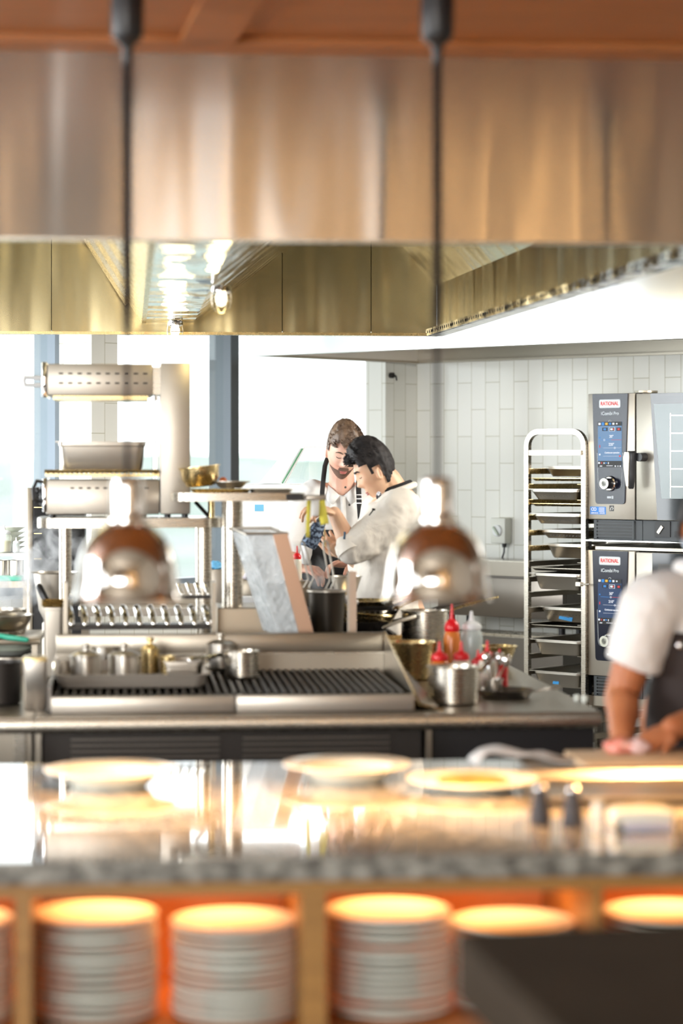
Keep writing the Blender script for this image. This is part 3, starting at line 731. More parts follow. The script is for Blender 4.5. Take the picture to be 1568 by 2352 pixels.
for side in (0, 1):
    for k in range(nl):
        z = zl0 - k * pitch; r_ = MB()
        x0 = 0.026 if side == 0 else XR - 0.026; s = 1 if side == 0 else -1
        r_.b2((x0, 0.006, z - 0.0015), (x0 + s * 0.028, DR + 0.02, z)); r_.b2((x0, 0.006, z - 0.028), (x0 + s * 0.002, DR + 0.02, z))
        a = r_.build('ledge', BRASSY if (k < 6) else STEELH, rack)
for (x, y) in ((0.013, 0.013), (XR - 0.013, 0.013), (0.013, DR + 0.013), (XR - 0.013, DR + 0.013)):
    w = MB().cyl((x - 0.012, y, 0.05), (x + 0.012, y, 0.05), 0.05, seg=20); w.b2((x - 0.02, y - 0.02, 0.09), (x + 0.02, y + 0.02, 0.105)); w.build('caster', BLACK, rack)
lt = MB(); zq = rk0.p(1344, 1040).z
lt.b2((XR - 0.045, -0.012, zq - 0.012), (XR - 0.02, 0.0, zq + 0.012)); lt.build('latch', SATIN, rack)
lt = MB(); zq = rk0.p(1344, 1342).z; lt.b2((XR - 0.050, -0.014, zq - 0.010), (XR - 0.022, 0.0, zq + 0.010)); lt.cyl((XR - 0.02, -0.008, zq), (XR + 0.03, -0.008, zq + 0.002), 0.004); lt.build('latch', SATIN, rack)
def gnpan(mb, w, d, h, flare=0.022, rim=0.014, r=0.03):
    """open pan, rim at z=0, hanging down h"""
    ww, dd = w - 2 * rim, d - 2 * rim
    mb.loft([rrect(ww - 2 * flare, dd - 2 * flare, r, -h + 0.002, 5), rrect(ww - 2 * flare + 0.010, dd - 2 * flare + 0.010, r, -h + 0.010, 5), rrect(ww - 0.006, dd - 0.006, r, -0.018, 5), rrect(ww + 0.002, dd + 0.002, r, -0.014, 5), rrect(ww + 0.002, dd + 0.002, r, -0.003, 5), rrect(w, d, 0.008, -0.003, 5), rrect(w, d, 0.008, 0.0, 5),
             rrect(ww, dd, r, 0.0, 5), rrect(ww - 0.004, dd - 0.004, r, -0.016, 5), rrect(ww - 0.009, dd - 0.009, r, -0.019, 5), rrect(ww - 2 * flare + 0.008, dd - 2 * flare + 0.008, r, -h + 0.012, 5), rrect(ww - 2 * flare - 0.004, dd - 2 * flare - 0.004, r, -h + 0.005, 5)])
    return mb
PW = XR - 0.056
def rack_pan(py, pleft, pyb, perf, label, tape=None, tilt=0, m=PANST):
    z = rk0.p(1230, py).z
    dep = max(0.045, z - rk0.p(1290, pyb).z)
    # how far it is pushed in, from the column of its left corner
    inset = 0.0
    for q in range(60):
        yy = q * 0.004 - 0.04; c = rk0.w((0.029 + 0.014 + 0.012, yy + 0.014, z)); px = 784 + F * c.x / c.y
        if px >= pleft: inset = yy; break
    L = 0.52
    o = thing('gastronorm_pan', label, 'pan', rk0.w((XR / 2, inset + L / 2, z + 0.0005)), RA, 'pans on the tray rack')
    if tilt: o.rotation_euler = (R(tilt), 0, RA)
    gnpan(MB(), PW, L, dep).build('pan_body', m, o)
    if perf:
        hm_ = MB(); rows = 3 if tape else 2; nc = 10
        for r_ in range(rows):
            for c_ in range(nc):
                zz = -0.030 - (dep - 0.048) * (r_ + 0.5) / rows; x = (c_ - (nc - 1) / 2 + 0.25 * (r_ % 2)) * (PW * 0.62 / nc)
                yy = -L / 2 + 0.014 + 0.003 + 0.022 * (-zz - 0.018) / (dep - 0.02)
                hm_.cyl((x, yy - 0.0012, zz), (x, yy + 0.004, zz), 0.0042, seg=8)
        hm_.build('holes', IRON, o)
    if tape:
        zz = -0.02 - (dep - 0.02) * 0.48; yy = -L / 2 + 0.012 + 0.003 + 0.022 * (-zz - 0.018) / (dep - 0.02)
        tp = MB().box((tape[0], yy, zz), (tape[1], 0.0016, tape[2]), rot=(R(-12), R(tape[3]), 0)).build('tape', mat('blue_masking_tape', (0.02, 0.30, 0.72), 0.6), o)
        t = lettering(tape[4], BLACK, tp, tape[0] - 0.004, yy - 0.0022, zz + 0.004, tape[1] * 0.62, tape[2] * 0.34, 'handwriting'); t.rotation_euler = (R(78), R(tape[3]), 0)
    return o
rack_pan(1071, 1254, 1096, False, 'plain shallow steel pan on the highest filled ledge of the rack')
rack_pan(1123, 1221, 1149, True, 'perforated steel pan on the rack, topmost of the three perforated pans without tape')
rack_pan(1179, 1226, 1205, True, 'perforated steel pan on the rack, middle of the three perforated pans without tape')
rack_pan(1217, 1243, 1238, True, 'perforated steel pan on the rack, lowest of the three perforated pans without tape')
rack_pan(1250, 1258, 1286, False, 'deep plain steel pan just under the perforated pans on the rack')
rack_pan(1316, 1226, 1357, False, 'deep plain steel pan with a second rim over it at mid height of the rack')
rack_pan(1395, 1244, 1433, True, 'perforated steel pan with a long strip of blue tape on its front', (0.005, 0.082, 0.036, 8, 'LAMB'))
rack_pan(1468, 1227, 1508, False, 'deep plain steel pan on the rack, between the two taped pans')
rack_pan(1540, 1226, 1582, False, 'deep steel pan with a small square of blue tape, lowest on the rack', (0.0 - 0.01, 0.036, 0.030, 0, 'TALL'))
for py, lab in ((1306, 'flat bright-edged tray lying over the deep pan at mid height of the rack'), (1100, 'flat empty tray under the highest pan of the rack'), (1158, 'flat empty tray on the rack below the topmost perforated pan'), (1437, 'flat dark tray on the rack under the pan with the long blue tape')):
    z = rk0.p(1230, py).z
    o = thing('baking_tray', lab, 'tray', rk0.w((XR / 2, 0.28, z + 0.002)), RA, 'flat trays on the tray rack')
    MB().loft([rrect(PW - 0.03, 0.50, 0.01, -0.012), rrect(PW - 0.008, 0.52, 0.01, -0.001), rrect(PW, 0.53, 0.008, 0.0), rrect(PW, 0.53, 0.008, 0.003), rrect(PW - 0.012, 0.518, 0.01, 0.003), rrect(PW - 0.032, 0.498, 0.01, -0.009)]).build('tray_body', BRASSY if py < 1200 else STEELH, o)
# ================================================================ PASS COUNTER with the plate warmer below
pf = Fr((0, 4.65, 0), GA)
ZP = 0.90
PD = 1.475
ct = MB().loft([[Vector((x, y, z)) for x, y, z in ((-1.6, 0, z_), (2.2, 0, z_), (2.2, PD, z_), (-1.6, PD, z_))] for z_ in (ZP - 0.003, ZP)])
tag(ct.build('pass_counter', GRANITE, loc=pf.loc, rz=GA, bev=0.001), 'long polished granite pass counter across the front, mirroring the kitchen', 'counter')
pass_o = bpy.data.objects['pass_counter']
MB().b2((-1.6, 0.0, ZP - 0.046), (2.2, PD, ZP - 0.003)).build('slab_edge', GRANEDGE, pass_o, bev=0.003)
wf = Fr(pf.w((0, 0.02, 0)), GA)
warm = thing('plate_warmer_cabinet', 'open timber cabinet under the pass with glowing orange bays full of plates', 'cabinet', wf.loc, GA)
ZS = 0.545
def XX(px): return wf.p(px, 2200, 0).x
topz = wf.p(784, 2052, 0).z
MB().b2((-1.55, 0, topz), (2.15, 0.03, ZP - 0.047)).build('top_rail', WOOD, warm)
MB().b2((-1.55, 0, 0), (2.15, 0.03, ZS - 0.012)).build('plinth', WOOD, warm)
divs = [(-640, -590), (XX(33), XX(72)), (XX(692), XX(750)), (XX(1362), XX(1384)), (XX(2030), XX(2080))]
divs[0] = (XX(-640), XX(-590))
for a, b in divs: MB().b2((a, -0.001, ZS - 0.012), (b, 0.60, ZP - 0.047)).build('divider', WOOD, warm)
MB().b2((-1.55, 0.03, ZS - 0.012), (2.15, 0.60, ZS)).build('shelf', COPPER, warm)
MB().b2((-1.55, 0.60, 0), (2.15, 0.62, ZP - 0.047)).build('back_panel', COPPER, warm)
MB().b2((-1.55, 0.03, ZP - 0.060), (2.15, 0.60, ZP - 0.0475)).build('ceiling_panel', COPPER, warm)
MB().b2((-1.55, PD - 0.55, 0), (2.15, PD - 0.52, ZP - 0.047)).build('rear_support', DARKST, warm)
for (a, b) in zip(divs, divs[1:]):
    x0, x1 = a[1], b[0]
    MB().cyl((x0 + 0.06, 0.33, ZP - 0.068), (x1 - 0.06, 0.33, ZP - 0.068), 0.005).build('heating_tube', TUBEL, warm)
    l = bpy.data.lights.new('plate_warmer_light', 'AREA'); l.shape = 'RECTANGLE'; l.size = (x1 - x0) * 0.8; l.size_y = 0.12; l.energy = 0.75 * (x1 - x0) / 0.5; l.color = (1, 0.42, 0.13)
    lo = bpy.data.objects.new('plate_warmer_light', l); C.objects.link(lo); lo.parent = warm; lo.location = ((x0 + x1) / 2, 0.30, ZP - 0.075)
def plate_mesh(mb, r, h, th=0.006):
    return mb.lathe([(r * 0.52, 0), (r * 0.56, 0), (r * 0.60, h * 0.18), (r * 0.94, h * 0.80), (r, h - th * 0.7), (r, h), (r * 0.985, h + 0.0008), (r * 0.93, h * 0.94), (r * 0.70, h * 0.45), (r * 0.58, h * 0.24), (r * 0.3, h * 0.2), (0.001, h * 0.2)], seg=56)
bodies = 0
stacks = [(-118, 2108, 15, 'off the left edge of the photo'), (217, 2094, 17, 'first full stack from the left, in the left bay'), (540, 2110, 15, 'right-hand stack in the left bay, beside the wide divider'), (893, 2087, 17, 'tall stack in the middle bay, just right of the wide divider'), (1180, 2112, 15, 'stack in the middle bay partly behind the dark table'), (1525, 2090, 16, 'stack in the right bay behind the dark table')]
pitch_p = 0.0118
proto = None
for si, (px, py, n, lab) in enumerate(stacks):
    zt = 0.0
    ly = 0.215 + 0.012 * math.sin(si * 2.1)
    q = wf.p(px, py, ly)
    top = q.z
    rs_ = random.Random(si + 3)
    n = max(4, int(round((top - ZS - 0.020) / 0.0142)) + 1)
    gaps = [1 + rs_.uniform(-0.16, 0.10) + (0.55 if rs_.random() < 0.3 else 0) for _ in range(n - 1)]
    sc_ = (top - 0.020 - ZS - 0.001) / sum(gaps)
    hts = [0.0]
    for g_ in gaps: hts.append(hts[-1] + g_ * sc_)
    for k in range(n):
        w = wf.w((q.x + rs_.uniform(-.003, .003), ly + rs_.uniform(-.003, .003), ZS + 0.0005 + hts[k]))
        if proto is None:
            o = plate_mesh(MB(), 0.127, 0.020).build('dinner_plate', CERAM)
            proto = o
        else:
            o = proto.copy(); C.objects.link(o)
        o.location = w
        pos = 'top plate' if k == n - 1 else ('bottom plate' if k == 0 else 'middle plate')
        where = ('stack cut by the left photo edge', 'left stack of the left bay', 'right stack of the left bay', 'tall stack of the middle bay', 'stack behind the dark table corner', 'stack in the right bay')[si]
        tag(o, 'white %s of the %s' % (pos, where), 'plate', 'plates in the %s' % where)
# plates on the pass
def pass_pt(px, py, z=ZP): return pf.h(px, py, z)
def wide_plate(px, pyc, r, h, lab, m=CERAM):
    q = pass_pt(px, pyc, ZP + h)
    o = thing('rimmed_plate', lab, 'plate', pf.w((q.x, q.y, ZP + 0.0005)), GA, 'wide plates waiting on the pass')
    MB().lathe([(r * 0.5, 0), (r * 0.54, 0.0), (r * 0.62, h * 0.25), (r * 0.72, h * 0.72), (r * 0.96, h * 0.90), (r, h - 0.004), (r, h), (r * 0.97, h + 0.001), (r * 0.70, h * 0.86), (r * 0.62, h * 0.45), (r * 0.5, h * 0.25), (0.001, h * 0.22)], seg=64).build('plate_body', m, o)
    return o
wide_plate(254, 1764, 0.154, 0.044, 'wide white rimmed plate under the left heat lamp, alone on the left of the pass')
wide_plate(797, 1752, 0.153, 0.044, 'wide white rimmed plate at the middle of the pass, nearest the grill')
p3 = wide_plate(1085, 1786, 0.153, 0.030, 'wide white rimmed plate holding brown food, under the right heat lamp')
fd = MB().ell((0, 0, 0.016), (0.085, 0.085, 0.012)); fo = fd.build('glazed_meat', noisy(mat('browned_food', (0.35, 0.11, 0.03), 0.4), (1, 1, 1), (0.30, 0.09, 0.02), (0.55, 0.24, 0.06), nscale=30, bump=0.8, bdist=0.01))
fo.location = p3.location + Vector((0, 0, 0.008)); tag(fo, 'flat brown portion of food lying in the plate under the right lamp', 'food')
# pepper and salt shakers
sh = None
for px, py, lab in ((1240, 1893, 'dark grey conical shaker on the pass, the one closer to the plates'), (1315, 1897, 'dark grey conical shaker on the pass, the one closer to the cream shaker')):
    q = pass_pt(px, py)
    if sh is None:
        sh = thing('salt_shaker', lab, 'shaker', pf.w((q.x, q.y, ZP)), GA, 'dark shakers on the pass')
        MB().lathe([(0.021, 0), (0.0235, 0.003), (0.0235, 0.012), (0.021, 0.032), (0.0135, 0.070), (0.012, 0.073), (0.001, 0.0735)], seg=28).build('shaker_body', mat('matt_dark_grey', (0.035, 0.034, 0.04), 0.55), sh)
        MB().lathe([(0.0125, 0.0736), (0.0125, 0.079), (0.009, 0.083), (0.001, 0.084)], seg=24).build('shaker_cap', CHROME, sh)
    else: dup(sh, pf.w((q.x, q.y, ZP)), GA, lab)
q = pass_pt(1373, 1912)
o = thing('cream_shaker', 'slim cream pot standing beside the two dark shakers', 'shaker', pf.w((q.x, q.y, ZP)), GA)
MB().lathe([(0.011, 0), (0.013, 0.003), (0.013, 0.05), (0.011, 0.056), (0.001, 0.057)], seg=24).build('pot', CREAM, o)
MB().lathe([(0.0115, 0.0575), (0.0115, 0.064), (0.001, 0.066)], seg=24).build('pot_lid', CERAM, o)
# covered white dish
q = pass_pt(1478, 1908)
o = thing('covered_dish', 'low white covered dish with a grey cloth, at the right of the pass', 'dish', pf.w((q.x, q.y + 0.03, ZP)), GA)
MB().loft([rrect(0.11, 0.08, 0.02, 0.0), rrect(0.125, 0.09, 0.022, 0.004), rrect(0.13, 0.095, 0.022, 0.026), rrect(0.125, 0.09, 0.02, 0.030)]).build('dish_body', CERAM, o)
MB().loft([rrect(0.132, 0.097, 0.022, 0.0305), rrect(0.125, 0.09, 0.022, 0.040), rrect(0.09, 0.06, 0.02, 0.046)]).build('dish_lid', CERAM, o)
MB().box((0.004, -0.056, 0.012), (0.10, 0.016, 0.020), bev=0.004).build('cloth', mat('lilac_grey_cloth', (0.45, 0.46, 0.56), 0.9), o)
MB().box((-0.057, -0.050, 0.012), (0.010, 0.008, 0.022)).build('dark_tab', IRON, o)
# sheet trays and boards at the right of the pass, the cook's board behind
q0 = pass_pt(1232, 1855); q1 = pass_pt(1232, 1790)
def tray(lab, x0, x1, y0_, y1_, z, hh, m=PANST, nm='sheet_tray'):
    cx_, cy_ = (x0 + x1) / 2, (y0_ + y1_) / 2
    o = thing(nm, lab, 'tray', pf.w((cx_, cy_, z)), GA)
    w, d = x1 - x0, y1_ - y0_
    MB().loft([rrect(w - 0.02, d - 0.02, 0.012, 0), rrect(w, d, 0.016, hh - 0.002), rrect(w + 0.012, d + 0.012, 0.02, hh - 0.002), rrect(w + 0.012, d + 0.012, 0.02, hh), rrect(w - 0.004, d - 0.004, 0.016, hh), rrect(w - 0.024, d - 0.024, 0.012, 0.002)]).build('tray_body', m, o)
    return o
tray('big steel sheet tray shining under the lamp at the right of the pass', q0.x, q0.x + 0.62, q0.y, q1.y - 0.01, ZP + 0.0005, 0.022)
q2 = pass_pt(1215, 1783); q3 = pass_pt(1215, 1762)
tray('second steel sheet tray behind the shining one, nearer the cook', q2.x, q2.x + 0.66, q2.y + 0.005, q3.y + 0.02, ZP + 0.0005, 0.020)
q4 = pf.h(1345, 1757, ZP + 0.022)
bd = MB().box((0, 0, 0.011), (0.62, 0.30, 0.022), bev=0.004)
tag(bd.build('cutting_board', noisy(mat('pale_board', (0.72, 0.5, 0.28), 0.5), (1, 20, 20), (0.66, 0.45, 0.25), (0.78, 0.56, 0.33), nscale=3), loc=pf.w((q4.x + 0.31, PD - 0.155, ZP + 0.0005)), rz=GA), 'pale wooden cutting board at the far edge of the pass under the cook’s hands', 'cutting board')
# folded cloth at the far edge
q = pf.h(1215, 1752, ZP + 0.01)
cl_ = MB(); nx, ny = 30, 10
cloth_loops = []
for j in range(ny + 1):
    lp = []
    for i in range(nx + 1):
        u, v = i / nx, j / ny
        x = (u - 0.5) * 0.27; y = (v - 0.5) * 0.14
        z = 0.022 + 0.010 * math.sin(u * 5.2 + 0.4) * (1 - u * 0.2) + 0.004 * math.sin(u * 14 + v * 4)
        z *= min(1, u * 9) ** .5 * min(1, (1 - u) * 3.5) ** .8
        lp.append(Vector((x, y, max(z, 0.002))))
    cloth_loops.append(lp)
cl_.loft(cloth_loops, False, False, closed=False)
tag(cl_.build('folded_cloth', LINEN, loc=pf.w((q.x, PD - 0.09, ZP + 0.003)), rz=GA, solid=0.004, sharp=0), 'crumpled white cloth lying at the far edge of the pass', 'cloth')

# ================================================================ HEAT LAMPS
CHROMEL = mat('heat_lamp_chrome', (0.82, 0.78, 0.74), 0.04, 1)
CORD = mat('dark_cord', (0.012, 0.006, 0.006), 0.8)
DL = 5.3
def heat_lamp(px, lab, power=42):
    b = at(px, DL, CAMZ - (1378 - HOR) / F * DL)
    lf = Fr(b, GA)
    o = thing('heat_lamp', lab, 'heat lamp', b, GA, 'heat lamps over the pass')
    s = 1.0
    MB().lathe([(0.119, 0.0), (0.120, 0.004), (0.114, 0.016), (0.111, 0.045), (0.107, 0.080), (0.097, 0.115), (0.079, 0.142), (0.060, 0.158), (0.045, 0.166), (0.040, 0.172),
                (0.0385, 0.172), (0.044, 0.163), (0.058, 0.155), (0.076, 0.139), (0.094, 0.112), (0.104, 0.080), (0.108, 0.045), (0.111, 0.016), (0.1165, 0.0)], seg=64, cap0=False, cap1=False).build('lamp_shade', CHROMEL, o, sharp=25)
    MB().lathe([(0.041, 0.170), (0.047, 0.172), (0.047, 0.178), (0.039, 0.182), (0.038, 0.186), (0.036, 0.190), (0.036, 0.252), (0.034, 0.262), (0.026, 0.268), (0.008, 0.270), (0.001, 0.270)], seg=40).build('lamp_neck', CHROMEL, o, sharp=25)
    MB().lathe([(0.018, 0.165), (0.020, 0.130), (0.030, 0.100), (0.050, 0.070), (0.056, 0.045), (0.050, 0.024), (0.030, 0.010), (0.001, 0.006)], seg=32).build('bulb', BULB, o)
    # straight then coiled cord up to its ceiling reel
    top = ZT - b.z; zc0 = 0.55; zc1 = top - 0.155
    cd = MB().tube([(0, 0, 0.268), (0.0, 0, 0.34), (-0.001, 0, zc0)], 0.0052, 8)
    n = 62; pts = []
    for k in range(n * 8 + 1):
        t = k / (n * 8); a = 2 * PI * k / 8; z = zc0 + (zc1 - zc0) * t
        rr = 0.0080 * min(1, t * 6 + 0.25)
        pts.append((rr * math.cos(a), rr * math.sin(a), z))
    cd.tube(pts, [0.0040] * len(pts), 6)
    cd.build('cord', CORD, o)
    MB().lathe([(0.005, zc1 - 0.01), (0.010, zc1), (0.012, zc1 + 0.03), (0.016, zc1 + 0.040), (0.030, zc1 + 0.050), (0.035, zc1 + 0.062), (0.037, zc1 + 0.12), (0.037, top - 0.005), (0.001, top - 0.001)], seg=32).build('cord_reel', BLACK, o)
    l = bpy.data.lights.new('heat_lamp_light', 'SPOT'); l.energy = power; l.color = (1, 0.50, 0.18); l.spot_size = R(125); l.spot_blend = 0.6; l.shadow_soft_size = 0.05
    lo = bpy.data.objects.new('heat_lamp_light', l); C.objects.link(lo); lo.parent = o; lo.location = (0, 0, 0.002)
    return o
heat_lamp(292, 'left chrome dome heat lamp, hanging by a coiled cord in front of the salamander grill')
heat_lamp(1004, 'right chrome dome heat lamp, hanging by a coiled cord beside the chefs')
heat_lamp(1716, 'chrome dome heat lamp beyond the right edge of the photo, over the sheet trays')

# ================================================================ DARK TABLE in the near corner
tz = 1.0
tf = Fr((0, 3.2, 0), 0)
A_ = at(1040, 3.28, CAMZ - (2122 - HOR) / F * 3.28)
tzz = A_.z
def ft(px, py): d = dz(py, tzz); return at(px, d, tzz)
a = ft(1036, 2135); b = ft(1700, 2108); c = ft(1330, 2420)
e = (b - a); f_ = (c - a).normalized() * 1.3
tb = thing('dining_table', 'dark table corner in the near right, out of focus', 'table', (a.x, a.y, 0), 0)
P4 = [Vector((0, 0, 0)), Vector((e.x, e.y, 0)), Vector((e.x + f_.x, e.y + f_.y, 0)), Vector((f_.x, f_.y, 0))]
def rc(k, r=0.05, n=6):
    p, q, s_ = P4[k], P4[k - 1], P4[(k + 1) % 4]
    u = (q - p).normalized(); v = (s_ - p).normalized()
    A1, B1 = p + u * r, p + v * r
    return [(A1 * (1 - t) ** 2 + p * 2 * t * (1 - t) + B1 * t * t) for t in [i / n for i in range(n + 1)]]
poly = [v for k in range(4) for v in rc(k, 0.03)]
def inset(z, s): c0 = sum(P4, Vector()) / 4; return [Vector((c0.x + (v.x - c0.x) * s, c0.y + (v.y - c0.y) * s, z)) for v in poly]
MB().loft([inset(tzz - 0.090, 0.985), inset(tzz - 0.084, 1.0), inset(tzz - 0.006, 1.0), inset(tzz, 0.99)]).build('table_top', LEATHER, tb)
cc = sum(P4, Vector()) / 4
MB().lathe([(0.25, 0), (0.25, 0.015), (0.05, 0.04), (0.04, 0.06), (0.04, tzz - 0.100), (0.09, tzz - 0.091)], (cc.x, cc.y, 0)).build('pedestal', IRON, tb)
# ================================================================ COOKING ISLAND
IF_ = Fr((0, 7.28, 0), GA)
ZI = 0.90
def ix(px, ly=0.0): return IF_.p(px, 1500, ly).x
def it(px, py, z=ZI): q = IF_.h(px, py, z); return q
DEP = 2.02
fr_r = ix(1380); q = IF_.h(1194, 1539, ZI); slope = (q.x - fr_r) / q.y
xs = [ix(-420), ix(79), ix(979), fr_r]
labs = ['left section of the cooking island with stacked pots and bowls on it', 'middle section of the cooking island under the chargrill', 'right section of the cooking island holding sauce bottles and pans']
units = []
for k in range(3):
    x0, x1 = xs[k] + 0.001, xs[k + 1] - 0.001
    o = thing('cooking_unit', labs[k], 'cooking station', IF_.w((x0, 0, 0)), GA, 'cooking island sections')
    w = x1 - x0; wr = w + (slope * DEP if k == 2 else 0)
    MB().slab([(0, 0), (w, 0), (wr, DEP), (0, DEP)], ZI - 0.012, ZI).build('worktop', STEELH, o, bev=0.003)
    rl = MB(); prof = [(0.05, ZI - 0.052), (0.0, ZI - 0.050), (-0.010, ZI - 0.040), (-0.012, ZI - 0.022), (-0.006, ZI - 0.006), (0.004, ZI - 0.0125), (0.05, ZI - 0.0125)]
    rl.sideprism(prof, 0, w); rl.build('front_rail', STEEL, o)
    body = MB().slab([(0.02, 0.05), (w - 0.01, 0.05), (wr - 0.02, DEP - 0.03), (0.02, DEP - 0.03)], 0.12, ZI - 0.0525)
    body.build('body', (STEELH, IRON, BLACK)[k], o)
    MB().b2((0.0, 0.02, 0.10), (0.018, 0.06, ZI - 0.053)).build('corner_post', STEELH, o)
    if k == 0: MB().b2((w - 0.06, 0.03, 0.10), (w - 0.028, 0.049, ZI - 0.053)).build('pipe_cover', STEEL, o)
    if k == 1:
        for j in range(2): 
            mm = MB()
            for n_ in range(12): mm.box((w * (0.28 + 0.44 * j), 0.044, ZI - 0.075 - n_ * 0.018), (w * 0.38, 0.008, 0.006))
            mm.build('vent_slats', DARKST, o)
    MB().slab([(0.08, 0.15), (w - 0.08, 0.15), (w - 0.08, DEP - 0.2), (0.08, DEP - 0.2)], 0, 0.1195).build('plinth', BLACK, o)
    units.append(o)

# ---- chargrill
GD = 0.88
gf0 = Fr(IF_.w((0, 0.055, 0)), GA)
gx0, gx1 = gf0.p(108, 1600, 0).x, gf0.p(950, 1600, 0).x
zg = gf0.p(540, 1597, 0).z
cg = thing('chargrill', 'wide stainless chargrill with black ridged grates and a steel splashback', 'grill', gf0.w((gx0, 0, ZI)), GA)
GW = gx1 - gx0; zt = zg - ZI
xm = gf0.p(541, 1600, 0).x - gx0
for a, b in ((0.012, xm - 0.002), (xm + 0.002, GW)):
    MB().b2((a, 0, 0.002), (b, 0.03, zt - 0.002), bev=0.004).build('front_panel', SATIN, cg)
MB().b2((0.0, 0.031, 0.0005), (GW, GD, 0.012)).build('tray_base', IRON, cg)
MB().b2((0.0, 0.031, 0.012), (0.012, GD, zt + 0.03)).build('side_wall', DARKST, cg)
ng = 7; gw = (GW - 0.03) / ng
for g in range(ng):
    m_ = MB(); x0 = 0.015 + g * gw
    m_.b2((x0 + 0.002, 0.035, zt - 0.014), (x0 + gw - 0.002, 0.050, zt - 0.001)); m_.b2((x0 + 0.002, GD - 0.03, zt - 0.014), (x0 + gw - 0.002, GD - 0.012, zt - 0.001))
    nb = 6
    for j in range(nb):
        xx = x0 + gw * (j + 0.5) / nb
        m_.loft([[Vector((xx - 0.009, y, zt - 0.012)), Vector((xx + 0.009, y, zt - 0.012)), Vector((xx + 0.004, y, zt + 0.004)), Vector((xx - 0.004, y, zt + 0.004))] for y in (0.040, GD - 0.02)])
    m_.build('grate', IRON, cg)
bz = gf0.p(540, 1456, GD).z - ZI; mz_ = gf0.p(540, 1500, GD).z - ZI
bx0 = gf0.p(108, 1500, GD).x - gx0; bx1 = gf0.p(864, 1500, GD).x - gx0
MB().b2((0, GD, 0.001), (GW, GD + 0.01, mz_)).build('splashback_lower', STEELH, cg)
MB().b2((0, GD + 0.011, mz_ - 0.01), (GW, GD + 0.045, bz), bev=0.004).build('splashback_upper', STEELH, cg)
MB().b2((0, GD - 0.012, mz_ - 0.004), (GW, GD + 0.0, mz_ + 0.002)).build('splashback_ledge', STEEL, cg)
ss = MB(); poly = [(0.03, 0.0005), (GD, 0.0005), (GD, bz), (GD - 0.04, bz), (0.035, zt + 0.006)]
ss.sideprism(poly, GW + 0.001, GW + 0.005); ss.build('side_splash', STEELH, cg)
MB().tube([(GW + 0.003, GD, bz + 0.002), (GW + 0.003, GD - 0.05, bz), (GW + 0.003, 0.034, zt + 0.008), (GW + 0.02, 0.01, 0.02), (GW + 0.09, -0.005, 0.004)], 0.004, 6).build('splash_edge', BRASSY, cg)
MB().loft([[Vector((GW + 0.006, y, a)), Vector((GW + 0.085 , y - 0.03, b)), Vector((GW + 0.087, y - 0.03, b + 0.002)), Vector((GW + 0.006, y, a + 0.002))] for y, a, b in ((0.06, 0.03, 0.001), (GD - 0.1, 0.12, 0.001))]).build('drip_plate', STEELH, cg)
ZG = zg + 0.0045
def onit(px, py, z=ZI): """world point on height z"""; return IF_.w(IF_.h(px, py, z))
# ---- big roasting tray on the grill
q0 = IF_.h(300, 1581, ZG); L0 = IF_.h(128, 1581, ZG).x; L1 = IF_.h(476, 1581, ZG).x
tw = L1 - L0; td = 0.56
rt = thing('roasting_tray', 'big shallow roasting tray holding small steel pots, on the left of the chargrill', 'tray', IF_.w(((L0 + L1) / 2, q0.y + td / 2, ZG + 0.0005)), GA)
MB().loft([rrect(tw - 0.03, td - 0.03, 0.03, 0), rrect(tw - 0.012, td - 0.012, 0.035, 0.010), rrect(tw, td, 0.038, 0.038), rrect(tw + 0.022, td + 0.022, 0.042, 0.038), rrect(tw + 0.024, td + 0.024, 0.042, 0.042), rrect(tw - 0.002, td - 0.002, 0.038, 0.042), rrect(tw - 0.016, td - 0.016, 0.033, 0.006), rrect(tw - 0.03, td - 0.03, 0.03, 0.003)]).build('tray_body', ALU, rt)
for sx in (-1, 1):
    MB().tube([(sx * (tw / 2 + 0.008), -0.12, 0.044), (sx * (tw / 2 + 0.008), -0.11, 0.066), (sx * (tw / 2 + 0.008), 0.11, 0.066), (sx * (tw / 2 + 0.008), 0.12, 0.044)], 0.005, 8).build('handle', CHROME, rt)
ZTY = ZG + 0.004
def steel_pot(px, py, z, r, h, lab, m=PANST, group=None, knob=False, handle=None, nm='steel_pot', cat='pot', rim=0.004, taper=1.0):
    w_ = IF_.h(px, py, z)
    o = thing(nm, lab, cat, IF_.w((w_.x, w_.y + r, z + 0.0004)), GA, group)
    r0 = r * taper
    MB().lathe([(r0 * 0.9, 0), (r0, 0.006), (r, h - 0.004), (r + rim, h - 0.002), (r + rim, h), (r - 0.002, h), (r - 0.003, h - 0.004), (r0 - 0.003, 0.008), (r0 * 0.85, 0.003), (0.001, 0.003)], seg=36).build('pot_body', m, o)
    if knob:
        MB().lathe([(r - 0.001, h + 0.0005), (r - 0.001, h + 0.003), (r * 0.6, h + 0.012), (0.008, h + 0.016), (0.007, h + 0.022), (0.013, h + 0.028), (0.013, h + 0.036), (0.001, h + 0.040)], seg=30).build('lid', m, o)
    if handle is not None:
        a = R(handle[0]); ln = handle[1]; zz = h * 0.82
        u = Vector((math.cos(a), math.sin(a), 0))
        MB().tube([u * (r - 0.001) + Vector((0, 0, zz)), u * (r + 0.02) + Vector((0, 0, zz + 0.004)), u * (r + ln) + Vector((0, 0, zz + handle[2]))], [0.006, 0.007, 0.010], 8, round_ends=True).build('handle', handle[3] if len(handle) > 3 else CHROME, o)
    return o
SP = 'small pots in the roasting tray'
steel_pot(197, 1560, ZTY, 0.050, 0.072, 'small steel pot with a lid, at the left end of the roasting tray', group=SP, knob=True)
steel_pot(285, 1556, ZTY, 0.052, 0.068, 'small steel pot with a lid, second in the roasting tray', group=SP, knob=True)
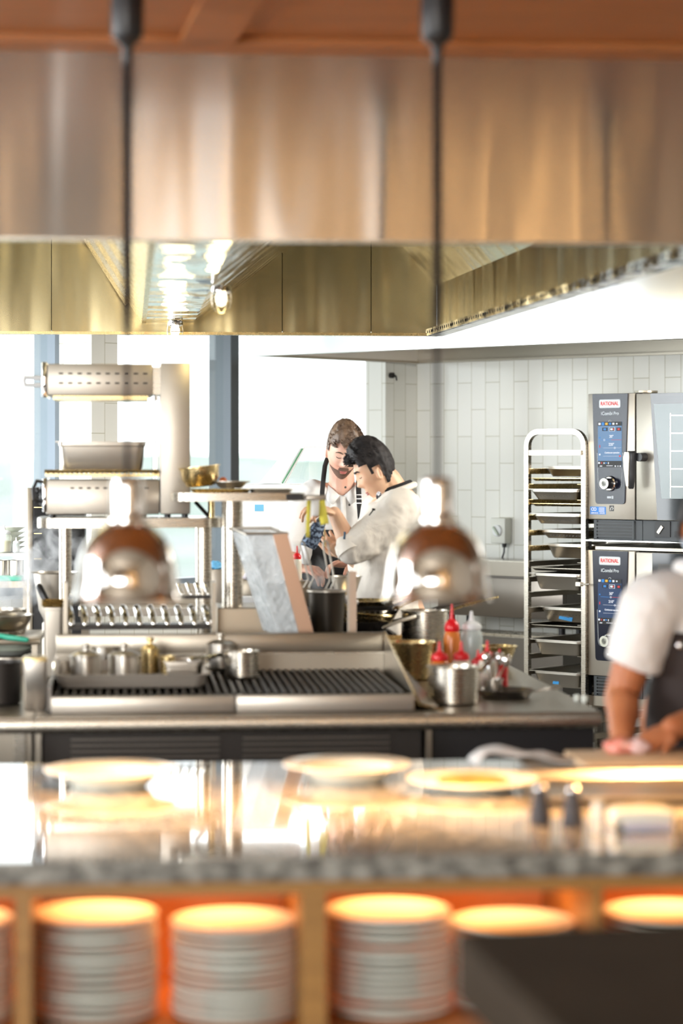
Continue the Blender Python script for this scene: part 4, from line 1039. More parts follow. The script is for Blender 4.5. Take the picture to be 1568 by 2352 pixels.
steel_pot(240, 1538, ZTY, 0.045, 0.075, 'small steel pot behind the two lidded pots in the roasting tray', group=SP, handle=(60, 0.05, 0.01))
steel_pot(345, 1548, ZTY, 0.030, 0.080, 'narrow steel cup standing in the middle of the roasting tray', BRASSY, SP, knob=True)
steel_pot(385, 1550, ZTY, 0.024, 0.060, 'narrow steel cup right of the middle of the roasting tray', BRASSY, SP)
w_ = IF_.h(425, 1552, ZTY)
o = thing('steel_insert', 'flat rectangular steel insert at the right end of the roasting tray', 'pan', IF_.w((w_.x - 0.01, w_.y + 0.08, ZTY + 0.046)), GA)
gnpan(MB(), 0.12, 0.17, 0.044, flare=0.008, rim=0.006, r=0.012).build('pan_body', SATIN, o)
# ---- saucepan on the grill
steel_pot(557, 1560, ZG, 0.055, 0.088, 'steel saucepan with its long handle toward the tray, standing on the grill grates', STEEL, None, handle=(197, 0.12, -0.012), nm='saucepan', cat='saucepan')
steel_pot(508, 1540, ZG, 0.050, 0.085, 'lidded steel saucepan between the roasting tray and the other saucepan', PANST, None, knob=True, nm='saucepan', cat='saucepan')

# ---- steel gantry: base, posts, two shelves
gb = Fr(IF_.w((0, 1.22, 0)), GA)
BX = lambda px, ly=0: gb.p(px, 1300, ly).x
BZ = lambda py, ly=0, px=540: gb.p(px, py, ly).z
gan = thing('steel_gantry', 'stainless gantry in the middle of the island with two shelves on thick round posts', 'shelf unit', Vector((gb.loc.x, gb.loc.y, 0)), GA)
bs = MB(); x0, x1 = BX(498), BX(686); z1 = BZ(1396)
bs.prism([(x0, ZI + 0.001), (x1, ZI + 0.001), (x1, BZ(1425)), (x1 - 0.02, BZ(1412)), (x1 - 0.06, BZ(1400)), (x1 - 0.10, z1), (x0, z1)], 0, 0.3)
bs.build('base_box', noisy(mat('bronzed_steel', (0.42, 0.36, 0.28), 0.35, 1), (2, 2, 2), nscale=3), gan, bev=0.004)
ztop = BZ(1132)
MB().cyl((BX(533, .12), 0.12, z1), (BX(533, .12), 0.12, ztop - 0.03), 0.037, seg=32).build('post', STEEL, gan)
us = MB(); a, b = BX(392), BX(700); 
us.loft([rrect(b - a, 0.36, 0.06, z, 6, (a + b) / 2, 0.13) for z in (ztop - 0.028, ztop - 0.022, ztop - 0.004, ztop)]); us.build('upper_shelf', STEEL, gan)
MB().b2((BX(655), -0.052, ztop - 0.024), (BX(694), -0.046, ztop - 0.004)).build('end_cap', BLACK, gan)
zlow = BZ(1190, 0.15)
ls = MB(); a, b = BX(84, .15), BX(512, .15); ls.loft([rrect(b - a, 0.40, 0.07, z, 6, (a + b) / 2, 0.36) for z in (zlow - 0.034, zlow - 0.028, zlow - 0.004, zlow)]); ls.build('lower_shelf', STEEL, gan)
MB().cyl((BX(467, .36), 0.36, ZI + 0.001), (BX(467, .36), 0.36, zlow - 0.034), 0.030, seg=28).build('post', STEEL, gan)
MB().cyl((BX(150, .40), 0.42, ZI + 0.001), (BX(150, .40), 0.42, zlow - 0.034), 0.022, seg=24).build('post', STEEL, gan)
MB().tube([(BX(447, .36), 0.3, BZ(1152, .3)), (BX(478, .36), 0.3, BZ(1186, .3))], 0.007, 8).build('brace', IRON, gan)
MB().cyl((BX(485, .3), 0.30, zlow), (BX(485, .3), 0.30, ztop - 0.028), 0.012, seg=16).build('post', BRASSY, gan)
# things on the upper shelf
def gpt(px, ly, z): p = gb.p(px, 1100, ly); return gb.w((p.x, ly, z))
o = thing('steel_bowl', 'deep heat-tinted steel bowl on the upper gantry shelf, partly behind the salamander', 'bowl', gpt(462, 0.12, ztop + 0.020), GA); o.rotation_euler = (0, R(-6), GA)
MB().lathe([(0.035, 0), (0.05, 0.004), (0.066, 0.03), (0.070, 0.068), (0.076, 0.070), (0.076, 0.073), (0.068, 0.072), (0.063, 0.032), (0.04, 0.008), (0.001, 0.006)], seg=36).build('bowl_body', BRASSY, o)
o = thing('serving_dish', 'shallow dish with a scrap of orange food on the upper gantry shelf', 'dish', gpt(530, 0.13, ztop + 0.0145), GA)
MB().lathe([(0.035, 0), (0.04, 0.002), (0.055, 0.018), (0.070, 0.023), (0.070, 0.026), (0.050, 0.022), (0.036, 0.006), (0.001, 0.005)], seg=36).build('dish_body', SATIN, o)
o2 = MB().ell((0, 0, 0), (0.014, 0.010, 0.012)).build('orange_peel', mat('orange_peel', (0.65, 0.16, 0.04), 0.5)); o2.location = gpt(512, 0.12, ztop + 0.0145 + 0.028); tag(o2, 'small orange scrap lying in the shallow dish on the gantry', 'food')
for px, w_, lab in ((505, 0.19, 'thin tray under the bowl and the dish on the upper gantry shelf'),):
    o = thing('thin_tray', lab, 'tray', gpt(px, 0.10, ztop + 0.0005), GA)
    MB().loft([rrect(w_, 0.22, 0.02, 0), rrect(w_ + 0.02, 0.24, 0.025, 0.010), rrect(w_ + 0.022, 0.242, 0.025, 0.012), rrect(w_ - 0.002, 0.218, 0.02, 0.003)]).build('tray_body', BRASSY, o)
o = thing('thin_tray', 'bright-edged tray at the right of the upper gantry shelf', 'tray', gpt(620, 0.10, ztop + 0.0005), GA)
MB().loft([rrect(0.13, 0.20, 0.02, 0), rrect(0.15, 0.22, 0.025, 0.010), rrect(0.152, 0.222, 0.025, 0.012), rrect(0.128, 0.198, 0.02, 0.003)]).build('tray_body', SATIN, o)
# order tickets hanging from the shelf end
TKY = mat('yellow_paper', (0.82, 0.72, 0.10), 0.8); TKW = mat('white_paper', (0.85, 0.84, 0.80), 0.8)
rb_ = gb.p(700, 1140, 0.0)
tr_ = thing('ticket_rail', 'short steel ticket rail at the right end of the upper gantry shelf', 'rail', gb.w((rb_.x, 0.0, ztop - 0.02)), GA)
MB().b2((0.001, 0, -0.006), (0.075, 0.02, 0.012), bev=0.003).build('rail_body', SATIN, tr_)
for k, (dx, dyk, w_, h_, m_, rot, lab) in enumerate(((0.004, 0.0, 0.014, 0.13, TKY, 2, 'long narrow yellow ticket hanging from the ticket rail'), (0.045, 0.0, 0.030, 0.085, TKY, -10, 'short yellow ticket hanging from the ticket rail'), (0.026, -0.004, 0.030, 0.055, TKW, 3, 'short white ticket hanging from the ticket rail'))):
    lp = []
    for j in range(9):
        t = j / 8; yy = 0.006 * math.sin(t * 3 + k)
        lp.append([Vector((-w_ / 2, yy, -h_ * t)), Vector((w_ / 2, yy + 0.003, -h_ * t))])
    o = MB().loft(lp, False, False, closed=False).build('order_ticket', m_, solid=0.0006)
    o.location = gb.w((rb_.x + dx + 0.01, -0.006 + dyk, ztop - 0.027)); o.rotation_euler = (0, R(rot), GA)
    tag(o, lab, 'ticket', 'tickets hanging from the rail')
# ---- salamander grill on the lower shelf
sa = thing('salamander_grill', 'stainless salamander grill with a raised perforated hood, standing on the lower gantry shelf', 'salamander grill', gpt(230, 0.2, zlow + 0.001), GA)
so = sa.location; sf = Fr(so, GA)
SX = lambda px: sf.p(px, 1000, 0).x
SZ = lambda py: sf.p(230, py, 0).z
for px in (120, 330, 385, 425): MB().cyl((SX(px), 0.05, 0), (SX(px), 0.05, 0.012), 0.012, seg=14).build('foot', BLACK, sa)
MB().b2((SX(106), 0, 0.012), (SX(366), 0.34, SZ(1102)), bev=0.004).build('lower_box', SATIN, sa)
MB().b2((SX(98), -0.004, 0.02), (SX(107), 0.34, SZ(1098)), bev=0.003).build('front_plate', CHROME, sa)
MB().b2((SX(368), 0, 0.012), (SX(437), 0.34, SZ(833)), bev=0.004).build('column', SATIN, sa)
MB().b2((SX(108), 0, SZ(908)), (SX(350), 0.34, SZ(836)), bev=0.004).build('upper_box', SATIN, sa)
MB().b2((SX(96), -0.004, SZ(912)), (SX(107.5), 0.34, SZ(832)), bev=0.003).build('upper_front_plate', CHROME, sa)
MB().b2((SX(350), 0.02, SZ(905)), (SX(368), 0.30, SZ(842))).build('carriage', STEEL, sa)
MB().b2((SX(122), 0.01, SZ(918)), (SX(340), 0.33, SZ(908.5))).build('heating_element', BRASSY, sa)
MB().cyl((SX(354), 0.03, SZ(1100)), (SX(354), 0.03, SZ(906)), 0.006, seg=10).build('guide_rod', CHROME, sa)
MB().cyl((SX(360), 0.06, SZ(1100)), (SX(360), 0.06, SZ(906)), 0.006, seg=10).build('guide_rod', CHROME, sa)
for r_ in (858, 880):
    sh_ = MB()
    for c_ in range(10): sh_.b2((SX(140 + c_ * 21.5) - 0.008, -0.0012, SZ(r_) - 0.003), (SX(140 + c_ * 21.5) + 0.008, 0.001, SZ(r_) + 0.003))
    sh_.build('slot_row', IRON, sa)
sh_ = MB()
for c_ in range(10): sh_.b2((SX(166 + c_ * 19) - 0.007, -0.0012, SZ(1121) - 0.003), (SX(166 + c_ * 19) + 0.007, 0.001, SZ(1121) + 0.003))
sh_.build('slot_row', IRON, sa)
MB().tube([(SX(96), 0.06, SZ(868)), (SX(56), 0.06, SZ(866)), (SX(53), 0.06, SZ(874)), (SX(56), 0.06, SZ(884)), (SX(96), 0.06, SZ(884))], 0.009, 8).build('handle', WHITE, sa)
gr = MB(); za, zb3 = SZ(1094), SZ(1084)
gr.b2((SX(104), 0, za), (SX(366), 0.34, za + 0.008))
for c_ in range(24): gr.cyl((SX(106 + c_ * 11.2), 0.0, za + 0.012), (SX(106 + c_ * 11.2), 0.33, za + 0.012), 0.0045, seg=6)
gr.tube([(SX(102), -0.004, za + 0.018), (SX(366), -0.004, za + 0.018)], 0.006, 8); gr.build('grid_rack', BRASSY, sa)
MX = Matrix.Rotation(R(-90), 4, 'Y')
for z_ in (1128, 1150): MB().lathe([(0.020, 0), (0.020, 0.010), (0.013, 0.016), (0.013, 0.026), (0.001, 0.027)], (SX(98), 0.10, SZ(z_)), 20, MX).build('knob', BLACK, sa)
MB().tube([(SX(98), 0.02, SZ(1108)), (SX(84), 0.0, SZ(1104)), (SX(76), 0.0, SZ(1122)), (SX(78), 0.0, SZ(1146)), (SX(92), 0.02, SZ(1152))], 0.007, 8).build('lever', BLACK, sa)
zpan = so.z + za + 0.019; tx0, tx1 = SX(127), SX(342)
zrim = so.z + sf.p(230, 1014, 0).z
o = thing('gastronorm_pan', 'steel pan resting on the grid of the salamander grill', 'pan', sf.w(((tx0 + tx1) / 2, 0.15, zrim - so.z)), GA)
gnpan(MB(), tx1 - tx0, 0.30, zrim - zpan - 0.001, flare=0.016, rim=0.012).build('pan_body', SATIN, o)

# ---- rack of steel rods behind the grill
rr_f = Fr(IF_.w((0, 1.10, 0)), GA)
o = thing('rod_rack', 'low steel rack with eleven slanted bright rods, behind the chargrill', 'rack', Vector((rr_f.loc.x, rr_f.loc.y, 0)), GA)
RX = lambda px: rr_f.p(px, 1400, 0).x; RZ = lambda py: rr_f.p(320, py, 0).z
for px in (150, 491): MB().b2((RX(px) - 0.007, 0, ZI + 0.001), (RX(px) + 0.007, 0.12, RZ(1338))).build('side_post', STEELH, o)
MB().b2((RX(157), 0.0, RZ(1376)), (RX(484), 0.012, RZ(1368))).build('cross_rail', IRON, o)
MB().b2((RX(157), 0.0, RZ(1446)), (RX(484), 0.10, RZ(1434))).build('cross_rail', IRON, o)
MB().b2((RX(157), 0.0, ZI + 0.03), (RX(484), 0.10, ZI + 0.05)).build('cross_rail', IRON, o)
for k in range(11):
    x = RX(164 + k * 31.5)
    MB().tube([(x, 0.0, RZ(1433)), (x - 0.004, 0.02, RZ(1415)), (x - 0.012, 0.07, RZ(1400))], [0.011, 0.013, 0.013], 12, round_ends=True).build('rod', CHROME, o)
for k in range(8):
    x = RX(340 + k * 20)
    MB().tube([(x, 0.08, RZ(1368)), (x - 0.012, 0.11, RZ(1345))], 0.007, 10, round_ends=True).build('hook', CHROME, o)

# ---- leaning clear container with a bronzed steel edge
lf = Fr(IF_.w((0, 1.10, 0)), GA)
b0, b1 = lf.p(640, 1452, 0), lf.p(722, 1452, 0); t0, t1 = lf.p(566, 1212, 0), lf.p(660, 1226, 0)
ori = lf.p(680, 1456, 0)
zb_0 = lf.p(680, 1470, 0).z
o = thing('wrap_container', 'tall clear plastic container leaning left beside the gantry post, with a bronzed steel edge', 'container', lf.w((0, 0.0, 0)), GA)
bz0 = bz + ZI + 0.0
def quadbox(mb, A, B, C_, D, th=0.003):
    """slab between lines A-B (bottom) and D-C (top)"""
    n = (B - A).cross(D - A).normalized() * th
    return mb.loft([[A, B, B + n, A + n], [D, C_, C_ + n, D + n]])
dv = Vector((-0.055, 0.10, 0.016))
Bf0, Bf1 = Vector((b0.x, 0, bz0 - 0.02)), Vector((b1.x, 0, bz0 - 0.02)); Tf0, Tf1 = Vector((t0.x + 0.045, 0, t1.z)), Vector((t1.x, 0, t1.z))
SE = 0.052
quadbox(MB(), Bf1 - Vector((SE, 0, 0)), Bf1, Tf1, Tf1 - Vector((SE, 0, 0)), 0.004).build('steel_edge', noisy(mat('rosy_steel', (0.52, 0.36, 0.27), 0.32, 1), (2, 2, 2), nscale=3), o)
quadbox(MB(), Bf0, Bf1 - Vector((SE + 0.001, 0, 0)), Tf1 - Vector((SE + 0.001, 0, 0)), Tf0 - Vector((0.04, 0, 0)), 0.003).build('front_wall', WRAP, o)
quadbox(MB(), Bf0 + dv * 0.9, Bf1 + dv * 0.9, Tf1 + dv, Tf0 + dv - Vector((0.04, 0, 0)), 0.003).build('rear_wall', WRAP, o)
quadbox(MB(), Bf0, Bf0 + dv * 0.9, Tf0 + dv - Vector((0.04, 0, 0)), Tf0 - Vector((0.04, 0, 0)), 0.003).build('side_wall', WRAP, o)
A0 = Tf0 - Vector((0.045, 0, 0)); rim = MB()
rim.tube([A0, Tf1, Tf1 + dv, A0 + dv], 0.006, 8, closed=True); rim.build('rim', SATIN, o)
# upright steel strip
uf = lf.p(812, 1313, 0)
o = thing('steel_upright', 'single narrow steel upright standing behind the chargrill splashback', 'post', lf.w((uf.x, -0.0, ZI + 0.001)), GA)
MB().b2((-0.014, 0, 0), (0.010, 0.012, uf.z - ZI)).build('post_face', noisy(mat('rosy_steel_post', (0.55, 0.45, 0.37), 0.35, 1), (2, 2, 2), nscale=3), o)
MB().b2((-0.022, 0.001, 0), (-0.0142, 0.012, uf.z - ZI)).build('post_side', SATIN, o)

# ================================================================ right section: pots, pans and bottles
steel_pot(952, 1566, ZI, 0.088, 0.132, 'wide open steel pot beside the chargrill splash plate', BRASSY, None, taper=0.8)
steel_pot(982, 1532, ZI, 0.088, 0.205, 'tall straight steel stockpot behind the sauce bottles', STEEL, None, nm='stockpot')
steel_pot(1048, 1622, ZI, 0.080, 0.118, 'round steel pot at the front of the right section, before the red-capped bottles', STEEL, None, handle=(20, 0.07, 0.05))
steel_pot(1148, 1540, ZI, 0.072, 0.085, 'wide-mouthed steel bowl behind the red-capped bottles', BRASSY, None, nm='steel_bowl', cat='bowl', taper=0.6)
steel_pot(1135, 1604, ZI, 0.030, 0.060, 'small steel cup of spoons on the right section', PANST, None, nm='spoon_cup', cat='cup')
def bottle(px, py, r, h, capm, bodym, lab, fill=None, fillm=None, z=ZI, frame=IF_, grp='sauce squeeze bottles on the island', noz=0.35):
    w_ = frame.h(px, py, z)
    o = thing('squeeze_bottle', lab, 'squeeze bottle', frame.w((w_.x, w_.y + r, z + 0.0004)), GA, grp)
    hb = h * (1 - noz)
    MB().lathe([(r * 0.86, 0), (r * 0.98, 0.005), (r, 0.02), (r * 0.96, hb * 0.5), (r, hb * 0.82), (r * 0.9, hb * 0.93), (r * 0.72, hb), (0.001, hb)], seg=28).build('bottle_body', bodym, o)
    if fill: MB().lathe([(r * 0.8, 0.004), (r * 0.93, 0.008), (r * 0.95, 0.02), (r * 0.93, hb * fill), (0.001, hb * fill)], seg=28).build('contents', fillm, o)
    c0 = h * noz
    MB().lathe([(r * 0.80, hb - 0.004), (r * 0.88, hb + 0.0), (r * 0.88, hb + c0 * 0.12), (r * 0.80, hb + c0 * 0.26), (r * 0.5, hb + c0 * 0.38), (r * 0.26, hb + c0 * 0.44), (r * 0.2, hb + c0 * 0.6), (r * 0.12, hb + c0), (0.001, hb + c0)], seg=24).build('nozzle_cap', capm, o)
    return o
bottle(1040, 1562, 0.030, 0.262, RED, ORANGE, 'tallest squeeze bottle, orange sauce under a red nozzle cap')
bottle(1086, 1560, 0.040, 0.235, WHITE, CLEARP, 'clear squeeze bottle with olive oil and a white nozzle cap', 0.35, OLIVE, noz=0.26)
bottle(1012, 1596, 0.032, 0.172, RED, ORANGE, 'short orange squeeze bottle with a red cap, nearest the chargrill')
bottle(1062, 1592, 0.031, 0.168, RED, CREAM, 'short cream squeeze bottle with a red cap, between the orange one and the clear one')
bottle(1122, 1594, 0.031, 0.172, RED, CREAM, 'short cream squeeze bottle with a red cap, beside the cup of spoons')
bottle(1150, 1590, 0.028, 0.140, RED, RED, 'small all-red squeeze bottle right of the cream ones')
bottle(1100, 1584, 0.026, 0.130, RED, RED, 'small all-red squeeze bottle half hidden between the cream ones')
# blue sticker on the tall bottle
# spoons
for k, (a, b) in enumerate(((20, 1), (62, 2), (110, 3))):
    w_ = IF_.h(1135, 1604, ZI); p0 = Vector((w_.x, w_.y + 0.030, ZI + 0.02))
    d = Vector((math.cos(R(a)) * 0.5, 0.15 * math.sin(R(a)), 1)).normalized()
    sp_ = MB().tube([Vector((0, 0, 0)), d * 0.09], [0.003, 0.003], 6, round_ends=True); sp_.ell(d * 0.108, (0.014, 0.007, 0.021))
    o = sp_.build('spoon', CHROME); o.location = IF_.w(p0); o.rotation_euler = (0, 0, GA)
    tag(o, ('bright spoon leaning furthest right in the small cup', 'bright spoon leaning a little right in the small cup', 'bright spoon standing nearly upright in the small cup')[k], 'spoon', 'spoons in the steel cup')
# low pan near the front of the section
def frying_pan(loc, r, h, ang, ln, lab, m=IRON, hm=None, rz=GA, rise=0.03, group='pans stacked on the island'):
    o = thing('frying_pan', lab, 'frying pan', loc, rz, group)
    MB().lathe([(r * 0.80, 0), (r * 0.84, 0.003), (r, h - 0.001), (r + 0.003, h), (r - 0.002, h + 0.001), (r * 0.82, 0.006), (0.001, 0.004)], seg=44).build('pan_body', m, o)
    a = R(ang); u = Vector((math.cos(a), math.sin(a), 0)); s_ = Vector((-u.y, u.x, 0))
    hb_ = MB()
    lp = []
    for t, wd, th in ((0, 0.010, 0.003), (0.15, 0.008, 0.003), (0.5, 0.010, 0.004), (0.9, 0.013, 0.005), (1.0, 0.008, 0.003)):
        c = u * (r * 0.97 + ln * t) + Vector((0, 0, h * 0.75 + rise * math.sin(t * 1.5)))
        lp.append([c + s_ * wd + Vector((0, 0, th)), c - s_ * wd + Vector((0, 0, th)), c - s_ * wd - Vector((0, 0, th)), c + s_ * wd - Vector((0, 0, th))])
    hb_.loft(lp).build('handle', hm or m, o)
    return o
w_ = IF_.h(1172, 1608, ZI); frying_pan(IF_.w((w_.x, w_.y + 0.09, ZI + 0.0005)), 0.088, 0.026, -5, 0.09, 'small dark pan with a bright rim at the front right of the island', DARKST, STEEL, group=None, rise=0.012)
for k, (px, py) in enumerate(((1326, 1612), (1344, 1614))):
    w_ = IF_.h(px, py, ZI); o = MB().lathe([(0.009, 0), (0.011, 0.004), (0.0115, 0.016), (0.008, 0.022), (0.001, 0.023)], seg=20).build('white_cup', CERAM)
    o.location = IF_.w((w_.x, w_.y + 0.01, ZI + 0.0004)); tag(o, ('tiny white cup near the right end of the island, the inner one', 'tiny white cup near the right end of the island, the outer one')[k], 'cup', 'tiny white cups')
# dark range block, pans stacked on it
w0 = IF_.h(765, 1500, ZI); rb = Fr(IF_.w((w0.x, 1.50, 0)), GA)
rx0, rx1 = rb.p(696, 1400, 0).x, rb.p(922, 1400, 0).x
zr = rb.p(800, 1456, 0).z
o = thing('stove_top', 'low black stove top behind the chargrill carrying the stack of frying pans', 'stove', Vector((rb.loc.x, rb.loc.y, 0)), GA)
MB().b2((rx0, 0, ZI + 0.001), (rx1, 0.45, zr - 0.012), bev=0.004).build('stove_body', IRON, o)
gr = MB()
for k in range(9): gr.b2((rx0 + 0.02 + k * (rx1 - rx0 - 0.05) / 8, 0.01, zr - 0.0119), (rx0 + 0.032 + k * (rx1 - rx0 - 0.05) / 8, 0.43, zr))
gr.build('pan_support', DARKST, o)
MB().b2((rx0, -0.006, zr - 0.03), (rx1, -0.0005, zr - 0.005)).build('front_trim', BRASSY, o)
zz = zr + 0.0005
PS = [(822, 0.125, 0.034, 20, 0.16, 'bottom black frying pan of the stack, its handle toward the bottles', IRON, None, 0.02),
      (836, 0.118, 0.032, 200, 0.14, 'brassy frying pan second from the bottom, its pale handle toward the stockpot', BRASSY, SATIN, 0.01),
      (842, 0.122, 0.036, 28, 0.18, 'shiny steel frying pan in the middle of the stack', CHROME, BRASSY, 0.05),
      (828, 0.126, 0.030, 10, 0.17, 'brown-edged black pan above the shiny one', DARKST, IRON, 0.04),
      (832, 0.120, 0.028, 35, 0.19, 'topmost frying pan of the stack behind the steel upright', BRASSY, WOOD, 0.07)]
for px, r_, h_, an, ln, lab, m_, hm_, rise in PS:
    q = rb.p(px, 1400, 0.21); frying_pan(rb.w((q.x, 0.21, zz)), r_, h_, an, ln, lab, m_, hm_, rise=rise); zz += h_ * 0.62
q = rb.p(905, 1430, -0.04)
frying_pan(rb.w((q.x + 0.05, -0.02 , ZI + 0.08)), 0.05, 0.02, 190, 0.10, 'little steel ladle pan tucked beside the wide pot', SATIN, SATIN, group=None, rise=0.0) if False else None
# utensils lying on top of the stockpot
for k, (pa, pb_, r_, m_, lab) in enumerate((((1000, 1412), (1142, 1372), 0.0055, BRASSY, 'long-handled steel ladle lying across the stockpot, pointing right'), ((960, 1408), (1080, 1380), 0.006, IRON, 'black-handled utensil lying across the stockpot'), ((880, 1442), (952, 1416), 0.0075, SATIN, 'pale metal handle lying between the pan stack and the stockpot'), ((905, 1398), (975, 1352), 0.007, WOOD, 'wooden-handled utensil resting on the pan stack'))):
    ly = (1.85, 1.80, 1.55, 1.74)[k]
    A, B = IF_.p(pa[0], pa[1], ly), IF_.p(pb_[0], pb_[1], ly + 0.05)
    o = MB().tube([Vector((0, 0, 0)), (B - A) * 0.5 + Vector((0, 0, 0.004)), B - A], [r_ * 0.7, r_, r_ * 0.9], 8, round_ends=True).build('cooking_utensil', m_)
    o.location = IF_.w(A); o.rotation_euler = (0, 0, GA); tag(o, lab, 'utensil', 'utensils on the pots')
# tall dark stockpot with basket handles
q = rb.p(738, 1357, 0.16)
zr_ = q.z
o = thing('stockpot', 'tall dark stockpot steaming between the leaning container and the pan stack', 'stockpot', rb.w((q.x, 0.0 - 0.10, ZI + 0.001)), GA)
hh = rb.p(738, 1357, -0.10).z - ZI - 0.001
MB().lathe([(0.045, 0), (0.05, 0.004), (0.066, hh - 0.02), (0.068, hh), (0.063, hh), (0.060, hh - 0.012), (0.001, hh - 0.012)], seg=36).build('pot_body', noisy(mat('sooty_steel', (0.05, 0.042, 0.033), 0.35, 0.6), (6, 6, 6), nscale=6), o)
MB().lathe([(0.0685, hh - 0.004), (0.073, hh - 0.002), (0.073, hh + 0.003), (0.0685, hh + 0.004)], seg=36, cap0=False, cap1=False).build('pot_rim', SATIN, o)
MB().tube([(0.066, 0, hh - 0.055), (0.085, 0, hh - 0.045), (0.100, 0, hh - 0.050), (0.104, 0, hh - 0.062), (0.085, 0, hh - 0.068), (0.066, 0, hh - 0.066)], 0.004, 8).build('pot_handle', BRASSY, o)
MB().ell((0, 0, hh - 0.010), (0.055, 0.055, 0.004)).build('broth', CREAM, o)
pl = o.location
for k, (pxa, tilt, lab) in enumerate(((682, -0.02, 'white wire basket handle rising from the dark stockpot, behind the leaning container'), (738, 0.02, 'white wire basket handle rising from the dark stockpot, in front of the black apron'))):
    bf_ = Fr(rb.w((0, -0.10, 0)), GA)
    P = lambda a, b_: bf_.p(a, b_, 0)
    if k == 1: pts = [P(748, 1352), P(757, 1335), P(742, 1255), P(742, 1246), P(747, 1241), P(752, 1246), P(754, 1256), P(768, 1332), P(760, 1352)]
    else: pts = [P(697, 1350), P(708, 1330), P(694, 1270), P(688, 1250), P(692, 1243), P(698, 1248), P(706, 1272), P(720, 1328), P(709, 1350)]
    c = pts[0]; o2 = MB().tube([p - c for p in pts], 0.0032, 8).build('basket_handle', SATIN); 
    o2.location = bf_.w(c); o2.rotation_euler = (0, 0, GA); tag(o2, lab, 'basket handle', 'wire basket handles')
steel_pot(794, 1500, ZI, 0.055, 0.01, 'x', PANST) if False else None
q = rb.p(792, 1322, 0.30); zt_ = zz
o = thing('steel_bowl', 'grey steel bowl standing on the topmost frying pan, under the chefs’ hands', 'bowl', rb.w((q.x, 0.26, zz + 0.020)), GA)
hB = max(0.035, q.z - zz - 0.020)
MB().lathe([(0.03, 0), (0.036, 0.003), (0.058, hB - 0.003), (0.064, hB), (0.056, hB), (0.034, 0.008), (0.001, 0.006)], seg=36).build('bowl_body', SATIN, o)
# rolled white towel
q = rb.p(795, 1356, 0.1)
o = MB().tube([(-0.035, 0, 0), (-0.012, 0, 0.004), (0.012, 0.0, 0.0), (0.035, 0, -0.004)], [0.014, 0.016, 0.016, 0.013], 14, round_ends=True).build('rolled_towel', LINEN)
o.location = rb.w((q.x, 0.10, zz + 0.017)); o.rotation_euler = (0, R(8), GA); tag(o, 'small rolled white towel lying on the frying pans by the steel upright', 'towel')

# ================================================================ left section
zsh = 1.03
rs = Fr(IF_.w((0, 1.38, 0)), GA)
a, b = rs.p(-260, 1400, 0).x, rs.p(92, 1400, 0).x
o = thing('raised_shelf', 'raised steel shelf at the far left of the island under the saucepans', 'shelf', Vector((rs.loc.x, rs.loc.y, ZI)), GA)
MB().b2((a, 0, zsh - ZI - 0.02), (b, 0.5, zsh - ZI), bev=0.003).build('shelf_board', STEELH, o)
for x in (a + 0.02, b - 0.03): MB().b2((x, 0.01, 0.001), (x + 0.02, 0.49, zsh - ZI - 0.02)).build('shelf_leg', STEELH, o)
def onshelf(px, ly, z): q = rs.p(px, 1400, ly); return rs.w((q.x, ly, z))
o = thing('saucepan', 'straight steel saucepan on the raised shelf at the far left', 'saucepan', onshelf(2, 0.32, zsh), GA)
MB().lathe([(0.088, 0), (0.092, 0.004), (0.093, 0.066 + 0.02), (0.096, 0.088), (0.091, 0.088), (0.088, 0.008), (0.001, 0.006)], seg=40).build('pot_body', STEEL, o)
o = thing('frying_pan', 'round-bottomed steel pan with a green handle at the far left', 'frying pan', onshelf(4, 0.10, zsh + 0.022), GA)
MB().lathe([(0.06, 0), (0.085, 0.012), (0.104, 0.040), (0.108, 0.058), (0.113, 0.060), (0.105, 0.060), (0.098, 0.038), (0.06, 0.006), (0.001, 0.004)], seg=44).build('pan_body', STEELH, o)
MB().tube([(-0.02, -0.10, -0.004), (0.03, -0.14, -0.012), (0.095, -0.15, -0.020)], [0.008, 0.010, 0.009], 10, round_ends=True).build('handle', GREEN, o)
for k in range(4):
    w_ = IF_.h(22, 1548, ZI); o = MB().lathe([(0.06, 0), (0.066, 0.002), (0.100, 0.014 + 0.004), (0.106, 0.020), (0.098, 0.019), (0.06, 0.006), (0.001, 0.005)], seg=40).build('shallow_bowl', CERAM)
    o.location = IF_.w((w_.x, w_.y + 0.02 , ZI + 0.068 + 0.0135 * k)); tag(o, ('lowest', 'second-lowest', 'second-highest', 'top')[k] + ' shallow white bowl of the stack at the far left of the island', 'bowl', 'shallow white bowls')
w_ = IF_.h(22, 1548, ZI)
o = thing('bowl_stand', 'round steel stand under the stack of shallow white bowls', 'stand', IF_.w((w_.x, w_.y + 0.02, ZI + 0.0005)), GA); MB().lathe([(0.09, 0), (0.092, 0.004), (0.085, 0.062), (0.090, 0.066), (0.001, 0.067)], seg=32).build('stand_body', STEELH, o)
steel_pot(-6, 1622, ZI, 0.070, 0.135, 'black round pot with a brassy rim at the front left corner', IRON, None, rim=0.006, nm='stockpot')
w_ = IF_.h(80, 1634, ZI)
o = thing('steel_canister', 'square polished steel canister at the front left of the chargrill', 'canister', IF_.w((w_.x, w_.y + 0.045, ZI + 0.0005)), GA)
MB().loft([rrect(0.066, 0.08, 0.008, 0), rrect(0.070, 0.084, 0.008, 0.004), rrect(0.072, 0.086, 0.008, 0.15)]).build('canister_body', PANST, o)
MB().loft([rrect(0.076, 0.09, 0.008, 0.1505), rrect(0.076, 0.09, 0.008, 0.160), rrect(0.06, 0.07, 0.008, 0.164)]).build('canister_lid', BRASSY, o)
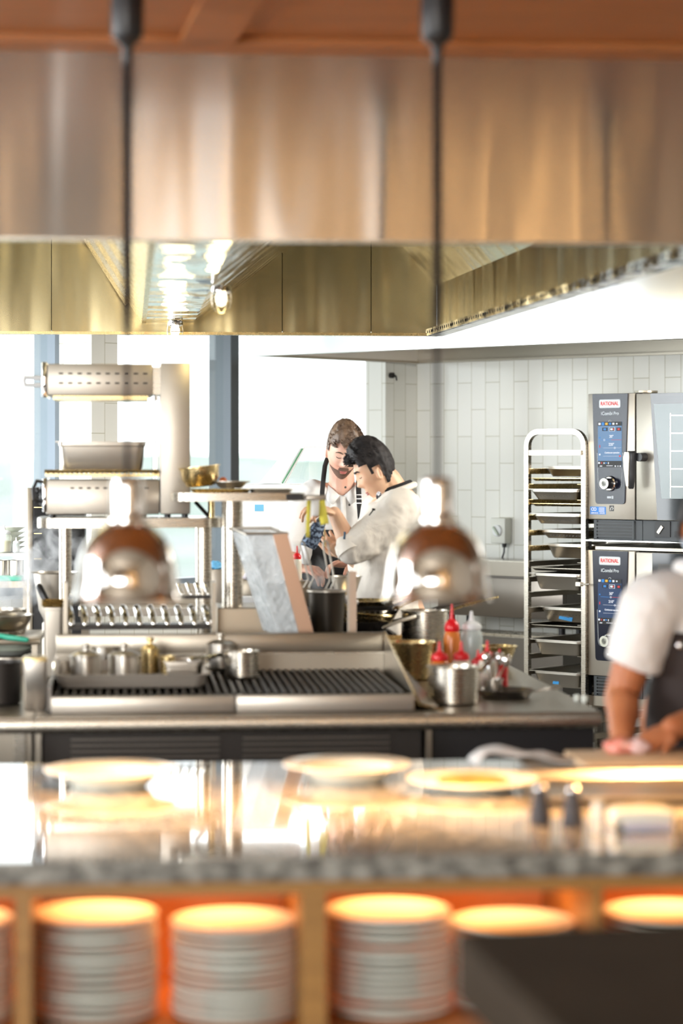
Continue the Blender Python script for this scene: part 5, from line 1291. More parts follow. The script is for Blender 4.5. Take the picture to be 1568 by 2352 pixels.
for k, (px, py, h_) in enumerate(((122, 1556, 0.245),)):
    w_ = IF_.h(px, py, ZI)
    o = thing('steel_canister', 'tall steel bain-marie canister behind the left corner of the chargrill', 'canister', IF_.w((w_.x, w_.y + 0.05, ZI + 0.0005)), GA)
    MB().loft([rrect(0.060, 0.09, 0.014, 0), rrect(0.062, 0.092, 0.014, 0.004), rrect(0.070, 0.10, 0.014, h_ - 0.01), rrect(0.078, 0.108, 0.016, h_ - 0.008), rrect(0.078, 0.108, 0.016, h_), rrect(0.068, 0.098, 0.014, h_)]).build('canister_body', SATIN, o)
    for j in range(2): 
        t_ = MB().loft([rrect(0.072, 0.10, 0.01, 0), rrect(0.082, 0.11, 0.012, 0.009), rrect(0.084, 0.112, 0.012, 0.011), rrect(0.07, 0.098, 0.01, 0.003)]).build('small_tray', BRASSY)
        t_.location = IF_.w((w_.x, w_.y + 0.05, ZI + h_ + 0.002 + j * 0.012)); t_.rotation_euler = (0, 0, GA); tag(t_, ('lower', 'upper')[j] + ' small brassy tray on top of the tall canister', 'tray', 'small trays on the canister')
# conical bowl with a knife handle, behind
q = IF_.p(128, 1313, 1.95)
o = thing('steel_bowl', 'wide conical steel bowl steaming at the left, behind the tall canister', 'bowl', IF_.w((q.x, 1.92, ZI + 0.0005)), GA)
hq = q.z - ZI
MB().lathe([(0.05, 0), (0.05, 0.15), (0.042, 0.16), (0.062, 0.20), (0.082, hq - 0.006), (0.092, hq), (0.080, hq), (0.05, 0.21), (0.001, 0.20)], seg=44).build('bowl_body', SATIN, o)
A, B = IF_.p(90, 1348, 1.80), IF_.p(108, 1384, 1.78)
o = MB().tube([Vector((0, 0, 0)), (B - A) * 0.5, (B - A), (B - A) * 1.9], [0.013, 0.014, 0.013, 0.006], 10, round_ends=True).build('ladle_handle', BLACK); o.location = IF_.w(A); o.rotation_euler = (0, 0, GA); tag(o, 'thick black utensil handle leaning before the conical bowl', 'utensil')

# ================================================================ behind the island: benches under the windows
bf2 = Fr(W(0, 1200, 10.25) * Vector((1, 1, 0)), GA)
BX2 = lambda px, ly=0: bf2.p(px, 1300, ly).x
BZ2 = lambda py, ly=0: bf2.p(30, py, ly).z
zs1, zs2 = BZ2(1273), BZ2(1334)
o = thing('back_bench', 'steel two-level bench at the far left, under the window', 'bench', Vector((bf2.loc.x, bf2.loc.y, 0)), GA)
MB().b2((BX2(-200), 0, zs2 - 0.03), (BX2(61), 0.45, zs2)).build('lower_board', STEELH, o)
MB().b2((BX2(-200), 0.12, zs1 - 0.012), (BX2(60), 0.42, zs1)).build('upper_board', SATIN, o)
for x in (BX2(-195), BX2(52)):
    MB().b2((x, 0.02, 0), (x + 0.02, 0.04, zs2 - 0.03)).build('bench_leg', STEELH, o); MB().b2((x, 0.40, 0), (x + 0.02, 0.42, zs1 - 0.012)).build('bench_leg', STEELH, o)
q = bf2.p(12, 1272, 0.17)
def bb(px, ly, r, h, lab, fill, fm, noz):
    q = bf2.p(px, 1272, ly)
    oo = bottle(300, 1600, r, h, WHITE, CLEARP, lab, fill, fm, noz=noz, grp='bottles on the back bench'); oo.location = bf2.w((q.x, ly, zs1 + 0.0004)); return oo
bb(9, 0.17, 0.033, 0.118, 'clear squeeze bottle of yellow sauce on the bench at the far left', 0.62, YELLOW, 0.30)
bb(37, 0.17, 0.016, 0.066, 'little white squeeze bottle beside the yellow one', 0.6, CREAM, 0.36)
for k in range(5):
    q = bf2.p(5, 1272, 0.33)
    oo = MB().lathe([(0.06, 0), (0.066, 0.003), (0.098, 0.022), (0.103, 0.026), (0.096, 0.025), (0.06, 0.008), (0.001, 0.006)], seg=40).build('soup_plate', CERAM); oo.location = bf2.w((q.x, 0.31, zs1 + 0.0005 + 0.0205 * k + 0.03 * 0))
    tag(oo, ('lowest', 'second-lowest', 'middle', 'second-highest', 'top')[k] + ' cream plate of the stack behind the yellow sauce bottle', 'plate', 'cream plates on the back bench')
q = bf2.p(22, 1330, 0.12)
oo = MB().box((0, 0, 0.008), (0.20, 0.20, 0.016), bev=0.002).build('cutting_board', GREEN); oo.location = bf2.w((q.x - 0.04, 0.06, zs2 + 0.0004)); oo.rotation_euler = (0, 0, GA); tag(oo, 'bright green cutting board lying on the back bench at the far left', 'cutting board')
for k, px in enumerate((4, 36)):
    q = bf2.p(px, 1330, 0.25); oo = thing('steel_pot', ('left', 'right')[k] + ' one of two steel pots under the upper board of the back bench', 'pot', bf2.w((q.x, 0.27, zs2 + 0.0004)), GA, 'pots under the bench board')
    MB().lathe([(0.030, 0), (0.034, 0.003), (0.034, 0.075), (0.037, 0.077), (0.032, 0.077), (0.030, 0.01), (0.001, 0.008)], seg=28).build('pot_body', PANST, oo)
# black oven cabinet
hc = Fr(W(62, 1200, 9.95) * Vector((1, 1, 0)), GA)
HX = lambda px: hc.p(px, 1200, 0).x; HZ = lambda py: hc.p(100, py, 0).z
o = thing('black_oven', 'black glass-fronted oven cabinet behind the salamander, with a steel side strip', 'oven', hc.loc, GA)
MB().b2((0, 0.0, 0.0), (HX(75), 0.34, HZ(1121)), bev=0.002).build('side_panel', STEELH, o)
MB().b2((HX(75) + 0.001, 0.01, 0), (HX(195), 0.34, HZ(1121))).build('oven_body', BLACK, o)
MB().b2((HX(78), 0.0, HZ(1310)), (HX(192), 0.0095, HZ(1128))).build('oven_door', mat('black_glass', (0.006, 0.006, 0.007), 0.08), o)
for py in (1165, 1225, 1283): MB().b2((HX(78), -0.004, HZ(py) - 0.002), (HX(96), -0.0005, HZ(py) + 0.001)).build('hinge_line', BRASSY, o)
# middle bench with trays, cloths and a white box
mf = Fr(W(600, 1400, 9.35) * Vector((1, 1, 0)), GA)
MXx = lambda px, ly=0: mf.p(px, 1350, ly).x; MZ = lambda py, ly=0: mf.p(580, py, ly).z
zmb = MZ(1396)
o = thing('prep_bench', 'pale steel prep bench seen behind the gantry posts', 'bench', Vector((mf.loc.x, mf.loc.y, 0)), GA)
MB().b2((MXx(180), 0.0, zmb - 0.03), (MXx(700), 0.32, zmb)).build('bench_top', SATIN, o)
for x in (MXx(186), MXx(690)): MB().b2((x, 0.02, 0), (x + 0.03, 0.30, zmb - 0.03)).build('bench_leg', STEELH, o)
MB().b2((MXx(180), 0.308, zmb), (MXx(700), 0.32, MZ(1340, .3))).build('bench_upstand', STEELH, o)
def blk(nm, cat, lab, pxa, pxb, pya, pyb, ly, dep, m, bev=0.003, grp=None, z0=None):
    A = mf.p(pxa, pyb, ly); B = mf.p(pxb, pya, ly)
    zb_ = zmb + 0.0005 if z0 is None else z0
    oo = MB().b2((0, 0, 0), (B.x - A.x, dep, B.z - zb_), bev=bev).build(nm, m); oo.location = mf.w((A.x, ly, zb_)); oo.rotation_euler = (0, 0, GA); tag(oo, lab, cat, grp)
    return B.z
blk('white_box', 'box', 'white plastic box on the prep bench, just right of the thick gantry post', 553, 600, 1371, 1396, 0.02, 0.08, WHITE)
zt_ = blk('steel_box', 'container', 'open grey steel container on the prep bench right of the gantry post', 556, 604, 1332, 1396, 0.14, 0.08, STEELH)
def bundle(nm, lab, px, py, ly, rx_, ry_, rz_, m, seed, cat='cloth', z=None, grp=None):
    q = mf.p(px, py, ly); t = bmesh.new(); bmesh.ops.create_icosphere(t, subdivisions=4, radius=1)
    for v in t.verts:
        n = noise.noise(v.co * 1.9 + Vector((seed, 0, 0))) * 0.30 + noise.noise(v.co * 4.5 + Vector((0, seed, 0))) * 0.12
        v.co = v.co * (1 + n); v.co.z = max(v.co.z, -0.55)
        v.co = Vector((v.co.x * rx_, v.co.y * ry_, v.co.z * rz_))
    mb = MB(); mb.bm.free(); mb.bm = t; oo = mb.build(nm, m, sharp=0)
    oo.location = mf.w((q.x, ly, (z if z is not None else q.z) + rz_ * 0.56)); tag(oo, lab, cat, grp); return oo
bundle('cloth_bundle', 'crumpled pale lilac cloth on the grey steel container', 578, 1332, 0.17, 0.036, 0.03, 0.022, mat('pale_lilac_cloth', (0.66, 0.60, 0.64), 0.9), 3, z=zt_ + 0.0005)
zt2_ = blk('steel_box', 'container', 'taller grey steel container behind the cloth bundle on the prep bench', 552, 612, 1290, 1396, 0.225, 0.075, STEELH)
bundle('towel_pile', 'pile of white and pink towels on the taller steel container', 582, 1290, 0.26, 0.045, 0.03, 0.022, LINEN, 8, 'towel', z=zt2_ + 0.0005)
zt3_ = blk('steel_box', 'container', 'steel container between the two gantry posts, under blue gloves', 474, 516, 1308, 1396, 0.20, 0.09, SATIN)
bundle('blue_gloves', 'crumpled light blue gloves between the two gantry posts', 495, 1308, 0.245, 0.026, 0.024, 0.020, mat('light_blue_rubber', (0.16, 0.50, 0.82), 0.5), 5, 'gloves', z=zt3_ + 0.0005)
# white refrigerated counter with tilted lid, under the window
ff = Fr(W(545, 1200, 10.75) * Vector((1, 1, 0)), GA)
FX = lambda px: ff.p(px, 1200, 0).x; FZ = lambda py: ff.p(600, py, 0).z
o = thing('ice_cream_freezer', 'white freezer cabinet under the window with a tilted glass lid', 'freezer', ff.loc, GA)
MB().b2((0, 0, 0.0), (FX(760), 0.30, FZ(1112)), bev=0.01).build('cabinet', WHITE, o)
A0, A1, A2, A3 = ff.p(600, 1110, 0.05), ff.p(648, 1110, 0.05), ff.p(694, 1030, 0.05), ff.p(672, 1022, 0.05)
lid = MB(); lid.loft([[Vector((p.x, 0.05, p.z)) for p in (A0, A1, A2, A3)], [Vector((p.x, 0.25, p.z)) for p in (A0, A1, A2, A3)]]); lid.build('tilted_lid', WHITE, o)
MB().tube([Vector((A1.x, 0.045, A1.z)), Vector((A2.x, 0.045, A2.z))], 0.004, 6).build('lid_edge', mat('green_glass_edge', (0.10, 0.25, 0.14), 0.2), o)
B0, B1 = ff.p(655, 1110, 0.05), ff.p(770, 1110, 0.05); B2, B3 = ff.p(770, 1026, 0.05), ff.p(700, 1026, 0.05)
MB().loft([[Vector((p.x, 0.06, p.z)) for p in (B0, B1, B2, B3)], [Vector((p.x, 0.066, p.z)) for p in (B0, B1, B2, B3)]]).build('glass_lid', GLASSM, o)
MB().tube([Vector((p.x, 0.063, p.z)) for p in (B0, B3, B2)], 0.005, 6).build('lid_frame', WHITE, o)
MB().b2((FX(585), -0.002, FZ(1174)), (FX(605), 0.0, FZ(1159))).build('sticker', mat('pale_blue_sticker', (0.18, 0.52, 0.78), 0.5), o)
# oven and range along the right wall, behind the tray rack
kf = Fr(RF.w((0, 0, 0)), RA)
KY = -0.335
KX = lambda px: RF.p(px, 1300, KY).x
KZ = lambda py: RF.p(1190, py, KY).z
x0, x1 = KX(1005), KX(1292)
o = thing('wall_range', 'dark range against the tiled wall, left of the tray rack', 'stove', RF.loc, RA)
MB().b2((x0, KY, 0.0), (x1, -0.05, KZ(1466))).build('range_body', DARKST, o)
gg_ = MB()
for k in range(14): gg_.b2((x0 + 0.03 + k * (x1 - x0 - 0.05) / 14, KY + 0.02, KZ(1466)), (x0 + 0.036 + k * (x1 - x0 - 0.05) / 14, -0.12, KZ(1460)))
for k in range(6): gg_.b2((x0 + 0.02, KY + 0.02 + k * 0.045, KZ(1466)), (x1 - 0.02, KY + 0.03 + k * 0.045, KZ(1459)))
gg_.build('hob_grid', STEEL, o)
o = thing('steel_oven', 'dark steel oven box with a bright top, raised over the wall range', 'oven', RF.loc, RA)
z_t, z_b = KZ(1289), KZ(1420)
MB().b2((x0, KY, z_t - 0.006), (x1, -0.06, z_t)).build('top_plate', STEEL, o)
MB().b2((x0, KY + 0.004, KZ(1324)), (x1, -0.06, z_t - 0.006)).build('upper_panel', noisy(mat('brown_steel', (0.30, 0.27, 0.23), 0.35, 1), (2, 2, 2), nscale=3), o)
MB().b2((x0, KY + 0.03, z_b), (x1, -0.06, KZ(1324))).build('oven_body', DARKST, o)
MB().b2((x0, KY, z_b), (x1, KY + 0.029, KZ(1329)), bev=0.003).build('oven_door', noisy(mat('dark_brown_steel', (0.16, 0.14, 0.12), 0.3, 0.9), (2, 2, 2), nscale=3), o)
zr2 = KZ(1458)
for (x, y) in ((x0 + 0.05, KY + 0.06), (x1 - 0.05, KY + 0.06), (x0 + 0.05, -0.12), (x1 - 0.05, -0.12)): MB().cyl((x, y, zr2), (x, y, z_b), 0.018, seg=14).build('oven_leg', BLACK, o)
# isolator switch on the wall
q = RF.p(1143, 1219, -0.06); sw = thing('isolator_switch', 'cream wall isolator switch with a rotary knob and a black cable gland', 'switch', RF.w((q.x, -0.0005, q.z)), RA)
MB().b2((-0.050, -0.062, -0.070), (0.050, 0, 0.070), bev=0.005).build('switch_box', mat('cream_plastic', (0.78, 0.78, 0.70), 0.4), sw)
MX = Matrix.Rotation(R(90), 4, 'X')
MB().lathe([(0.032, 0), (0.032, 0.008), (0.028, 0.012), (0.001, 0.012)], (0, -0.062, 0.0), 28, MX).build('dial', WHITE, sw)
MB().box((0, -0.080, 0.0), (0.012, 0.014, 0.056), rot=(0, R(-40), 0), bev=0.003).build('knob', mat('pale_green_plastic', (0.55, 0.62, 0.5), 0.4), sw)
MB().cyl((0.022, -0.03, -0.071), (0.022, -0.03, -0.092), 0.013, 0.011).build('cable_gland', BLACK, sw)
MB().tube([(0.022, -0.03, -0.092), (0.020, -0.03, -0.12), (0.014, -0.04, -0.152)], 0.005, 8).build('cable', BLACK, sw)
# ================================================================ PEOPLE
def basis(fwd, up=(0, 0, 1)):
    """matrix whose -Y axis looks along fwd, Z roughly along up"""
    y = -Vector(fwd).normalized(); z = Vector(up); z = (z - y * z.dot(y)).normalized(); x = y.cross(z)
    return Matrix((x, y, z)).transposed()
def gauss(d2, s): return math.exp(-d2 / (2 * s * s))
def head_shape(u, k=1.0):
    """unit direction -> point of a head (metres); -Y is the face"""
    x, y, z = u
    X, Y, Z = x * 0.076, y * 0.095, z * 0.118
    if z < 0:                                   # jaw narrows downward and forward
        t = -z
        X *= 1 - 0.34 * t ** 1.5
        if y > 0: Y *= 1 - 0.50 * t
        else: Y *= 1 - 0.02 * t
    else:
        Y *= 1 + 0.05 * z; X *= 1 + 0.03 * math.sin(z * PI)
    if y < 0:
        fx, fz = X / 0.076, Z
        f = -y
        flat = 0.010 * f ** 3 * (1 - abs(fx)) * (1 if z > -0.6 else 0.3)
        Y += flat
        def bump(cx, cz, sx, sz, a):
            return a * math.exp(-((abs(X) - cx) ** 2) / (2 * sx * sx) - ((Z - cz) ** 2) / (2 * sz * sz))
        Y -= bump(0, 0.002, 0.0065, 0.018, 0.014)      # bridge
        Y -= bump(0, -0.020, 0.0095, 0.0075, 0.022)    # nose tip
        Y -= bump(0.012, -0.026, 0.006, 0.005, 0.008)  # nostrils wings
        Y += bump(0.031, 0.012, 0.012, 0.009, 0.009)   # eye sockets
        Y -= bump(0.031, 0.010, 0.008, 0.005, 0.005)   # lids
        Y -= bump(0.028, 0.030, 0.018, 0.006, 0.005)   # brows
        Y -= bump(0.045, -0.018, 0.014, 0.014, 0.004)  # cheekbones
        Y -= bump(0, -0.052, 0.020, 0.006, 0.007)      # lips
        Y += bump(0, -0.058, 0.018, 0.0022, 0.003)
        Y -= bump(0, -0.064, 0.016, 0.006, 0.006)
        Y -= bump(0, -0.095, 0.018, 0.014, 0.010)      # chin
        Y += bump(0, -0.078, 0.018, 0.006, 0.004)
    return Vector((X, Y, Z)) * k
def add_head(mb, M, c, k=1.0, seg=72, rings=52):
    loops = []
    for j in range(1, rings):
        ph = PI * j / rings; lp = []
        for i in range(seg):
            th = 2 * PI * i / seg
            u = (math.sin(ph) * math.cos(th), math.sin(ph) * math.sin(th), math.cos(ph))
            lp.append(M @ head_shape(u, k) + c)
        loops.append(lp)
    mb.loft(loops)
    for s in (-1, 1):                                   # ears
        Rm = Matrix.Rotation(R(-12), 3, 'X') @ Matrix.Rotation(R(22 * s), 3, 'Z')
        e = Vector((s * 0.076, -0.004, -0.010)) * k
        ring = [Vector((s * 0.004, math.cos(a) * 0.011 + 0.004, math.sin(a) * 0.021)) for a in [q * 2 * PI / 14 for q in range(14)]]
        mb.tube([M @ (Rm @ q * k + e) + c for q in ring], 0.0044 * k, 8, closed=True)
        mb.ell(M @ (e + Vector((-s * 0.003, 0.002, 0)) * k) + c, (0.006 * k, 0.011 * k, 0.019 * k), (M @ Rm))
def cap(M, c, test, off, k=1.0, seg=96, rings=72, nz=None):
    """shell of skin directions where test(u) > 0, lifted by off(u)"""
    bm = bmesh.new(); V = {}
    def vert(i, j):
        i %= seg
        if (i, j) in V: return V[(i, j)]
        ph = PI * (j + 0.5) / rings; th = 2 * PI * i / seg
        u = Vector((math.sin(ph) * math.cos(th), math.sin(ph) * math.sin(th), math.cos(ph)))
        p = head_shape(u, k); n = Vector((u.x / 0.076, u.y / 0.095, u.z / 0.118)).normalized()
        V[(i, j)] = bm.verts.new(M @ (p + n * off(u) * k) + c); return V[(i, j)]
    for j in range(rings - 1):
        for i in range(seg):
            ph = PI * (j + 1) / rings; th = 2 * PI * (i + 0.5) / seg
            u = Vector((math.sin(ph) * math.cos(th), math.sin(ph) * math.sin(th), math.cos(ph)))
            if test(u): bm.faces.new((vert(i, j), vert(i, j + 1), vert(i + 1, j + 1), vert(i + 1, j)))
    mb = MB(); mb.bm.free(); mb.bm = bm
    return mb
def tufts(mb, M, c, pts, k=1.0, rad=0.0022):
    for u, d, ln in pts:
        u = Vector(u).normalized(); p = head_shape(u, k); n = Vector((u.x / 0.076, u.y / 0.095, u.z / 0.118)).normalized()
        d = Vector(d).normalized()
        A = M @ (p + n * 0.004) + c; B = M @ (p + n * 0.008 + (n * 0.6 + d * 0.8).normalized() * ln * 0.55) + c; D_ = M @ (p + n * 0.006 + (n * 0.35 + d).normalized() * ln) + c
        mb.tube([A, B, D_], [rad, rad * 0.85, 0.0004], 5)
def chain(mb, pts, rad, seg=14): mb.tube(pts, rad, seg, round_ends=True)
def smooth_chain(pts, rad, n=5):
    P = [Vector(p) for p in pts]; out = []; rr = []
    for i in range(len(P) - 1):
        p0 = P[max(i - 1, 0)]; p1 = P[i]; p2 = P[i + 1]; p3 = P[min(i + 2, len(P) - 1)]
        for k in range(n):
            t = k / n
            q = 0.5 * ((2 * p1) + (p2 - p0) * t + (2 * p0 - 5 * p1 + 4 * p2 - p3) * t * t + (-p0 + 3 * p1 - 3 * p2 + p3) * t ** 3)
            out.append(q); rr.append(rad[i] + (rad[i + 1] - rad[i]) * t)
    out.append(P[-1]); rr.append(rad[-1])
    return out, rr
def hand(mb, wrist, fdir, pnorm, curls, spread=0.05, k=1.0, thumb=(0.5, 0.4), side=1):
    """fdir: along the palm, pnorm: out of the palm, side: +1 thumb on +x of (fdir x pnorm)"""
    f = Vector(fdir).normalized(); n = Vector(pnorm); n = (n - f * n.dot(f)).normalized(); s = f.cross(n) * side
    pc = wrist + f * 0.048 * k
    Mx = Matrix((s, f, n)).transposed()
    mb.ell(pc, (0.040 * k, 0.052 * k, 0.015 * k), Mx, 18, 12)
    mb.ell(pc + f * 0.02 * k, (0.039 * k, 0.034 * k, 0.013 * k), Mx, 18, 12)
    mb.ell(wrist + f * 0.030 * k + s * 0.022 * k, (0.019 * k, 0.032 * k, 0.016 * k), Mx, 14, 10)
    ln = (0.074, 0.082, 0.077, 0.062); 
    for i in range(4):
        o = (0.029 - i * 0.0195) * k
        base = wrist + f * (0.090 - 0.004 * abs(i - 1)) * k + s * o
        d = (f + s * spread * (1.5 - i)).normalized()
        c_ = curls[i]; p = base - d * 0.015; pts = [p, base]; a = 0.0
        for seg_, fr in ((0, 0.45), (1, 0.30), (2, 0.25)):
            a += c_ * (0.9, 1.1, 0.8)[seg_]
            p = pts[-1] + (d * math.cos(a) + n * math.sin(a)) * ln[i] * fr * k
            pts.append(p)
        mb.tube(pts, [0.0090 * k, 0.0092 * k, 0.0082 * k, 0.0076 * k, 0.0066 * k], 10, round_ends=True)
    tb = wrist + f * 0.020 * k + s * 0.026 * k
    d = (s * 0.75 + f * 0.65 + n * thumb[0]).normalized(); d2 = (s * 0.25 + f * 0.85 + n * (thumb[0] + thumb[1])).normalized()
    mb.tube([tb, tb + d * 0.034 * k, tb + d * 0.034 * k + d2 * 0.030 * k, tb + d * 0.034 * k + (d2 + n * 0.2).normalized() * 0.054 * k], [0.0125 * k, 0.0105 * k, 0.0092 * k, 0.0075 * k], 10, round_ends=True)
def fuse(o, vox, smooth=3):
    m = o.modifiers.new('fuse', 'REMESH'); m.mode = 'VOXEL'; m.voxel_size = vox; m.use_smooth_shade = True
    s = o.modifiers.new('relax', 'SMOOTH'); s.iterations = smooth; s.factor = 0.5
    return o
def wrinkle(o, scale, strength, name):
    t = bpy.data.textures.new(name, 'CLOUDS'); t.noise_scale = scale; t.noise_depth = 2
    m = o.modifiers.new('folds', 'DISPLACE'); m.texture = t; m.strength = strength; m.mid_level = 0.5; m.texture_coords = 'LOCAL'
    return o
def mkperson(lab, base):
    return thing('person', lab, 'person', base, 0)
def rel(o, *ps): return [Vector(p) - o.location for p in ps]

# ---------------------------------------------------------------- chef facing us (short brown hair, beard, apron straps)
D1 = 10.22
c1 = W(788, 1036, D1)
P1 = lambda px, py, d=D1: W(px, py, d)
base = Vector((c1.x, D1 + 0.12, 0))
ch = mkperson('bearded chef with short brown hair in a white shirt and black apron, looking down', base)
B_ = lambda v: Vector(v) - base
M1 = basis((0.10, -1, -0.50), (0.07, 0, 1)) @ Matrix.Diagonal((0.90, 1.0, 1.04)); k1 = 0.985
hc1 = B_(c1) + Vector((0, 0, 0))
body = MB()
add_head(body, M1, hc1, k1)
nk0 = B_(P1(785, 1118, D1 + 0.05)); 
chain(body, [hc1 + M1 @ Vector((0, 0.030, -0.045)), nk0, nk0 + Vector((0, 0.03, -0.06))], [0.052, 0.056, 0.075])
sl1 = B_(P1(708, 1144, D1 + 0.06)); sr1 = B_(P1(872, 1136, D1 + 0.08))
el1 = B_(P1(668, 1250, D1 - 0.02)); wr1 = B_(P1(684, 1304, D1 - 0.16))
er1 = B_(P1(888, 1262, D1 + 0.02)); wr1r = B_(P1(812, 1296, D1 - 0.12))
chest = B_(P1(787, 1200, D1 + 0.08)); waist = B_(P1(782, 1340, D1 + 0.10)); hip = Vector((waist.x, 0.02, 0.96))
chain(body, [chest + Vector((0, 0, 0.05)), chest, waist, hip], [0.10, 0.13, 0.125, 0.13], 20)
for s, e, w in ((sl1, el1, wr1), (sr1, er1, wr1r)):
    q, r_ = smooth_chain([chest + (s - chest) * 0.5 + Vector((0, 0, 0.06)), s, e, w], [0.06, 0.052, 0.042, 0.027]); chain(body, q, r_)
hand(body, wr1, (B_(P1(712, 1308, D1 - 0.2)) - wr1), Vector((0.1, 0.2, -1)), (0.5, 0.55, 0.6, 0.7), side=-1)
hand(body, wr1r, Vector((-0.9, -0.4, 0.05)), Vector((0, -0.3, -1)), (0.5, 0.6, 0.6, 0.7), side=1)
for s in (-1, 1):
    q, r_ = smooth_chain([hip + Vector((s * 0.09, 0, 0)), Vector((s * 0.11 + hip.x, 0.0, 0.50)), Vector((s * 0.12 + hip.x, 0.03, 0.09)), Vector((s * 0.12 + hip.x, -0.09, 0.05))], [0.095, 0.062, 0.045, 0.04]); chain(body, q, r_)
fuse(body.build('body', SKIN, ch), 0.0034, 2)
# shirt
sh1 = MB()
loops = []
def ring(c, rx, ry, n=36, tilt=0.0, rot=0): return [Vector((c.x + rx * math.cos(2 * PI * i / n), c.y + ry * math.sin(2 * PI * i / n), c.z + tilt * math.sin(2 * PI * i / n))) for i in range(n)]
sh1.loft([ring(waist + Vector((0, 0, -0.12)), 0.17, 0.13), ring(waist, 0.165, 0.13), ring(chest + Vector((0, 0, -0.06)), 0.178, 0.132), ring(chest + Vector((0, 0, 0.05)), 0.185, 0.125), ring(chest + Vector((0, 0.01, 0.10)), 0.150, 0.105), ring(nk0 + Vector((0, 0.02, -0.045)), 0.080, 0.078), ring(nk0 + Vector((0, 0.02, -0.02)), 0.064, 0.064)])
q, r_ = smooth_chain([chest + Vector((-0.06, 0, 0.07)), sl1, el1, el1 + (wr1 - el1) * 0.30], [0.085, 0.072, 0.060, 0.050]); chain(sh1, q, r_, 18)
q, r_ = smooth_chain([chest + Vector((0.06, 0, 0.07)), sr1, er1, er1 + (wr1r - er1) * 0.35], [0.085, 0.072, 0.060, 0.048]); chain(sh1, q, r_, 18)
shirt1 = sh1.build('shirt', LINEN, ch); fuse(shirt1, 0.007, 4); wrinkle(shirt1, 0.07, 0.014, 'shirt_folds')
# collar
co = MB()
for s in (-1, 1):
    co.loft([[nk0 + Vector((s * a, b, c_)), nk0 + Vector((s * a2, b2_, c2))] for a, b, c_, a2, b2_, c2 in
             ((0.060, 0.03, 0.012, 0.072, 0.03, -0.030), (0.056, -0.02, 0.006, 0.072, -0.03, -0.036), (0.036, -0.052, -0.012, 0.060, -0.078, -0.060), (0.010, -0.066, -0.036, 0.038, -0.090, -0.074))], False, False, closed=False)
co.build('collar', LINEN, ch, solid=0.003)
pk = MB(); pk.loft([[nk0 + Vector((x - 0.011, y, z)), nk0 + Vector((x + 0.011, y, z))] for x, y, z in ((0.004, -0.070, -0.040), (0.006, -0.095, -0.085), (0.008, -0.104, -0.14), (0.01, -0.106, -0.20))], False, False, closed=False)
pk.build('placket', LINEN, ch, solid=0.003)
bt = MB(); BT = mat('dark_button', (0.04, 0.035, 0.03), 0.4)
for (px, py) in ((793, 1119), (802, 1159)):
    v = B_(P1(px, py, D1)); v.y = nk0.y - (0.088 if py < 1130 else 0.109); MB().ell(v, (0.0048, 0.003, 0.0048)).build('button', BT, ch)
# apron with straps
ap = MB(); zt1 = B_(P1(780, 1216)).z
lp = []
for j in range(9):
    t = j / 8; z = zt1 + (0.62 - zt1) * t; c = chest.lerp(waist, min(1, max(0, (chest.z - z) / (chest.z - waist.z))))
    w = 1.15 + 0.55 * min(1, t * 3); rx, ry = 0.180 + 0.01 * t, 0.150 + 0.012 * t
    lp.append([Vector((c.x + rx * math.sin(a) + 0.004 * math.sin(a * 7 + j), c.y - ry * math.cos(a) - 0.004 * math.sin(a * 9 + j * 2), z)) for a in [(-w + 2 * w * i / 20) for i in range(21)]])
ap.loft(lp, False, False, closed=False); ap.build('apron', APRON, ch, solid=0.004, sharp=0)
def strap(pts, w, m=APRON, nm='apron_strap'):
    mb = MB(); mb.loft([[Vector(p) + Vector((-w / 2, 0, 0)), Vector(p) + Vector((w / 2, 0, 0))] for p in pts], False, False, closed=False)
    return mb.build(nm, m, ch, solid=0.004)
yf = chest.y
strap([B_(P1(x, y, 0.01 + D1)) * Vector((1, 0, 1)) + Vector((0, yy, 0)) for x, y, yy in ((752, 1052, yf + 0.01), (746, 1070, yf - 0.045), (743, 1095, yf - 0.085), (740, 1130, yf - 0.130), (740, 1165, yf - 0.146), (741, 1218, yf - 0.156))], 0.020)
s2 = strap([B_(P1(x, y, 0.01 + D1)) * Vector((1, 0, 1)) + Vector((0, yy, 0)) for x, y, yy in ((824, 1098, yf - 0.03), (823, 1120, yf - 0.095), (824, 1150, yf - 0.135), (827, 1190, yf - 0.152), (829, 1222, yf - 0.156))], 0.022)
bk = MB()
for py in (1136, 1145, 1155): v = B_(P1(825, py)); bk.box((v.x, yf - 0.142 + (1136 - py) * 0.0006, v.z), (0.026, 0.004, 0.003))
bk.build('strap_buckle', CHROME, ch)
# hair: short sides, fuller top swept to one side over the brow
def t1_(u):
    lo = 0.60 if u.y < -0.55 else (0.42 if u.y < -0.30 else (0.05 if u.y < 0.12 else -0.38))
    if u.y < -0.45 and abs(u.x) > 0.55: lo = 0.36
    return u.z > lo
of1 = lambda u: (0.004 + 0.019 * max(0, u.z) ** 1.5 + (0.010 if (u.y < -0.4 and u.z > 0.45) else 0)) + 0.004 * noise.noise(Vector(u) * 9)
h1 = cap(M1, hc1, t1_, of1, k1)
rnd = random.Random(5); T = []
for _ in range(520):
    u = Vector((rnd.uniform(-1, 1), rnd.uniform(-0.95, 1), rnd.uniform(0.25, 1))).normalized()
    if not t1_(u): continue
    front = u.y < -0.3
    T.append((u, (0.5 + rnd.uniform(-.3, .3), -0.8 if u.z > 0.4 else 0.2, (-0.1 if front else -0.3) + rnd.uniform(-.2, .3)), 0.010 + (0.020 if u.z > 0.5 else 0.002) + rnd.uniform(0, 0.008)))
tufts(h1, M1, hc1, T, k1)
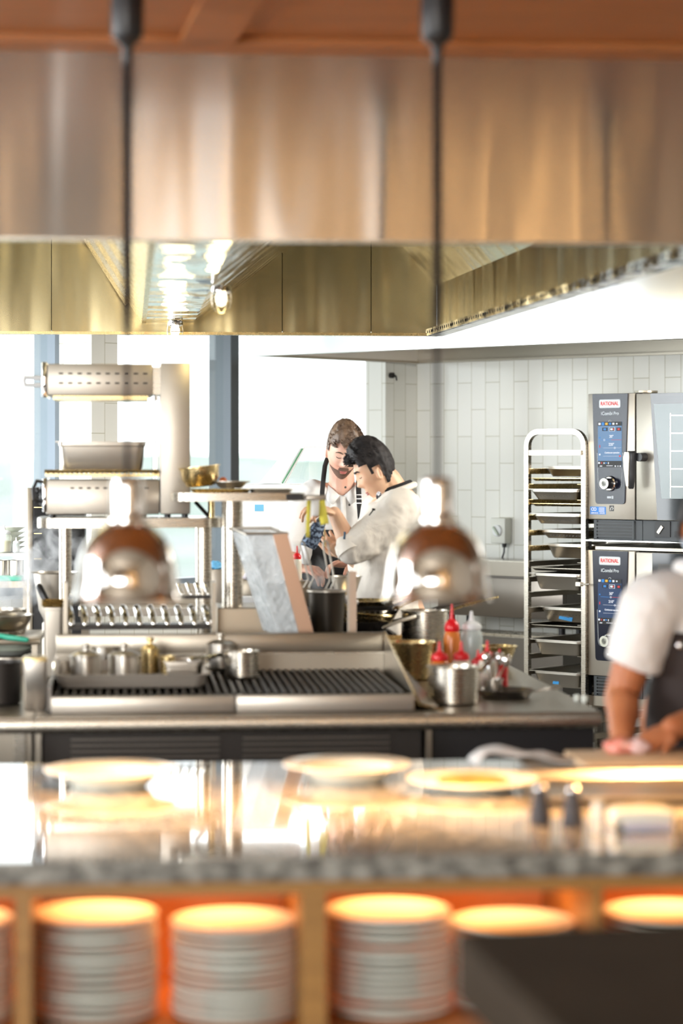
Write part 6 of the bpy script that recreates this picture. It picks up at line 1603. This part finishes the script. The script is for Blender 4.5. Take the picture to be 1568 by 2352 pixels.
for _ in range(60):                                   # quiff falling over the brow
    a = rnd.uniform(-0.35, 0.25); u = Vector((a, -0.74, 0.70)).normalized()
    tufts(h1, M1, hc1, [(u, (0.45, -0.3, -0.75 + rnd.uniform(-.2, .2)), 0.026 + rnd.uniform(0, .014))], k1, 0.0028)
h1.build('hair', HAIRB, ch, sharp=0)
# beard, brows, lips, lids
bd1 = cap(M1, hc1, lambda u: (u.z < -0.44 and u.y < 0.05 and not (abs(u.x) < 0.22 and -0.60 < u.z < -0.40 and u.y < 0)) or (u.y < -0.5 and abs(u.x) < 0.33 and -0.46 < u.z < -0.34), lambda u: 0.0018 + 0.001 * noise.noise(Vector(u) * 30), k1)
bd1.build('beard', STUB, ch, sharp=0)
def facebits(M, c, k, who, brow=HAIRB):
    def pt(x, z, off=0.001):
        u = Vector((x / 0.076, -1, z / 0.118)); best = None
        lo, hi = 0.2, 3
        yy = -math.sqrt(max(0.02, 1 - (x / 0.076) ** 2 - (z / 0.118) ** 2)); u = Vector((x / 0.076, yy, z / 0.118))
        p = head_shape(u, k); return M @ (p + Vector((0, -off, 0))) + c
    for s in (-1, 1):
        MB().tube([pt(s * a, z, 0.002) for a, z in ((0.014, 0.026), (0.024, 0.031), (0.036, 0.031), (0.046, 0.025))], [0.0022, 0.0034, 0.003, 0.0016], 6).build('eyebrow', brow, who)
        MB().tube([pt(s * a, z, 0.0005) for a, z in ((0.018, 0.006), (0.025, 0.0035), (0.033, 0.003), (0.042, 0.006))], [0.0012, 0.0018, 0.0018, 0.0012], 6).build('eyelashes', LASH, who)
    MB().tube([pt(x, -0.0545 - 0.001 * (1 - abs(x) / 0.022), 0.001) for x in (-0.022, -0.012, -0.004, 0, 0.004, 0.012, 0.022)], [0.0012, 0.003, 0.0036, 0.0032, 0.0036, 0.003, 0.0012], 8).build('upper_lip', LIP, who)
    MB().tube([pt(x, -0.0635 + 0.002 * (abs(x) / 0.02), 0.001) for x in (-0.019, -0.010, 0, 0.010, 0.019)], [0.0012, 0.0036, 0.0044, 0.0036, 0.0012], 8).build('lower_lip', LIP, who)
facebits(M1, hc1, k1, ch)

# ---------------------------------------------------------------- chef in profile (black hair, white jacket), bending over his hands
D2 = 9.78
c2 = W(862, 1083, D2); base2 = Vector((W(905, 1400, D2).x, D2, 0))
c2h = mkperson('chef with spiky black hair in a white jacket, seen from the side', base2)
B2 = lambda px, py, d=D2: W(px, py, d) - base2
M2 = basis((-0.88, -0.12, -0.46), (-0.45, 0, 0.8)) @ Matrix.Diagonal((0.92, 0.92, 1.15)); k2 = 0.94
hc2 = c2 - base2
b2_ = MB(); add_head(b2_, M2, hc2, k2)
nk2 = B2(902, 1122, D2 + 0.02)
chain(b2_, [hc2 + M2 @ Vector((0, 0.032, -0.04)), nk2, nk2 + Vector((0.03, 0, -0.06))], [0.052, 0.056, 0.075])
shn = B2(918, 1172, D2 - 0.13); shf = B2(872, 1178, D2 + 0.17)
eln = B2(806, 1262, D2 - 0.20); wrn = B2(768, 1178, D2 - 0.13)
elf = B2(838, 1296, D2 + 0.12); wrf = B2(792, 1270, D2 - 0.02)
ch2 = B2(898, 1212); wa2 = B2(886, 1345); hp2 = Vector((0.02, 0, 0.97))
chain(b2_, [ch2 + Vector((0, 0, 0.05)), ch2, wa2, hp2], [0.10, 0.12, 0.12, 0.13], 20)
for s, e, w, rw in ((shn, eln, wrn, 0.026), (shf, elf, wrf, 0.026)):
    q, r_ = smooth_chain([ch2 + (s - ch2) * 0.5 + Vector((0, 0, 0.03)), s, e], [0.06, 0.052, 0.044]); chain(b2_, q, r_)
    q, r_ = smooth_chain([e, e.lerp(w, 0.35), w], [0.043, 0.040, rw]); chain(b2_, q, r_)
hand(b2_, wrn, (B2(736, 1170, D2 - 0.16) - wrn), Vector((-0.25, 0.1, -1)), (0.55, 0.65, 0.75, 0.85), spread=0.03, thumb=(0.75, 0.3), side=-1)
hand(b2_, wrf, (B2(766, 1246, D2 - 0.10) - wrf), Vector((-0.5, -0.3, 0.6)), (0.75, 0.8, 0.85, 0.9), spread=0.02, thumb=(0.6, 0.3), side=1)
for s in (-1, 1):
    q, r_ = smooth_chain([hp2 + Vector((0, s * 0.09, 0)), Vector((0.0, s * 0.11, 0.50)), Vector((0.04, s * 0.11, 0.09)), Vector((-0.09, s * 0.12, 0.05))], [0.095, 0.062, 0.045, 0.04]); chain(b2_, q, r_)
fuse(b2_.build('body', SKIN2, c2h), 0.0034, 2)
jk = MB()
jk.loft([ring(wa2 + Vector((-0.0, 0, -0.20)), 0.150, 0.20), ring(wa2, 0.132, 0.19), ring(ch2 + Vector((-0.01, 0, -0.08)), 0.134, 0.195), ring(ch2 + Vector((0, 0, 0.03)), 0.138, 0.20), ring(ch2 + Vector((0.012, 0.0, 0.095)), 0.112, 0.155), ring(nk2 + Vector((0.014, 0.0, -0.040)), 0.078, 0.080, tilt=0), ring(nk2 + Vector((0.012, 0, -0.012)), 0.064, 0.064)])
q, r_ = smooth_chain([ch2 + Vector((0.01, -0.05, 0.05)), shn, shn.lerp(eln, 0.55) + Vector((0.0, 0, -0.012)), eln], [0.095, 0.086, 0.076, 0.062]); chain(jk, q, r_, 20)
q, r_ = smooth_chain([eln, eln.lerp(wrn, 0.10)], [0.062, 0.056]); chain(jk, q, r_, 20)
q, r_ = smooth_chain([ch2 + Vector((0, 0.05, 0.04)), shf, elf, elf.lerp(wrf, 0.2)], [0.095, 0.080, 0.062, 0.054]); chain(jk, q, r_, 20)
jb = jk.build('chef_jacket', JACKET, c2h); fuse(jb, 0.007, 4); wrinkle(jb, 0.08, 0.020, 'jacket_folds')
# cuff of the near sleeve, pocket pen, small tag, collar roll, neckerchief
cu = MB(); ax = (wrn - eln).normalized(); cc_ = eln.lerp(wrn, 0.10)
x_, y_, _ = frame_from_dir(ax)
cu.loft([[cc_ + ax * t + (x_ * math.cos(a) + y_ * math.sin(a)) * r_ for a in [i * 2 * PI / 24 for i in range(24)]] for t, r_ in ((-0.035, 0.062), (0.012, 0.058), (0.014, 0.054), (-0.03, 0.057))], False, False); cu.build('cuff', JACKET, c2h)
pp = B2(852, 1178, D2 - 0.30); pn = MB().tube([pp + Vector((-0.008, 0, -0.010)), pp, pp + Vector((0.010, 0.004, 0.014))], [0.0022, 0.0026, 0.003], 8); pn.tube([pp + Vector((0.004, -0.002, 0.015)), pp + Vector((0.016, -0.002, 0.012))], 0.0035, 8); pen_o = pn.build('pen', BLACK, c2h)
tg = MB().box(B2(791, 1230, D2 - 0.268), (0.010, 0.003, 0.030), rot=(0, R(6), R(-30)), bev=0.001); tg.build('sleeve_tag', mat('dark_blue_tag', (0.01, 0.05, 0.09), 0.5), c2h)
MB().tube([nk2 + Vector((0.064 * math.cos(a) + 0.006, 0.062 * math.sin(a), 0.004 + 0.022 * math.cos(a))) for a in [i * 2 * PI / 20 for i in range(20)]], 0.010, 8, closed=True).build('neckerchief', APRON, c2h)
MB().tube([nk2 + Vector((0.072 * math.cos(a) + 0.014, 0.072 * math.sin(a), -0.010 + 0.026 * math.cos(a))) for a in [i * 2 * PI / 24 for i in range(24)]], 0.013, 10, closed=True).build('collar', JACKET, c2h)
MB().ell(B2(870, 1140, D2 - 0.06), (0.012, 0.010, 0.020)).build('neckerchief_knot', noisy(mat('spotted_cloth', (0.6, 0.6, 0.65), 0.8), (1, 1, 1), (0.02, 0.02, 0.03), (0.8, 0.8, 0.85), 0.48, 0.52, nscale=120), c2h)
# black apron front and hood of the jacket
ap = MB(); lp = []
for j in range(7):
    t = j / 6; z = wa2.z - 0.07 + (0.60 - wa2.z + 0.07) * t; c = wa2.lerp(hp2, min(1, t * 1.5))
    lp.append([Vector((c.x - (0.158) * math.cos(a), c.y + 0.212 * math.sin(a), z)) for a in [(-1.4 + 2.8 * i / 16) for i in range(17)]])
ap.loft(lp, False, False, closed=False); ap.build('apron', APRON, c2h, solid=0.004, sharp=0)
# hair: dense black, short at the back, spiky on top
def t2_(u):
    lo = 0.52 if u.y < -0.62 else (0.34 if u.y < -0.32 else ((0.00 if abs(u.x) > 0.6 else 0.3) if u.y < -0.20 else (0.16 if u.y < 0.22 else -0.50)))
    return u.z > lo
of2 = lambda u: (0.004 + 0.021 * max(0, u.z + 0.1) ** 1.1 + (0.006 if u.y < -0.4 else 0)) + 0.004 * noise.noise(Vector(u) * 8)
h2 = cap(M2, hc2, t2_, of2, k2)
rnd = random.Random(9); T = []
for _ in range(900):
    u = Vector((rnd.uniform(-1, 1), rnd.uniform(-1, 1), rnd.uniform(-0.3, 1))).normalized()
    if not t2_(u): continue
    top = u.z > 0.45
    if not top: continue
    T.append((u, (rnd.uniform(-.3, .3), (-0.8 if top else 0.35) + rnd.uniform(-.3, .3), (0.5 if top else -0.6)), (0.020 + rnd.uniform(0, 0.012) if top else 0.006)))
tufts(h2, M2, hc2, T, k2, 0.0024)
for _ in range(110):
    u = Vector((rnd.uniform(-.55, .55), -0.75 + rnd.uniform(-.12, .12), 0.62 + rnd.uniform(-.12, .2))).normalized()
    tufts(h2, M2, hc2, [(u, (rnd.uniform(-.3, .3), -0.9, 0.15 + rnd.uniform(-.35, .2)), 0.028 + rnd.uniform(0, .012))], k2, 0.003)
h2.build('hair', HAIRK, c2h, sharp=0)
facebits(M2, hc2, k2, c2h, HAIRK)
# blue patterned cloth hanging from his upper hand, white paper, ring thing
a_, b_, c_ = W(744, 1186, D2 - 0.18), W(722, 1222, D2 - 0.20), W(706, 1256, D2 - 0.20)
cb = MB(); lp = []
for t in range(11):
    s = t / 10; p = a_ * (1 - s) ** 2 + b_ * 2 * s * (1 - s) + c_ * s * s; w = 0.010 + 0.020 * math.sin(s * 2.2)
    lp.append([p - a_ + Vector((-w, 0.006 * math.sin(s * 9), w * 0.3)), p - a_ + Vector((0, -0.010, 0)), p - a_ + Vector((w, 0.004 * math.cos(s * 7), -w * 0.5))])
cb.loft(lp, False, False, closed=False)
o = cb.build('patterned_cloth', noisy(mat('blue_patterned_cloth', (0.1, 0.15, 0.25), 0.8), (1, 1, 1), (0.015, 0.025, 0.05), (0.22, 0.30, 0.42), 0.45, 0.58, nscale=90), solid=0.006, sharp=0); o.location = a_
tag(o, 'dark blue patterned cloth hanging from the hand of the black-haired chef', 'cloth')
A, Bq = W(705, 1246, D1 - 0.25), W(690, 1300, D1 - 0.25)
pw2 = MB().loft([[Vector((-0.022, 0, 0)), Vector((0.026, -0.01, 0.008))], [Vector((-0.028, 0.004, -0.045)), Vector((0.020, -0.006, -0.05))], [Vector((-0.030, 0.0, -0.085)), Vector((0.006, -0.004, -0.095))]], False, False, closed=False)
o = pw2.build('paper_towel', LINEN, solid=0.002); o.location = A; tag(o, 'white paper towel hanging before the black apron, left of the patterned cloth', 'paper')
q = W(744, 1206, D2 - 0.14)
o = MB().tube([Vector((0, 0, 0.012)), Vector((0.002, 0, -0.03)), Vector((0.003, 0, -0.085))], [0.0028, 0.0034, 0.003], 8, round_ends=True).build('steel_skewer', BRASSY); o.location = q; tag(o, 'brassy metal rod held upright between the chefs', 'utensil')
# red capped bottle in front of the bearded chef
q = W(682, 1326, 9.45)
bo = bottle(300, 1600, 0.019, 0.135, RED, CREAM, 'white squeeze bottle with a red cap behind the leaning container, before the bearded chef', noz=0.36, grp='sauce squeeze bottles on the island'); bo.location = Vector((q.x, q.y, zmb + 0.001)); 
bo.location.z = W(682, 1333, 9.45).z
sb = MB().b2((-0.05, -0.04, 0), (0.05, 0.04, bo.location.z - zmb - 0.001), bev=0.004).build('bottle_box', STEELH, loc=Vector((q.x, q.y, zmb + 0.0005)), rz=GA); tag(sb, 'grey steel box on the prep bench under the red-capped bottle', 'container')

# ---------------------------------------------------------------- cook at the right edge: white T-shirt sleeve, dark apron, arm reaching down
D3 = 6.42
base3 = Vector((W(1640, 1400, D3).x, D3 + 0.05, 0))
c3 = mkperson('cook cut by the right photo edge, white T-shirt and dark apron, arm reaching down', base3)
B3 = lambda px, py, d=D3: W(px, py, d) - base3
b3 = MB()
sn = B3(1502, 1385, D3 - 0.04); en = B3(1432, 1585, D3 - 0.02); wn_ = B3(1428, 1690, D3 - 0.16)
sf_ = B3(1790, 1400, D3 + 0.05); ef_ = B3(1800, 1590); wf_ = B3(1545, 1672, D3 - 0.22)
nk3 = B3(1640, 1320); ch3 = B3(1640, 1440, D3 + 0.04); wa3 = B3(1642, 1620, D3 + 0.08); hp3 = Vector((0, 0.06, 0.97))
M3 = basis((-0.25, -1, -0.55)); hc3 = B3(1632, 1215)
add_head(b3, M3, hc3, 1.0)
chain(b3, [hc3 + M3 @ Vector((0, 0.03, -0.04)), nk3, nk3 + Vector((0, 0.02, -0.05))], [0.054, 0.058, 0.08])
chain(b3, [ch3, wa3, hp3], [0.13, 0.13, 0.14], 20)
for s, e, w in ((sn, en, wn_), (sf_, ef_, wf_)):
    q, r_ = smooth_chain([ch3 + (s - ch3) * 0.6 + Vector((0, 0, 0.03)), s, e, e.lerp(w, 0.4), w], [0.065, 0.060, 0.048, 0.045, 0.032]); chain(b3, q, r_)
hand(b3, wn_, (B3(1410, 1728, D3 - 0.24) - wn_), Vector((0.3, 0.6, -0.3)), (0.6, 0.65, 0.7, 0.75), thumb=(0.5, 0.3), side=1)
hand(b3, wf_, (B3(1478, 1712, D3 - 0.26) - wf_), Vector((-0.2, 0.3, -0.9)), (0.5, 0.6, 0.6, 0.7), spread=0.08, thumb=(-0.3, 0.2), side=1)
for s in (-1, 1):
    q, r_ = smooth_chain([hp3 + Vector((s * 0.09, 0, 0)), Vector((s * 0.11, 0.08, 0.50)), Vector((s * 0.12, 0.12, 0.09)), Vector((s * 0.12, 0.0, 0.05))], [0.095, 0.062, 0.045, 0.04]); chain(b3, q, r_)
fuse(b3.build('body', SKIN3, c3), 0.005, 3)
ts = MB()
ts.loft([ring(wa3, 0.17, 0.13), ring(ch3 + Vector((0, 0, -0.05)), 0.185, 0.135), ring(ch3 + Vector((0, 0, 0.06)), 0.19, 0.125), ring(ch3 + Vector((0, 0, 0.11)), 0.14, 0.10), ring(nk3 + Vector((0, 0.01, -0.03)), 0.075, 0.075)])
q, r_ = smooth_chain([ch3 + Vector((-0.07, 0, 0.05)), sn + Vector((0.004, 0, 0)), sn.lerp(en, 0.45), sn.lerp(en, 0.72) + Vector((0.0, 0, 0))], [0.085, 0.086, 0.080, 0.076]); ts.tube(q, r_, 20)
q, r_ = smooth_chain([ch3 + Vector((0.07, 0, 0.05)), sf_, sf_.lerp(ef_, 0.75)], [0.085, 0.085, 0.072]); ts.tube(q, r_, 20)
tt = ts.build('t_shirt', LINEN, c3); fuse(tt, 0.008, 4); wrinkle(tt, 0.09, 0.018, 'tshirt_folds')
ap = MB(); lp = []
for j in range(9):
    t = j / 8; z = B3(1600, 1448).z + (0.55 - B3(1600, 1448).z) * t; c = ch3.lerp(wa3, min(1, t * 2))
    w = 0.85 + 0.6 * min(1, t * 3)
    lp.append([Vector((c.x + 0.19 * math.sin(a), c.y - 0.155 * math.cos(a), z)) for a in [(-w + 2 * w * i / 16) for i in range(17)]])
ap.loft(lp, False, False, closed=False); ap.build('apron', mat('dark_brown_apron', (0.025, 0.016, 0.014), 0.8), c3, solid=0.004, sharp=0)
MB().ell(B3(1550, 1476, D3 - 0.02) * Vector((1, 0, 1)) + Vector((0, ch3.y - 0.150, 0)), (0.009, 0.005, 0.009)).build('apron_stud', CHROME, c3)
MB().tube([nk3 + Vector((0.09 * math.cos(a), 0.085 * math.sin(a), 0.02)) for a in [i * 2 * PI / 20 for i in range(20)]], 0.022, 10, closed=True).build('collar', LINEN, c3)
h3 = cap(M3, hc3, lambda u: u.z > (0.45 if u.y < -0.4 else -0.3), lambda u: 0.012, 1.0); h3.build('hair', HAIRK, c3, sharp=0)
mk = cap(M3, hc3, lambda u: u.y < -0.1 and -0.85 < u.z < -0.02, lambda u: 0.006, 1.0); mk.build('face_mask', mat('pale_blue_mask', (0.62, 0.72, 0.85), 0.8), c3, sharp=0)
# pink food under his hands
def lump(nm, lab, p, r3, m, seed, cat='food', grp=None):
    t = bmesh.new(); bmesh.ops.create_icosphere(t, subdivisions=4, radius=1)
    for v in t.verts:
        n = noise.noise(v.co * 1.7 + Vector((seed, 1, 0))) * 0.28; v.co = v.co * (1 + n); v.co.z = max(v.co.z, -0.7); v.co = Vector((v.co.x * r3[0], v.co.y * r3[1], v.co.z * r3[2]))
    mb = MB(); mb.bm.free(); mb.bm = t; o = mb.build(nm, m, sharp=0); o.location = p + Vector((0, 0, r3[2] * 0.71)); return tag(o, lab, cat, grp)
zbd = ZP + 0.023
PINK = noisy(mat('raw_pink_meat', (0.75, 0.22, 0.15), 0.35), (1, 1, 1), (0.70, 0.14, 0.09), (0.90, 0.50, 0.42), nscale=30)
for k, (px, r3, m_, lab) in enumerate(((1424, (0.040, 0.03, 0.022), PINK, 'lump of pink raw food on the board under the cook’s left-side hand'), (1462, (0.030, 0.026, 0.020), mat('pale_pink_food', (0.85, 0.62, 0.62), 0.4), 'paler pink lump of food between the cook’s hands'))):
    p = at(px, 6.12, zbd); lump('food_piece', lab, p, r3, m_, k * 3 + 1, grp='food on the cutting board')

# ================================================================ STEAM over the pots at the left and over the dark stockpot
def steam(loc, size, dens, lab):
    m = bpy.data.materials.new('steam'); m.use_nodes = True; n = m.node_tree.nodes; l = m.node_tree.links; n.clear()
    out = n.new('ShaderNodeOutputMaterial'); pv = n.new('ShaderNodeVolumePrincipled'); tcn = n.new('ShaderNodeTexCoord')
    pv.inputs['Color'].default_value = (1, 1, 1, 1); pv.inputs['Anisotropy'].default_value = 0.3
    nz = n.new('ShaderNodeTexNoise'); nz.inputs['Scale'].default_value = 11; nz.inputs['Detail'].default_value = 5; nz.inputs['Distortion'].default_value = 1.2
    rm = n.new('ShaderNodeMapRange'); rm.inputs['From Min'].default_value = 0.46; rm.inputs['From Max'].default_value = 0.72; rm.inputs['To Max'].default_value = dens
    gr = n.new('ShaderNodeTexGradient'); gr.gradient_type = 'SPHERICAL'; mp = n.new('ShaderNodeMapping')
    for i in range(3): mp.inputs['Scale'].default_value[i] = 2.0 / size[i]
    ml = n.new('ShaderNodeMath'); ml.operation = 'MULTIPLY'
    l.new(tcn.outputs['Object'], nz.inputs['Vector']); l.new(nz.outputs['Fac'], rm.inputs['Value'])
    l.new(tcn.outputs['Object'], mp.inputs['Vector']); l.new(mp.outputs[0], gr.inputs['Vector'])
    l.new(rm.outputs[0], ml.inputs[0]); l.new(gr.outputs['Fac'], ml.inputs[1]); l.new(ml.outputs[0], pv.inputs['Density']); l.new(pv.outputs[0], out.inputs['Volume'])
    o = MB().ell((0, 0, 0), (size[0] / 2, size[1] / 2, size[2] / 2), seg=24, rings=16).build('steam', m); o.location = loc
    return tag(o, lab, 'steam', None, 'stuff')
steam(W(110, 1285, 9.45), (0.34, 0.20, 0.36), 60, 'drifting white steam before the black oven, above the conical bowl')
steam(W(40, 1350, 9.35), (0.36, 0.18, 0.22), 55, 'drifting white steam above the saucepan at the far left')
steam(W(728, 1318, 8.72), (0.10, 0.10, 0.14), 60, 'thin steam rising from the dark stockpot by the basket handles')
